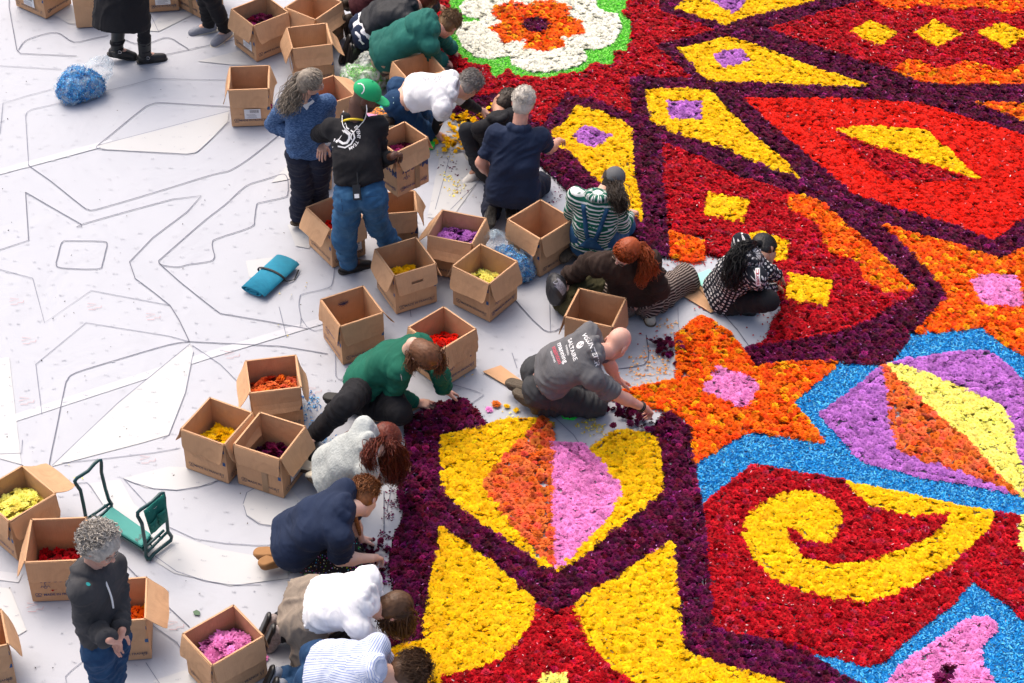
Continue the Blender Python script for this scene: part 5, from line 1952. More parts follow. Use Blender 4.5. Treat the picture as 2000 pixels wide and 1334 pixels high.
def flat_card(name, px, label, mat, th=.006, cat='cardboard', z=.0085, lift=None):
    pts = [G(x, y) for x, y in px]
    n = len(pts)
    c = np.mean(pts, 0)
    v = [(p[0] - c[0], p[1] - c[1], (lift[i] if lift else 0)) for i, p in enumerate(pts)] + [(p[0] - c[0], p[1] - c[1], th + (lift[i] if lift else 0)) for i, p in enumerate(pts)]
    area = sum(v[i][0] * v[(i + 1) % n][1] - v[(i + 1) % n][0] * v[i][1] for i in range(n))
    f = [tuple(range(n - 1, -1, -1)), tuple(range(n, 2 * n))] + [(i, (i + 1) % n, (i + 1) % n + n, i + n) for i in range(n)]
    if area < 0: f = [q[::-1] for q in f]
    return obj(name, new_mesh(name, v, f), mat, None, (c[0], c[1], z), label, cat)


flat_card('cardboard_sheet', [(943, 728), (978, 716), (1022, 748), (1010, 768)], 'torn cardboard sheet left of the kneeling man in grey', CARD)
flat_card('cardboard_sheet', [(1325, 575), (1352, 540), (1405, 605), (1388, 613)], 'brown cardboard piece left of the mint mat', CARD, z=.009)
flat_card('cardboard_sheet', [(1352, 552), (1372, 548), (1425, 600), (1400, 611)], 'lighter cardboard piece under the mint mat', CARD_OLD, z=.017)
flat_card('kneeling_mat', [(1352, 545), (1385, 532), (1440, 590), (1422, 601), (1400, 598)], 'thin mint green mat under the black haired woman', plain('mint_foam', (.30, .72, .60), .7, var=.06), .010, 'mat', .0245)
flat_card('cardboard_sheet', [(690, 800), (775, 775), (835, 790), (770, 825), (715, 826)], 'cardboard sheet under the woman in the green sweatshirt', CARD)
flat_card('kneeling_pad', [(835, 295), (846, 262), (856, 262), (847, 293)], 'bright green knee pad beside the white T-shirt knee', plain('green_pad', (.02, .70, .06), .6, var=.08), .022, 'pad')
flat_card('kneeling_pad', [(1095, 812), (1130, 803), (1133, 813), (1120, 823), (1100, 820)], 'bright green knee pad under the bald man', plain('green_pad', (.02, .70, .06), .6), .018, 'pad')
flat_card('blue_tray', [(448, 46), (455, 38), (470, 46), (460, 55)], 'small bright blue plastic piece left of the top purple flower box', plain('blue_plastic', (.01, .10, .42), .4), .03, 'plastic piece')


# scribble on the inner wall of the empty box
def scribble():
    root = [o for o in bpy.data.objects if o.get('label', '').startswith('empty box with a blue scribble')][0]
    bpy.context.view_layer.update()
    best = None
    for o in root.children:
        if o.name.startswith('side_panel'):
            a = root.rotation_euler[2] + o.rotation_euler[2]
            sc = math.sin(a) * -.35 + -math.cos(a) * .94
            if best is None or sc > best[0]: best = (sc, o)
    it = []
    for k in range(6):
        t = k * .55
        it.append(stroke2([(-.04 * math.cos(t), .27 + .026 * math.sin(t)), (.04 * math.cos(t), .27 - .026 * math.sin(t))], .004))
    it += [stroke2([(-.04, .285), (.0, .255), (.04, .285)], .004), stroke2([(-.045, .27), (.045, .272)], .004)]
    mb = MB()
    for v, f in it: mb.add([(p[0], T + .010, p[1]) for p in v], f)
    obj('scribble', mb.mesh('scribble'), INK, best[1])


scribble()

# ------------------------------------------------------------------ rolled blue mat with a strap
def rolled_mat():
    a, b = G(497, 566, .04), G(556, 512, .04)
    ax = nz(b - a); L = np.linalg.norm((b - a)) + .06
    side = np.array([ax[1], -ax[0], 0])
    root = empty('rolled_mat', (*(.5 * (a + b))[:2], 0), label='rolled turquoise mat with a black strap on the bare canvas', cat='mat')
    c0 = .5 * (a + b)
    m = plain('turquoise_foam', (.006, .205, .33), .85, var=.2, nscale=22, bumpd=.004)
    pr, turns, n = [], 2.6, 70
    for i in range(n + 1):
        t = i / n * turns * 2 * math.pi
        r = 1 - .80 * i / n
        pr.append((.118 * r * math.cos(t), .036 * r * math.sin(t)))
    v, f = [], []
    th = .010
    for e, z in ((-L / 2, 0), (L / 2, 0)):
        for k, (x, y) in enumerate(pr):
            q = nz(np.array([x, y, 0])) if (x or y) else np.array([1.0, 0, 0])
            for s in (0, -th):
                w = c0 + ax * e + side * (x + q[0] * s) + np.array([0, 0, .042 - c0[2] + (y + q[1] * s)])
                v.append(w - np.array([c0[0], c0[1], 0]))
    m2 = (n + 1) * 2
    for k in range(n):
        A, B = 2 * k, 2 * k + 2
        f += [(A, B, B + m2, A + m2), (A + 1, A + 1 + m2, B + 1 + m2, B + 1), (A, A + 1, B + 1, B), (A + m2, B + m2, B + 1 + m2, A + 1 + m2)]
    obj('roll', new_mesh('roll', v, f, True), m, root)
    mb = MB()
    cc = np.array([0, 0, .042])
    for s in (-.004, .004):
        mb.tube([cc + ax * (.02 + s) + side * (.122 * math.cos(t)) + np.array([0, 0, .040 * math.sin(t)]) for t in np.linspace(0, 2 * math.pi, 25)], .0055, 6, False)
    p = cc + ax * .02 + side * .112
    mb.tube([p, p + side * .02 + ax * .01 + np.array([0, 0, -.02]), p + side * .05 + ax * .07 + np.array([0, 0, -.035]), p + side * .02 + ax * .17 + np.array([0, 0, -.02])], .005, 6)
    obj('strap', mb.mesh('strap', True), plain('black_strap', (.012, .012, .014), .6), root)


rolled_mat()


# ------------------------------------------------------------------ clear bags of shreds
def bag(label, lumps, colset, neck, shred_r, film_m, content_m, n=2600):
    root = empty('plastic_bag', (*G(*lumps[0][:2])[:2], 0), label=label, cat='bag')
    off = np.array([root.location[0], root.location[1], 0])
    pr = []
    for x, y, z, r in lumps:
        pr.append(Ell(G(x, y, z), (r, r * .9, min(r, z * 1.15))))
    v, f = sdf_mesh(pr, .014, .05, clipz=.008)
    nn = vert_normals(v, f)
    v1 = v + nn * (vnoise(v, 22, 3) - .5)[:, None] * .022
    obj('shred_filling', new_mesh('filling', v1 - off, f, True), content_m, root)
    # shreds showing through
    I = rng.integers(0, len(v1), n)
    me = flake_mesh('shreds', v1[I] + nn[I] * .003 + rng.normal(size=(n, 3)) * .004, .022, .007, colset, tilt=.9)
    me.transform(Matrix.Translation(Vector(-off)))
    obj('shreds', me, flower_mat(), root, kind='stuff')
    pr2 = [Ell(q.c, q.r * 1.09 + .006) for q in pr]
    for i, (x, y, z, r) in enumerate(neck):
        a = G(*neck[i - 1][:3]) if i else pr[0].c
        pr2.append(Cone(a, G(x, y, z), neck[i - 1][3] if i else r * 1.1, r))
    v, f = sdf_mesh(pr2, .014, .05, clipz=.007)
    nn = vert_normals(v, f)
    q = v + .06 * (np.stack([vnoise(v, 9, s) for s in (1, 2, 3)], 1) - .5)
    rdg = 1 - np.abs(2 * vnoise(q * np.array([1, 1, .5]), 20, 6) - 1)
    v = v + nn * ((rdg ** 2 - .4) * .022 + (vnoise(v, 45, 2) - .5) * .008)[:, None]
    v[:, 2] = np.maximum(v[:, 2], .006)
    obj('clear_film', new_mesh('clear_film', v - off, f), film_m, root)


FILM = film('clear_plastic', (.62, .80, .92), .26)
FILMG = film('milky_plastic', (.90, .96, .92), .50)
BLUE_FILL = plain('blue_shred_fill', (.03, .30, .62), .8, var=.45, nscale=60, bumpd=.012)
GREEN_FILL = plain('green_shred_fill', (.33, .58, .20), .8, var=.3, nscale=60, bumpd=.012)
bag('clear bag of blue shreds left of the black boots', [(140, 175, .10, .12), (170, 165, .10, .13), (150, 155, .14, .11), (185, 170, .06, .07)], BLUES, [(195, 135, .14, .10), (205, 125, .12, .07)], .1, FILM, BLUE_FILL)
bag('clear bag of blue shreds between the box of pale yellow flowers and an empty box', [(1005, 522, .10, .10), (1020, 530, .06, .09), (985, 500, .12, .08)], BLUES, [(965, 470, .24, .07), (968, 462, .30, .05)], .1, FILM, BLUE_FILL)
bag('milky bag of green shreds behind the green cap', [(705, 160, .10, .12), (728, 152, .10, .12), (690, 150, .10, .10)], GREENS, [(722, 122, .20, .09), (727, 112, .22, .05)], .1, FILMG, GREEN_FILL)


# ------------------------------------------------------------------ green garden kneeler
def kneeler():
    root = empty('garden_kneeler', (*G(245, 1045)[:2], 0), label='dark green folding garden kneeler with a teal pad and tool pouch', cat='kneeler')
    off = np.array([root.location[0], root.location[1], 0])
    met = plain('green_enamel', (.006, .055, .06), .3, var=.1)
    pad = plain('teal_pad', (.035, .27, .24), .65, var=.08)
    cl = cloth('green_pouch', (.012, .15, .125), fold=.02, fscale=22)

    def tube(name, pts, r=.0125):
        mb = MB().tube([G(*p) - off for p in pts], r, 8)
        return obj(name, mb.mesh(name, True), met, root)
    tube('handle_frame', [(169, 1018, .10), (163, 985, .24), (157, 957, .38), (148, 945, .44), (146, 940, .46), (150, 934, .475), (172, 920, .50), (185, 905, .52), (192, 899, .53), (197, 899, .53), (198, 905, .51), (198, 922, .44), (206, 955, .26), (212, 975, .15), (218, 985, .10), (217, 992, .06), (190, 1013, .03)])
    tube('handle_frame', [(289, 1094, .02), (285, 1085, .03), (285, 1070, .10), (280, 1040, .24), (277, 1022, .34), (269, 1008, .40), (269, 1001, .42), (274, 996, .44), (296, 981, .46), (313, 964, .48), (319, 963, .48), (321, 972, .45), (322, 990, .37), (326, 1015, .24), (328, 1038, .11), (335, 1048, .05), (334, 1055, .03), (312, 1072, .03), (300, 1082, .03), (291, 1094, .02)])
    for a, b in (((216, 982, .10), (172, 1012, .10)), ((219, 988, .10), (186, 1016, .10)), ((326, 1040, .08), (288, 1078, .08)), ((320, 1036, .10), (285, 1068, .10))):
        tube('cross_bar', [a, b], .010)
    for a, b in (((204, 986, .10), (210, 992, .10)), ((180, 1004, .10), (190, 1010, .10)), ((308, 1046, .09), (318, 1052, .08)), ((293, 1062, .09), (300, 1070, .08))):
        tube('cross_wire', [a, b], .006)
    c = [G(192, 1014, .12), G(219, 988, .12), G(296, 1042, .12), G(277, 1066, .12)]
    mb = MB()
    mb.hexa([p - off - np.array([0, 0, .03]) for p in c] + [p - off for p in c])
    po = obj('pad', mb.mesh('pad'), pad, root)
    bv = po.modifiers.new('soft', 'BEVEL'); bv.width = .012; bv.segments = 2
    mb = MB()
    cc = np.mean(c, 0)
    mb.hexa([cc + (p - cc) * 1.02 - off - np.array([0, 0, .052]) for p in c] + [cc + (p - cc) * 1.02 - off - np.array([0, 0, .031]) for p in c])
    obj('pad_tray', mb.mesh('pad_tray'), met, root)
    # pouch hanging on the near handle
    g = 8
    A, B, C_, D = G(280, 998, .45), G(319, 964, .48), G(326, 1014, .24), G(294, 1042, .20)
    v, f = [], []
    for j in range(g + 1):
        for i in range(g + 1):
            s, t = i / g, j / g
            p = (A * (1 - s) + B * s) * (1 - t) + (D * (1 - s) + C_ * s) * t
            p = p + np.array([.3, -.9, .2]) * .03 * math.sin(math.pi * t) * (1 + .3 * math.sin(s * 9))
            v.append(p - off)
    for j in range(g):
        for i in range(g):
            k = j * (g + 1) + i
            f.append((k, k + 1, k + g + 2, k + g + 1))
    pm = obj('pouch', new_mesh('pouch', v, f, True), cl, root)
    so = pm.modifiers.new('thick', 'SOLIDIFY'); so.thickness = .010
    for s0, s1, t0, t1 in ((.10, .48, .45, .92), (.52, .92, .38, .85)):
        v, f = [], []
        for j in range(5):
            for i in range(5):
                s, t = s0 + (s1 - s0) * i / 4, t0 + (t1 - t0) * j / 4
                p = (A * (1 - s) + B * s) * (1 - t) + (D * (1 - s) + C_ * s) * t
                p = p + np.array([.3, -.9, .2]) * (.03 * math.sin(math.pi * t) * (1 + .3 * math.sin(s * 9)) + .016 + .014 * math.sin(math.pi * i / 4))
                v.append(p - off)
        for j in range(4):
            for i in range(4):
                k = j * 5 + i
                f.append((k, k + 1, k + 6, k + 5))
        pk = obj('pocket', new_mesh('pocket', v, f, True), cl, pm)
        so = pk.modifiers.new('thick', 'SOLIDIFY'); so.thickness = .006
    # lettering on pouch and pad
    e1 = nz(B - A); e2 = nz(D - A); e2 = nz(e2 - e1 * (e1 @ e2)); nn = nz(np.cross(e1, -e2))
    if nn @ (CAM - A) < 0: nn = -nn
    v, f = tx('Amende', .042)
    m0 = A * .5 + B * .5 + e2 * .035 + nn * .02
    obj('lettering', new_mesh('lettering', [m0 + e1 * p[0] - e2 * p[1] - off for p in v], f), PAPER, pm)
    v, f = tx('Ruby', .045)
    m0 = c[0] * .08 + c[1] * .06 + c[2] * .36 + c[3] * .50 + np.array([0, 0, .0025])
    e1 = nz(c[2] - c[3]); e2 = nz(c[1] - c[2])
    obj('lettering', new_mesh('lettering', [m0 + e1 * p[0] + e2 * p[1] - off for p in v], f), INKD, po)


kneeler()


# ------------------------------------------------------------------ rainbow packet, handbag, backpack
def rainbow():
    c = [G(694, 232, .05), G(716, 190, .05), G(758, 212, .05), G(772, 238, .05)]
    root = empty('rainbow_packet', (*np.mean(c, 0)[:2], 0), label='rainbow striped packet behind the green cap', cat='packet')
    off = np.array([root.location[0], root.location[1], 0])
    cols = [(.01, .09, .55), (.10, .60, .42), (.85, .55, .02), (.85, .25, .01), (.80, .30, .55), (.25, .20, .75), (.01, .10, .60)]
    a, b, d, e = c[1], c[2], c[3], c[0]
    ks = [0, .10, .20, .28, .66, .80, .90, 1.0]
    cols = [cols[0], cols[1], cols[2], cols[3], cols[4], cols[5], cols[6]]
    for i in range(7):
        s, t = ks[i], ks[i + 1]
        q = [a * (1 - s) + e * s, b * (1 - s) + d * s, b * (1 - t) + d * t, a * (1 - t) + e * t]
        mb = MB().hexa([p - off - np.array([0, 0, .042]) for p in q][::-1] + [p - off for p in q][::-1])
        mb = MB().hexa([p - off - np.array([0, 0, .042]) for p in (q[3], q[2], q[1], q[0])] + [p - off for p in (q[3], q[2], q[1], q[0])])
        obj('stripe_band', mb.mesh('stripe_band'), plain('packet_%d' % i, cols[i], .35, var=.05), root)
    e1 = nz(b - a); e2 = nz(np.cross(np.array([0, 0, 1.0]), e1))
    mid = .53 * (a + b) / 2 + .47 * (e + d) / 2 + np.array([0, 0, .003])
    for s, y in (('COM', .028), ('BON', -.028)):
        v, f = tx(s, .062, 0, y)
        obj('lettering', new_mesh('lettering', [mid + e1 * p[0] + e2 * p[1] - off for p in v], f), INKD, root)


rainbow()


def soft(name, label, cat, pr, h, mat, k=.04, amp=.012, seed=0, clip=.008):
    v, f = sdf_mesh(pr, h, k, clipz=clip)
    v = wrinkle(relax(v, f, 1), f, amp, seed, 13)
    c = v.mean(0); c[2] = 0
    root = empty(name, c, label=label, cat=cat)
    return root, v - c, f, c


r_, v, f, c = soft('backpack', 'olive green backpack lying beside the brown sweater', 'backpack', [Cone(G(1105, 590, .08), G(1150, 560, .12), .085, .10), Cone(G(1120, 605, .07), G(1165, 565, .10), .08, .10), Cone(G(1110, 575, .10), G(1155, 548, .15), .07, .07)], .013, None, amp=.02, seed=4)
OLIVE = cloth('olive_canvas', (.055, .050, .022), fold=.02, fscale=12)
obj('pack_body', new_mesh('pack_body', v, f, True), OLIVE, r_)
mb = MB().tube([G(1115, 580, .17) - c, G(1135, 566, .23) - c, G(1160, 555, .22) - c], .010, 6)
obj('strap', mb.mesh('strap', True), OLIVE, r_)
r_, v, f, c = soft('handbag', 'black zipped bag with a patterned round patch in the raised hand', 'handbag', [Ell(G(1084, 566, .20), (.05, .10, .12)), Ell(G(1092, 566, .20), (.05, .09, .11)), Ell(G(1080, 560, .18), (.045, .09, .10))], .011, None, amp=.010, seed=8, clip=.02)
BAGM = plain('black_bag', (.018, .019, .024), .55, var=.25, nscale=14)
bo = obj('bag_body', new_mesh('bag_body', v, f, True), BAGM, r_)
bvh_geo = (v + c, f)
pm = plain('bag_patch', (.20, .20, .24), .6, var=.9, nscale=70)
put_on(bvh_geo, 1097, 560, (.3, 1, 0), [grid2(0, 0, .07, .12, 4, 6)], 'round_patch', pm, r_).location = (0, 0, 0)
for o in list(r_.children):
    if o.name.startswith('round_patch'): o.location = -Vector(c)
mb = MB().tube([G(1083, 545, .29) - c, G(1090, 535, .33) - c, G(1098, 540, .32) - c, G(1096, 552, .27) - c], .006, 6)
obj('handle', mb.mesh('handle', True), BAGM, r_)
flat_card('fallen_leaf', [(377, 1197), (384, 1193), (391, 1197), (390, 1204), (380, 1203)], 'small dark green leaf on the canvas above the pink flower box', plain('leaf_green', (.02, .09, .03), .5), .002, 'leaf', .010)

# ------------------------------------------------------------------ the people, each joint given as (x, y in the photograph, height in metres)
def tees(name, c, **kw): return cloth(name, c, **kw)


BLACKC = cloth('black_cotton', (.012, .012, .015))
NAVY = cloth('navy_cotton', (.012, .022, .055))
NAVY_D = cloth('navy_trouser', (.012, .015, .032))
JEANS = cloth('blue_denim', (.022, .085, .19), 'denim', (.07, .19, .34))
JEANS_D = cloth('dark_denim', (.010, .040, .105), 'denim', (.03, .09, .19))
WHITE_T = cloth('white_cotton', (.72, .73, .77), fold=.012)
GREENK = cloth('green_sweat', (.008, .105, .068))
TEAL = cloth('teal_hoodie', (.016, .125, .105))
BLK_SH = plain('black_leather', (.012, .012, .013), .4, var=.2)
GREY_SH = plain('grey_trainer', (.20, .22, .27), .7, var=.3, nscale=50)
BROWN_SH = plain('brown_boot', (.055, .038, .026), .7, var=.35, nscale=40)
RUB = plain('brown_sole', (.085, .065, .045), .8, var=.4, nscale=60, bumpd=.01)
RUBW = plain('cream_sole', (.62, .57, .46), .6, var=.12)
RUBB = plain('black_sole', (.02, .02, .02), .7)
PALE = (.60, .37, .28)
PINKISH = (.62, .34, .26)
DARKS = (.10, .045, .028)
TAN = (.42, .22, .14)
H = dict(chestnut=('chestnut_hair', (.085, .034, .016), (.21, .09, .042)), grey=('grey_hair', (.17, .155, .14), (.48, .45, .42)), white=('white_hair', (.42, .38, .33), (.68, .64, .58)), brown=('brown_hair', (.055, .027, .014), (.13, .068, .035)),
         red=('red_hair', (.20, .030, .006), (.42, .085, .020)), auburn=('auburn_hair', (.060, .014, .010), (.20, .035, .016)), ginger=('ginger_hair', (.12, .040, .013), (.30, .115, .040)),
         black=('black_hair', (.005, .005, .006), (.014, .013, .014)), lightbrown=('light_brown_hair', (.10, .055, .026), (.24, .14, .065)), dark=('dark_hair', (.018, .012, .009), (.05, .033, .022)), silver=('silver_hair', (.24, .215, .19), (.66, .62, .57)), streak=('streaked_hair', (.085, .065, .05), (.42, .36, .29)))


def kneel_feet(aR, aL, back):
    """toes behind the ankles, soles up"""
    return dict(tR=(aR[0] + back[0], aR[1] + back[1], .05), tL=(aL[0] + back[0], aL[1] + back[1], .05))


# man in black sweatshirt and green cap, standing, box in his hands
p = person('standing man', 'man in black sweatshirt and green cap holding a box', dict(
    pel=(704, 378, .93), ch=(690, 210, 1.34), sL=(640, 216, 1.36), sR=(748, 224, 1.36), hd=(716, 188, 1.56), look=(790, 220, 1.42),
    eL=(622, 262, 1.16), wL=(672, 262, 1.16), eR=(742, 316, 1.12), wR=(768, 304, 1.08), hR=(800, 288, 1.06), hL=(700, 255, 1.15),
    kL=(672, 462, .50), aL=(680, 533, .09), tL=(712, 512, .04), kR=(738, 440, .50), aR=(778, 500, .09), tR=(805, 480, .04)),
    size=1.05, girth=1.06, skin_c=DARKS, top=BLACKC, hem=-.09, waist=.08, bottom=JEANS, leg=1.12, shoe=BLK_SH, sole=RUBB, cap=plain('green_cap', (.0, .36, .13), .7, var=.06),
    hair=dict(style='bald', mat=H['black']), beard=.85, curl=(1.1, .6), fold=.008, seed=1, sleeve=1.75)
g = p['top_geo']
SEAMC = plain('denim_seam', (.012, .045, .11), .9)
tg = p['trousers_geo']
for sx in (-1, 1):
    put_on(tg, 703 + sx * 20, 402, p['lat'], [stroke2([(-.055, .05), (.055, .05), (.055, -.04), (0, -.065), (-.055, -.04)], .005, True), stroke2([(-.055, .035), (.055, .035)], .0035)], 'back_pocket', SEAMC, p['trousers'])
put_on(tg, 703, 398, p['lat'], [stroke2([(0, .09), (0, -.08)], .005), stroke2([(-.15, .075), (0, .045), (.15, .075)], .004)], 'seam', SEAMC, p['trousers'])
e1 = nz(p['lat'] * .80 - p['up'] * .60)
LOGO = plain('white_print', (.78, .78, .80), .6, var=.03)
out_b = [(-.055, .075), (-.012, .055), (.035, .055), (.062, .03), (.066, -.02), (.05, -.06), (.0, -.085), (-.035, -.108), (-.055, -.07)]
K = 1.12
put_on(g, 672, 268, e1, [stroke2([(a * K, b * K) for a, b in ((-.050, .078), (-.022, .058), (.030, .062), (.060, .036), (.064, -.010), (.046, -.050), (.004, -.068), (-.040, -.104), (-.050, -.05))], .011, True),
                         stroke2([(-.028 * K, .032 * K), (-.028 * K, -.058 * K)], .02), stroke2([(a * K, b * K) for a, b in ((-.028, .034), (.020, .034), (.036, .012), (.036, -.018), (.018, -.036), (-.028, -.040))], .018)], 'back_emblem', LOGO, p['top'])
it = []
word = 'EVENT TEAM'
for i, chh in enumerate(word):
    if chh == ' ': continue
    if chh not in TXT: text_mesh(chh, True)
    a = 1.30 - i * .20
    it.append(tx(chh, .032, .098 * math.cos(a), .012 + .098 * math.sin(a), rot=a - math.pi / 2))
put_on(g, 672, 268, e1, it, 'lettering', LOGO, p['top'])
mb = MB()
nb, la, fwv, upv = p['neck'], p['lat'], p['fw'], p['up']
loop = [nb + la * .085 * math.sin(t) + fwv * (.075 * math.cos(t)) - upv * (.012 + .10 * max(0, math.cos(t)) ** 1.5) - fwv * .02 for t in np.linspace(-2.4, 2.4, 19)]
mb2 = MB()
ly = plain('yellow_lanyard', (.75, .55, .02), .6)
ring = [nb - fwv * (.088 * math.cos(t)) + la * .092 * math.sin(t) - upv * (.002 + .03 * (1 - math.cos(t))) for t in np.linspace(-1.7, 1.7, 15)]
mb2.tube(ring, .0085, 5)
obj('lanyard', mb2.mesh('lanyard', True), ly, p['root'])
cord = MB()
st = p['hc'] + p['HR'] @ np.array([.083, .01, -.02])
cord.tube(smooth_path([st, st - upv * .05 - fwv * .01, nb + la * .08 - fwv * .06 - upv * .02, nb - fwv * .135 - upv * .11, nb - fwv * .15 - upv * .15], 5), .0035, 5)
cord.tube(smooth_path([nb - fwv * .135 - upv * .11, nb - la * .06 - fwv * .11 - upv * .05, nb - la * .075 - fwv * .05 + upv * .02, nb - la * .07 + upv * .06], 5), .0035, 5)
obj('earphone_cord', cord.mesh('earphone_cord', True), PAPER, p['root'])
# radio clipped to the belt behind
b0 = G(697, 372, 1.0)
bv = BVHTree.FromPolygons([tuple(q) for q in g[0]], [tuple(q) for q in g[1].tolist()])
hit = bv.ray_cast(Vector(CAM), Vector(nz(ray(697, 362))))[0]
rad = np.array(hit) if hit is not None else b0
R = np.stack([p['lat'], p['fw'], p['up']], 1)
ra = empty('radio', tuple(rad), label='black two-way radio clipped behind the belt of the man in black', cat='radio')
mb = MB().box((0, -.02, -.05), (.055, .032, .11))
obj('radio_case', new_mesh('radio_case', [R @ np.array(q) for q in mb.v], mb.f), BLK_SH, ra)
mb = MB().tube([R @ np.array(q) for q in ((.015, -.02, .0), (.015, -.022, .09))], .006, 6)
obj('antenna', mb.mesh('antenna'), BLK_SH, ra)
mb = MB().box((0, -.0375, -.075), (.034, .002, .03))
obj('radio_label', new_mesh('radio_label', [R @ np.array(q) for q in mb.v], mb.f), PAPER, ra)
cv = p['cap_geo']
put_on(cv, 704, 172, p['HR'][:, 0], [stroke2([(-.04, -.01), (-.032, .012), (-.012, .026), (.012, .026), (.032, .012), (.04, -.01)], .008)], 'cap_lettering', LOGO, p['cap'])

# woman with long grey hair, standing, hand on hip
p = person('standing woman', 'woman with long grey hair in a blue knit top, hand on hip', dict(
    pel=(604, 296, .88), ch=(598, 205, 1.26), sL=(560, 212, 1.26), sR=(636, 206, 1.26), hd=(606, 162, 1.47), look=(680, 170, 1.38),
    eL=(532, 243, 1.06), wL=(576, 262, .98), hL=(610, 275, .95), eR=(640, 248, 1.08), wR=(632, 280, 1.0), kL=(592, 360, .46), aL=(585, 424, .08), tL=(606, 421, .04), kR=(620, 345, .46), aR=(622, 398, .08), tR=(645, 392, .04)),
    size=.94, girth=1.08, skin_c=PALE, top=cloth('blue_melange', (.030, .070, .17), 'melange', (.085, .155, .30), fold=.012), hem=-.02, waist=.03, bottom=NAVY_D, leg=1.28, shoe=BROWN_SH, sole=RUB,
    hair=dict(style='long', mat=H['streak'], guides=[dict(path=[(592, 150, 1.52), (580, 172, 1.42), (568, 195, 1.32), (556, 212, 1.24)], spread=(.03, .05, .06, .05), n=190, front=.25)]), seed=2, fold=.009)
put_on(p['top_geo'], 603, 203, (.5, .6, .4), [rect2(0, 0, .085, .04)], 'name_sticker', PAPER, p['top'])
glasses(p, (.3, .3, .32))
pp = flat_card('paper_sheets', [(0, 0), (1, 0), (1, 1), (0, 1)], 'pale folded papers held by the grey haired woman', PAPER, .006, 'paper')
pp.data.clear_geometry()
c0 = [G(622, 291, 1.0), G(642, 280, 1.02), G(644, 284, 1.0), G(626, 296, .98)]
mbp = MB().hexa([q for q in c0] + [q + np.array([.01, .02, .012]) for q in c0])
pp.data.from_pydata(mbp.v, [], mbp.f); pp.location = (0, 0, 0)

# black coat at the top edge
p = person('black coat', 'person in black coat and black buckled boots, cut by the top edge', dict(
    pel=(240, -52, .88), ch=(242, -148, 1.32), sL=(248, -165, 1.32), sR=(238, -130, 1.32), hd=(250, -195, 1.52), look=(330, -190, 1.45),
    eL=(250, -110, 1.05), wL=(270, -80, .95), eR=(236, -85, 1.05), wR=(250, -50, .95), kR=(280, 36, .46), aR=(284, 110, .10), tR=(316, 106, .05), kL=(234, 20, .46), aL=(228, 98, .10), tL=(264, 104, .05)),
    size=.97, skin_c=PALE, top=BLACKC, hem=.18, bottom=BLACKC, leg=.9, shoe=BLK_SH, sole=RUBB, hair=dict(style='short', mat=H['brown']), seed=3)
v, f = sdf_mesh([Cone(p['pel'] + np.array([0, 0, .12]), np.array([*G(236, 42, .50)[:2], .46]), .19, .235, cutb=True), Cone(p['pel'], np.array([*G(236, 42, .50)[:2], .46]), .19, .235, cutb=True)], .013, .03)
v = wrinkle(v, f, .012, 5, 7)
obj('coat_skirt', new_mesh('coat_skirt', v, f, True), BLACKC, p['root'])
for sd, (x, y) in ((1, (284, 104)), (-1, (228, 92))):
    a, k = p['an'][sd], p['kn'][sd]
    u = nz(k - a)
    v, f = sdf_mesh([Cone(a - u * .02, a + u * .19, .052, .060, cutb=True)], .010, .02)
    bo = obj('boot_shaft', new_mesh('boot_shaft', v, f, True), BLK_SH, p['root'])
    mb = MB().tube([a + np.array([.056 * math.cos(t), .056 * math.sin(t), .012 + .006 * math.cos(t)]) for t in np.linspace(0, 2 * math.pi, 17)], .007, 5, False)
    so = obj('boot_strap', mb.mesh('boot_strap', True), BLK_SH, bo)
    mb = MB().tube([a + np.array([.035 + .014 * math.cos(t), -.052, .012 + .014 * math.sin(t)]) for t in np.linspace(0, 2 * math.pi, 11)], .003, 5, False)
    obj('buckle', mb.mesh('buckle', True), plain('steel', (.5, .5, .5), .3, 1.0), bo)

# walking legs at the top edge
p = person('walking legs', 'person in black trousers and grey trainers walking at the top edge', dict(
    pel=(392, -88, .90), ch=(385, -180, 1.34), sL=(402, -176, 1.34), sR=(366, -184, 1.34), hd=(382, -222, 1.55), look=(330, -180, 1.4),
    eL=(410, -140, 1.08), wL=(405, -95, .95), eR=(358, -145, 1.08), wR=(360, -100, .95), kL=(412, -8, .46), aL=(441, 62, .10), tL=(400, 92, .04), kR=(398, -14, .46), aR=(408, 50, .10), tR=(376, 58, .04)),
    size=1.0, skin_c=PALE, top=NAVY_D, hem=.12, bottom=BLACKC, leg=1.0, shoe=GREY_SH, sole=RUBW, hair=dict(style='short', mat=H['brown']), seed=4)

# maroon kneeler far at the top
aR, aL = (684, 40, .10), (676, 8, .10)
p = person('maroon', 'kneeling person in maroon top and brown boots at the top edge', dict(
    pel=(712, 2, .36), ch=(780, -50, .55), sR=(785, -35, .55), sL=(772, -62, .55), hd=(815, -60, .58), look=(850, -30, .1),
    eR=(795, 0, .3), wR=(815, 0, .06), eL=(800, -40, .3), wL=(825, -35, .06), kR=(745, 28, .08), aR=aR, kL=(740, 0, .08), aL=aL, tR=(688, 62, .06), tL=(670, 22, .06), sole=(-1, -.2, .35)),
    size=1.0, skin_c=PALE, top=cloth('maroon', (.055, .012, .016)), hem=.06, bottom=cloth('charcoal', (.035, .035, .04)), shoe=BROWN_SH, sole=RUB, hair=dict(style='short', mat=H['dark']), seed=5, shoe_up=True)

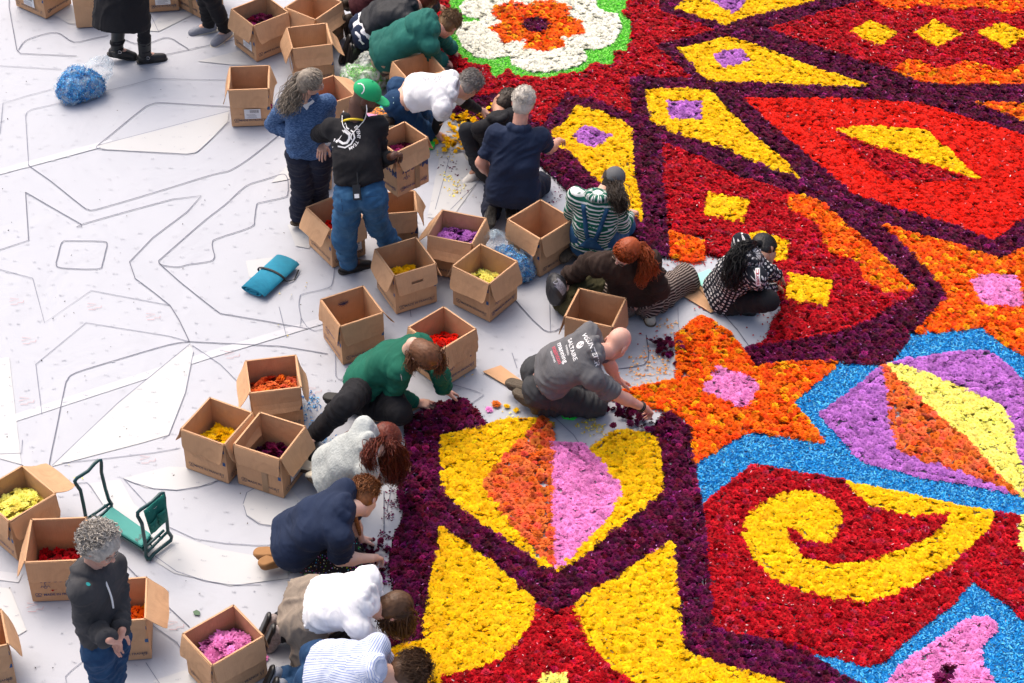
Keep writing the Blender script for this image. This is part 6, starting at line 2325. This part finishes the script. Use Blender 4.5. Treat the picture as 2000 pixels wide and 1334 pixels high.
# black jacket, white tee showing
aR, aL = (696, 100, .08), (690, 86, .08)
p = person('black jacket', 'kneeling person in black jacket over white T-shirt at the top', dict(
    pel=(716, 58, .34), ch=(795, 12, .56), sR=(800, 32, .54), sL=(788, -4, .56), hd=(832, 0, .56), look=(852, 40, .0),
    eR=(820, 60, .3), wR=(845, 45, .06), eL=(825, 15, .3), wL=(850, 12, .06), kR=(752, 100, .08), aR=aR, kL=(745, 75, .08), aL=aL, tR=(692, 122, .06), tL=(682, 108, .06), sole=(-1, -.3, .3)),
    size=1.02, girth=1.05, skin_c=PINKISH, top=cloth('black_jacket', (.014, .016, .022), rough=.6), hem=-.05, bottom=NAVY, shoe=BLK_SH, sole=BLK_SH, hair=dict(style='short', mat=H['auburn']), beard=.5, seed=6, shoe_up=True, fold=.010)
q = [Cone(p['pel'] + d * p['hx'] * .07 - p['up'] * .06, p['pel'] + d * p['hx'] * .07 + p['up'] * .06, .115, .112, cuta=True) for d in (-1, 0, 1)]
v, f = sdf_mesh(q, .012, .03)
obj('white_shirt_hem', new_mesh('white_shirt_hem', wrinkle(v, f, .008, 3), f, True), WHITE_T, p['root'])

# teal hoodie
aR, aL = (752, 138, .08), (742, 122, .08)
p = person('teal hoodie', 'kneeling man in teal green hoodie bending over the red flowers', dict(
    pel=(757, 98, .34), ch=(836, 56, .56), sR=(838, 78, .54), sL=(828, 36, .58), hd=(876, 48, .52), look=(905, 105, .0),
    eR=(846, 112, .32), wR=(866, 118, .10), hR=(884, 128, .02), eL=(862, 72, .3), wL=(882, 95, .06), kR=(800, 138, .08), aR=aR, kL=(790, 112, .08), aL=aL, tR=(738, 150, .05), tL=(730, 130, .05)),
    size=1.02, girth=1.10, skin_c=PINKISH, top=TEAL, hem=.10, bottom=cloth('beige_cotton', (.36, .28, .19)), shoe=BROWN_SH, sole=RUB, hair=dict(style='short', mat=H['lightbrown'], len=.05), hood=True, seed=7, shoe_up=True, fold=.010)
glasses(p)

# white T-shirt, grey hair
aR, aL = (768, 262, .08), (762, 238, .08)
p = person('white tee', 'grey haired person in white T-shirt and jeans on hands and knees', dict(
    pel=(784, 190, .44), ch=(872, 176, .58), sR=(870, 202, .56), sL=(872, 160, .60), hd=(916, 168, .52), look=(955, 215, .1),
    eR=(862, 222, .34), wR=(848, 258, .07), hR=(868, 270, .02), eL=(908, 200, .36), wL=(935, 214, .14), hL=(960, 222, .06), kR=(828, 258, .08), aR=aR, kL=(826, 232, .08), aL=aL, tR=(748, 262, .05), tL=(742, 240, .05)),
    size=1.0, girth=1.0, skin_c=PALE, top=WHITE_T, hem=-.11, bottom=JEANS_D, leg=1.15, shoe=BROWN_SH, sole=RUB, hair=dict(style='short', mat=H['grey'], len=.06, n=320), sleeve=.8, waist=-.03, seed=8, shoe_up=True, fold=.010)
glasses(p)
arm = []
for sd in (1, -1):
    e0 = p['SH'][sd] + (p['el'][sd] - p['SH'][sd]) * .6
    v, f = sdf_mesh([Cone(e0, p['el'][sd], .052, .048), Cone(p['el'][sd], p['wr'][sd], .048, .036, cutb=True)], .011, .02)
    obj('black_sleeve', new_mesh('black_sleeve', wrinkle(v, f, .004, sd), f, True), BLACKC, p['root'])
rows = []
for i in range(17):
    L = .05 + .05 * random.random()
    rows.append(rect2(-.16 + i * .019, .03 - L / 2, .006, L))
put_on(p['top_geo'], 862, 152, p['up'], rows, 'lettering', plain('grey_print', (.30, .30, .34), .7), p['top'])
hip = G(757, 197, .52)
put_on(p['trousers_geo'], 760, 197, p['up'], [rect2(0, 0, .075, .05)], 'pocket_card', plain('pale_blue_card', (.45, .70, .72), .5), p['trousers'])

# man in black, sitting
p = person('sitting black', 'man in black sitting with one knee drawn up beside the yellow heap', dict(
    pel=(968, 322, .12), ch=(972, 240, .50), sL=(950, 248, .5), sR=(1002, 228, .5), hd=(985, 198, .70), look=(960, 190, .5),
    eL=(935, 275, .32), wL=(920, 262, .28), eR=(1000, 262, .3), wR=(985, 240, .12), kL=(914, 256, .40), aL=(934, 330, .07), tL=(916, 345, .03), kR=(975, 278, .2), aR=(938, 300, .08), tR=(920, 300, .05)),
    size=.98, skin_c=TAN, top=BLACKC, hem=.04, bottom=cloth('black_jeans', (.014, .016, .022)), leg=1.0, shoe=plain('white_trainer', (.62, .61, .58), .6), sole=RUBW, hair=dict(style='short', mat=H['dark'], len=.03), seed=9)

# man in the navy T-shirt, kneeling, seen from behind
aR, aL = (1000, 426, .10), (957, 424, .10)
p = person('navy tee man', 'white haired man in navy T-shirt kneeling with his back turned', dict(
    pel=(1002, 368, .30), ch=(1012, 266, .72), sL=(955, 268, .72), sR=(1070, 268, .72), hd=(1022, 200, .95), look=(1045, 170, .55),
    eL=(940, 318, .48), wL=(962, 345, .36), hL=(985, 340, .32), eR=(1072, 290, .50), wR=(1090, 276, .34), hR=(1104, 268, .26), kL=(975, 372, .08), kR=(1050, 372, .08), aR=aR, aL=aL, tR=(1000, 452, .06), tL=(952, 450, .06), sole=(0, -1, .3)),
    size=1.03, girth=1.14, skin_c=PINKISH, top=NAVY, hem=.10, bottom=cloth('navy_workwear', (.014, .018, .036)), leg=1.2, shoe=BLK_SH, sole=plain('black_lug_sole', (.022, .020, .018), .8, var=.5, nscale=50, bumpd=.015), hair=dict(style='short', mat=H['white'], len=.035), sleeve=.72, seed=10, shoe_up=True, fold=.010)

# woman in striped shirt and dungarees
aR, aL = (1142, 498, .09), (1118, 492, .09)
STRIPE = cloth('green_stripe', (.006, .115, .075), 'stripe_ax', (.72, .74, .72, .36), fold=.008)
p = person('stripes', 'woman in green striped shirt, denim dungarees and grey cap', dict(
    pel=(1160, 470, .20), ch=(1166, 392, .58), sL=(1126, 388, .58), sR=(1208, 402, .56), hd=(1196, 352, .72), look=(1225, 340, .35),
    eL=(1118, 418, .36), wL=(1140, 400, .22), eR=(1216, 440, .32), wR=(1232, 420, .16), kR=(1216, 462, .09), kL=(1175, 440, .09), aR=aR, aL=aL, tR=(1122, 520, .05), tL=(1100, 508, .05), sole=(-.3, -.9, .4)),
    size=.97, girth=1.05, skin_c=PALE, top=STRIPE, top_scale=(30, 30), hem=.0, bottom=JEANS, leg=1.1, shoe=BROWN_SH, sole=RUB, cap=plain('grey_cap', (.085, .09, .098), .8, var=.12, nscale=60),
    hair=dict(style='long', mat=H['dark'], guides=[dict(path=[(1200, 362, .70), (1206, 378, .64), (1212, 395, .56), (1214, 408, .48)], spread=(.03, .05, .05, .04), n=130, front=-.1)]), sleeve='long', seed=11, shoe_up=True)
# dungaree bib back and straps
q = [Cone(p['pel'] + d * p['hx'] * .07 - p['up'] * .03, p['pel'] + d * p['hx'] * .075 + p['up'] * .10, .120, .116) for d in (-1, 0, 1)]
v, f = sdf_mesh(q, .012, .03)
obj('dungaree_waist', new_mesh('dungaree_waist', wrinkle(v, f, .006, 2), f, True), JEANS, p['root'])
sv, sf = p['top_geo']
bvh = BVHTree.FromPolygons([tuple(a) for a in sv], [tuple(a) for a in sf.tolist()])
for sd in (-1, 1):
    mb = MB()
    pts = []
    for t in np.linspace(0, 1, 9):
        w = p['pel'] + p['up'] * (.10 + .36 * t) + p['lat'] * (sd * (.015 + .075 * t)) - p['fw'] * .3
        hq = bvh.ray_cast(Vector(w), Vector(p['fw']))[0]
        if hq is not None: pts.append(np.array(hq) - p['fw'] * .004)
    if len(pts) > 2:
        vv, ff = [], []
        for k_, a in enumerate(pts):
            vv += [a - p['lat'] * .017, a + p['lat'] * .017]
        ff = [(2 * i, 2 * i + 1, 2 * i + 3, 2 * i + 2) for i in range(len(pts) - 1)]
        so = obj('dungaree_strap', new_mesh('dungaree_strap', vv, ff, True), JEANS, p['root'])
        md = so.modifiers.new('thick', 'SOLIDIFY'); md.thickness = .008; md.offset = 0
vv, ff = [], []
for j, t in enumerate(np.linspace(0, 1, 6)):
    for i, u in enumerate(np.linspace(-1, 1, 5)):
        w = p['pel'] + p['up'] * (.06 + .13 * t) + p['lat'] * (u * (.10 - .085 * t)) - p['fw'] * .3
        hq = bvh.ray_cast(Vector(w), Vector(p['fw']))[0]
        a = np.array(hq) if hq is not None else w + p['fw'] * .18
        vv.append(a - p['fw'] * .010)
ff = [(j * 5 + i, j * 5 + i + 1, j * 5 + i + 6, j * 5 + i + 5) for j in range(5) for i in range(4)]
so = obj('dungaree_back', new_mesh('dungaree_back', vv, ff, True), JEANS, p['root'])
md = so.modifiers.new('thick', 'SOLIDIFY'); md.thickness = .008; md.offset = 0

# red haired woman, cross-legged
p = person('red hair', 'red haired woman in brown sweater and striped trousers sitting cross-legged', dict(
    pel=(1240, 584, .13), ch=(1226, 512, .50), sR=(1168, 508, .50), sL=(1284, 512, .50), hd=(1224, 492, .70), look=(1140, 575, .52),
    eR=(1140, 522, .34), wR=(1106, 545, .27), hR=(1090, 552, .26), eL=(1286, 566, .28), wL=(1248, 572, .24), hL=(1225, 570, .22), kL=(1334, 564, .16), aL=(1264, 616, .13), tL=(1282, 648, .05), kR=(1158, 572, .13), aR=(1240, 606, .09), tR=(1285, 612, .06)),
    size=1.0, girth=1.12, skin_c=(.66, .43, .35), top=cloth('brown_wool', (.030, .017, .013), fold=.014), cuff=1.15, hem=-.05, waist=.05, bottom=cloth('brown_stripe', (.028, .018, .017), 'stripe_an', (.30, .245, .215, .38), fold=.012), bottom_scale=(30, 48), skirt=(.85, .13), leg=1.42, shoe=plain('cream_trainer', (.45, .42, .35), .7, var=.4, nscale=40), sole=RUB,
    hair=dict(style='long', mat=H['red'], guides=[dict(path=[(1250, 478, .74), (1262, 500, .62), (1262, 530, .50), (1250, 552, .40)], spread=(.02, .03, .035, .025), n=120, front=.45), dict(path=[(1245, 490, .68), (1270, 515, .55), (1280, 535, .48)], spread=(.02, .03, .03), n=40, front=.3)]), seed=12, fold=.012, curl=(.9, .4))
glasses(p, (.2, .14, .1))

# black haired woman in patterned top
p = person('black hair', 'woman with long black ponytail in black and white patterned top', dict(
    pel=(1416, 568, .13), ch=(1462, 508, .44), sR=(1476, 534, .40), sL=(1448, 480, .47), hd=(1494, 488, .54), look=(1530, 545, .1),
    eR=(1488, 568, .24), wR=(1512, 562, .10), hR=(1532, 560, .04), eL=(1500, 530, .26), wL=(1518, 538, .12), hL=(1532, 548, .04), kR=(1500, 588, .11), aR=(1435, 590, .08), tR=(1460, 600, .05), kL=(1490, 556, .14), aL=(1450, 580, .08), tL=(1470, 590, .05)),
    size=.95, girth=1.06, skin_c=(.40, .22, .15), top=cloth('patterned_knit', (.010, .012, .020), 'dots', (.66, .65, .66)), top_scale=(31, 29), hem=.06, bottom=BLACKC, leg=1.1, shoe=BLK_SH, sole=RUBB,
    hair=dict(style='long', mat=H['black'], grow=.014, guides=[dict(path=[(1466, 476, .62), (1448, 488, .60), (1438, 512, .52), (1432, 540, .42), (1430, 556, .36)], spread=(.012, .035, .055, .06, .05), n=200, front=.5)]), seed=13, fold=.007)
for sd in (1,):
    s0, e0, w0 = p['SH'][1], p['el'][1], p['wr'][1]
geo = p['top_geo']
dirn = nz(p['el'][1] - p['SH'][1])
put_on(geo, 1480, 545, dirn, [grid2(-.01, 0, .13, .034, 8, 3)], 'sleeve_band', PAPER, p['top'])
RED = plain('red_print', (.35, .01, .03), .6)
put_on(geo, 1480, 545, dirn, [tx('KAPPA', .030, .0, -.002), rect2(-.052, .009, .03, .005), rect2(-.052, -.009, .03, .005)], 'sleeve_lettering', RED, p['top'], off=.0055)

# bald volunteer in grey
aR, aL = (1048, 794, .09), (1036, 770, .09)
GREYT = cloth('grey_tshirt', (.125, .125, .135), fold=.014)
p = person('volunteer', 'bald man in grey volunteer T-shirt kneeling beside the orange star', dict(
    pel=(1058, 742, .34), ch=(1150, 690, .60), sR=(1158, 720, .58), sL=(1140, 664, .62), hd=(1205, 672, .58), look=(1250, 735, .1),
    eR=(1206, 772, .34), wR=(1256, 796, .11), hR=(1284, 808, .04), eL=(1188, 705, .32), wL=(1206, 744, .06), hL=(1232, 744, .02), kR=(1150, 806, .08), kL=(1152, 768, .08), aR=aR, aL=aL, tR=(1022, 782, .07), tL=(1010, 762, .06)),
    size=1.05, girth=1.06, skin_c=(.64, .36, .28), top=GREYT, hem=-.095, bottom=cloth('grey_cargo', (.045, .047, .052), fold=.012), leg=1.12, shoe=BROWN_SH, sole=RUB, hair=dict(style='bald', mat=H['white']), beard=.22, sleeve=.80, waist=-.02, cuff=1.12, seed=14, shoe_up=True, fold=.010, curl=(1.1, .25))
g = p['top_geo']
across = -p['lat'] * 1.0
across = nz(G(1176, 682, .6) - G(1158, 642, .66))
WP = LOGO
put_on(g, 1154, 674, across, [tx('VOLUNTEER', .046)], 'lettering', WP, p['top'])
put_on(g, 1134, 674, across, [disc2(0, 0, .030)], 'round_emblem', WP, p['top'])
put_on(g, 1134, 674, across, [tx('S1', .034)], 'emblem_lettering', plain('grey_ink', (.12, .12, .13), .6), p['top'], off=.0055)
put_on(g, 1117, 682, across, [tx('SALTAIRE', .045)], 'lettering', WP, p['top'])
put_on(g, 1108, 684, across, [tx('INSPIRED', .022)], 'lettering', WP, p['top'])
put_on(g, 1099, 689, across, [tx('manning', .052)], 'lettering', WP, p['top'])
put_on(g, 1088, 693, across, [tx('stainton', .048)], 'lettering', plain('pink_print', (.50, .07, .11), .6), p['top'])
put_on(g, 1080, 697, across, [tx('SOLICITORS', .018)], 'lettering', WP, p['top'])
put_on(g, 1196, 730, nz(p['el'][1] - p['SH'][1]), [stroke2([(-.045, -.03), (.045, -.03), (.045, .03), (-.045, .03)], .004, True), ring2(-.018, .004, .014, .005), rect2(.02, .008, .03, .006), rect2(.02, -.006, .034, .006), rect2(0, -.02, .06, .005)], 'sleeve_emblem', WP, p['top'])
mb = MB()
for t in (.90, .96):
    c0 = p['el'][1] + (p['wr'][1] - p['el'][1]) * t
    R = frame(p['wr'][1] - p['el'][1], np.array([0, 0, 1.0]))
    mb.tube([c0 + R @ np.array([.034 * math.cos(a), 0, .034 * math.sin(a)]) for a in np.linspace(0, 2 * math.pi, 17)], .005, 6, False)
obj('wrist_bands', mb.mesh('wrist_bands', True), BLK_SH, p['root'])

# green sweatshirt woman
p = person('green sweatshirt', 'woman in dark green sweatshirt leaning on her side, leg stretched out', dict(
    pel=(722, 738, .24), ch=(800, 690, .52), sR=(785, 718, .50), sL=(826, 672, .54), hd=(828, 690, .62), look=(858, 745, .25),
    eR=(768, 768, .30), wR=(808, 786, .10), hR=(838, 790, .03), eL=(858, 728, .32), wL=(868, 764, .07), hL=(900, 766, .02), kR=(676, 790, .20), aR=(612, 852, .09), tR=(604, 882, .10), kL=(782, 806, .11), aL=(690, 800, .09), tL=(640, 786, .05)),
    size=1.02, girth=1.15, skin_c=(.63, .39, .30), top=GREENK, hem=.06, bottom=BLACKC, leg=1.12, shoe=BLK_SH, sole=RUBB, hair=dict(style='long', mat=H['chestnut'], guides=[dict(path=[(822, 676, .72), (808, 696, .64), (806, 722, .56)], spread=(.03, .045, .03), n=80, front=.4), dict(path=[(848, 684, .70), (860, 702, .60), (856, 728, .50)], spread=(.03, .035, .025), n=70, front=.5)]), seed=15, fold=.010, curl=(.6, .2), cuff=1.05)
glasses(p)
g = p['top_geo']
put_on(g, 797, 733, nz(G(812, 730, .4) - G(790, 738, .4)), [rect2(0, 0, .10, .05)], 'name_sticker', PAPER, p['top'])
put_on(g, 822, 733, nz(G(850, 722, .4) - G(800, 738, .4)), [tx('MARA ROSA', .05, 0, .03)], 'lettering', plain('rose_print', (.70, .42, .44), .6), p['top'])

# grey fleece woman
aR, aL = (630, 942, .09), (620, 925, .09)
p = person('fleece', 'woman in pale grey fleece with long auburn hair hanging forward', dict(
    pel=(652, 918, .30), ch=(712, 876, .54), sR=(714, 902, .52), sL=(700, 850, .56), hd=(756, 862, .52), look=(790, 920, .1),
    eR=(728, 936, .30), wR=(764, 922, .12), hR=(785, 908, .05), eL=(752, 886, .28), wL=(780, 896, .1), kR=(705, 958, .08), kL=(700, 930, .08), aR=aR, aL=aL, tR=(605, 938, .06), tL=(600, 920, .06)),
    size=.98, girth=1.05, skin_c=PALE, top=cloth('grey_fleece', (.42, .45, .44), 'fleece'), cuff=1.2, hem=.08, bottom=JEANS, shoe=BROWN_SH, sole=RUBW, hair=dict(style='long', mat=H['auburn'], guides=[dict(path=[(768, 868, .56), (778, 892, .44), (776, 918, .30), (770, 940, .18)], spread=(.03, .05, .05, .03), n=150, front=.7), dict(path=[(735, 862, .56), (722, 880, .52), (720, 905, .42), (742, 940, .28)], spread=(.02, .035, .03, .03), n=50, front=.3), dict(path=[(760, 868, .60), (756, 890, .52), (758, 918, .38), (764, 938, .24)], spread=(.03, .04, .045, .03), n=110, front=.8)]), seed=16, shoe_up=True, fold=.006)
# loose strand across the back
v, f, t = tubes([smooth_path([G(738, 848, .62), G(718, 838, .64), G(690, 838, .63), G(672, 846, .60 + .01 * i)], 5) for i in range(3)], .006, .002)
me = new_mesh('loose_strand', v, f, True); set_attr(me, 'tone', t)
obj('loose_strand', me, MATS['auburn_hair'], p['root'])

# navy T-shirt woman with braid
aR, aL = (566, 1106, .09), (556, 1090, .09)
p = person('braid', 'woman in navy T-shirt with a ginger braid and floral skirt', dict(
    pel=(578, 1052, .34), ch=(664, 998, .58), sR=(664, 1030, .56), sL=(662, 968, .60), hd=(712, 972, .58), look=(755, 1030, .1),
    eR=(664, 1092, .34), wR=(730, 1090, .09), hR=(758, 1084, .03), eL=(690, 1020, .32), wL=(704, 1054, .06), hL=(722, 1046, .02), kR=(680, 1110, .09), kL=(670, 1075, .09), aR=aR, aL=aL, tR=(530, 1104, .06), tL=(522, 1090, .06)),
    size=1.02, girth=1.13, skin_c=(.66, .45, .37), top=NAVY, hem=.08, bottom=cloth('floral_skirt', (.014, .013, .018), 'floral'), leg=1.25, skirt=(.9, .17), shoe=plain('tan_suede', (.30, .15, .055), .85, var=.15), sole=plain('tan_suede', (.30, .15, .055), .85), hair=dict(style='short', mat=H['ginger'], len=.06, n=300, braid=[(692, 985, .62), (694, 1008, .52), (700, 1030, .40), (703, 1042, .34)]), sleeve=.78, seed=17, shoe_up=True, fold=.010, curl=(.7, .2), collar=True, cuff=1.1, neckline=.012)

# white shirt with taupe wrap
aR, aL = (545, 1240, .12), (536, 1218, .12)
p = person('white shirt', 'woman in white shirt with a taupe jacket tied round her hips', dict(
    pel=(606, 1190, .42), ch=(706, 1172, .56), sR=(706, 1206, .54), sL=(704, 1140, .58), hd=(766, 1188, .52), look=(800, 1250, .05),
    eR=(722, 1248, .32), wR=(742, 1256, .10), hR=(760, 1262, .04), eL=(738, 1190, .3), wL=(760, 1222, .06), kR=(652, 1256, .08), kL=(648, 1216, .08), aR=aR, aL=aL, tR=(535, 1262, .02), tL=(526, 1240, .02), sole=(-1, -.1, .3)),
    size=1.0, girth=1.02, skin_c=PALE, top=WHITE_T, hem=-.12, bottom=BLACKC, leg=1.05, shoe=plain('patterned_shoe', (.30, .25, .24), .7, var=.8, nscale=60), sole=BLK_SH, hair=dict(style='long', mat=H['brown'], guides=[dict(path=[(782, 1192, .52), (792, 1215, .38), (786, 1240, .24)], spread=(.03, .05, .03), n=150, front=.7), dict(path=[(752, 1195, .54), (752, 1215, .44), (770, 1238, .28)], spread=(.02, .035, .03), n=70, front=.4)]), sleeve=.85, seed=18, shoe_up=True, fold=.012)
TAUPE = cloth('taupe_cotton', (.25, .205, .165), fold=.02)
q = [Cone(p['pel'] + d * p['hx'] * .085 - p['up'] * .08, p['pel'] + d * p['hx'] * .08 + p['up'] * .09, .128, .118) for d in (-1, 0, 1)]
q.append(Cone(p['pel'] + p['hx'] * .12, p['pel'] + p['hx'] * .17 - np.array([0, 0, .26]), .075, .07))
q.append(Cone(p['pel'] + p['hx'] * .10 - p['up'] * .08, p['pel'] + p['hx'] * .15 - p['up'] * .06 - np.array([0, 0, .24]), .07, .06))
q.append(Cone(p['pel'] + p['hx'] * .13 + p['up'] * .12, p['pel'] + p['hx'] * .16 + p['up'] * .13 - np.array([0, 0, .20]), .028, .034))
v, f = sdf_mesh(q, .013, .04, clipz=.01)
obj('tied_jacket', new_mesh('tied_jacket', wrinkle(relax(v, f, 1), f, .018, 6, 9), f, True), TAUPE, p['root'])

# blue striped shirt at the bottom edge
aR, aL = (552, 1345, .12), (544, 1322, .12)
p = person('blue stripes', 'person in blue and white striped shirt at the bottom edge', dict(
    pel=(622, 1310, .42), ch=(722, 1308, .56), sR=(722, 1345, .54), sL=(718, 1270, .58), hd=(796, 1312, .46), look=(835, 1380, .0),
    eR=(745, 1390, .3), wR=(780, 1385, .08), eL=(758, 1320, .3), wL=(790, 1345, .06), kR=(660, 1380, .08), kL=(660, 1345, .08), aR=aR, aL=aL, tR=(542, 1368, .02), tL=(534, 1345, .02), sole=(-1, -.1, .3)),
    size=1.02, girth=1.06, skin_c=PALE, top=cloth('pinstripe', (.60, .65, .78), 'stripe_an', (.20, .27, .52, .32), fold=.012), top_scale=(40, 75), hem=-.04, bottom=JEANS_D, shoe=GREY_SH, sole=BLK_SH, hair=dict(style='short', mat=H['brown'], len=.08, n=360, grow=.016), seed=19, shoe_up=True)

# curly grey haired woman, standing at the left
p = person('curly', 'woman with curly grey hair in charcoal hooded jacket, standing', dict(
    pel=(206, 1248, .88), ch=(190, 1128, 1.30), sR=(178, 1152, 1.28), sL=(212, 1108, 1.30), hd=(196, 1068, 1.52), look=(268, 1125, 1.44),
    eR=(174, 1215, 1.05), wR=(214, 1250, .99), hR=(240, 1254, .96), eL=(232, 1175, 1.07), wL=(238, 1232, .98), hL=(230, 1252, .95), kR=(206, 1330, .46), aR=(205, 1425, .08), tR=(240, 1425, .04), kL=(216, 1318, .46), aL=(214, 1405, .08), tL=(250, 1405, .04)),
    size=.97, girth=.98, skin_c=(.60, .35, .27), top=cloth('charcoal_jersey', (.046, .047, .053), fold=.014), hem=-.03, waist=.04, bottom=JEANS_D, leg=1.15, shoe=BROWN_SH, sole=RUB, hair=dict(style='curly', mat=H['silver'], grow=.022, rough=.02), hood=True, seed=20, fold=.010, cuff=1.1)
glasses(p, (.4, .35, .3))
mb = MB().tube(smooth_path([p['neck'] + p['fw'] * .09 - p['up'] * .02 + p['lat'] * .03, p['neck'] + p['fw'] * .125 - p['up'] * .12 + p['lat'] * .035, p['neck'] + p['fw'] * .13 - p['up'] * .2 + p['lat'] * .035], 4), .006, 6)
obj('hood_cord', mb.mesh('hood_cord', True), PAPER, p['root'])
put_on(p['top_geo'], 172, 1141, (1, 0, 0), [disc2(0, 0, .014, 10)], 'small_emblem', plain('teal_print', (.03, .35, .36), .6), p['top'])

print('people', round(time.time() - T0, 1))
import os
if os.environ.get('SCENE_DEBUG'):
    for d in DEBUG: print('DBG', d)
    print('objects', len(bpy.data.objects))
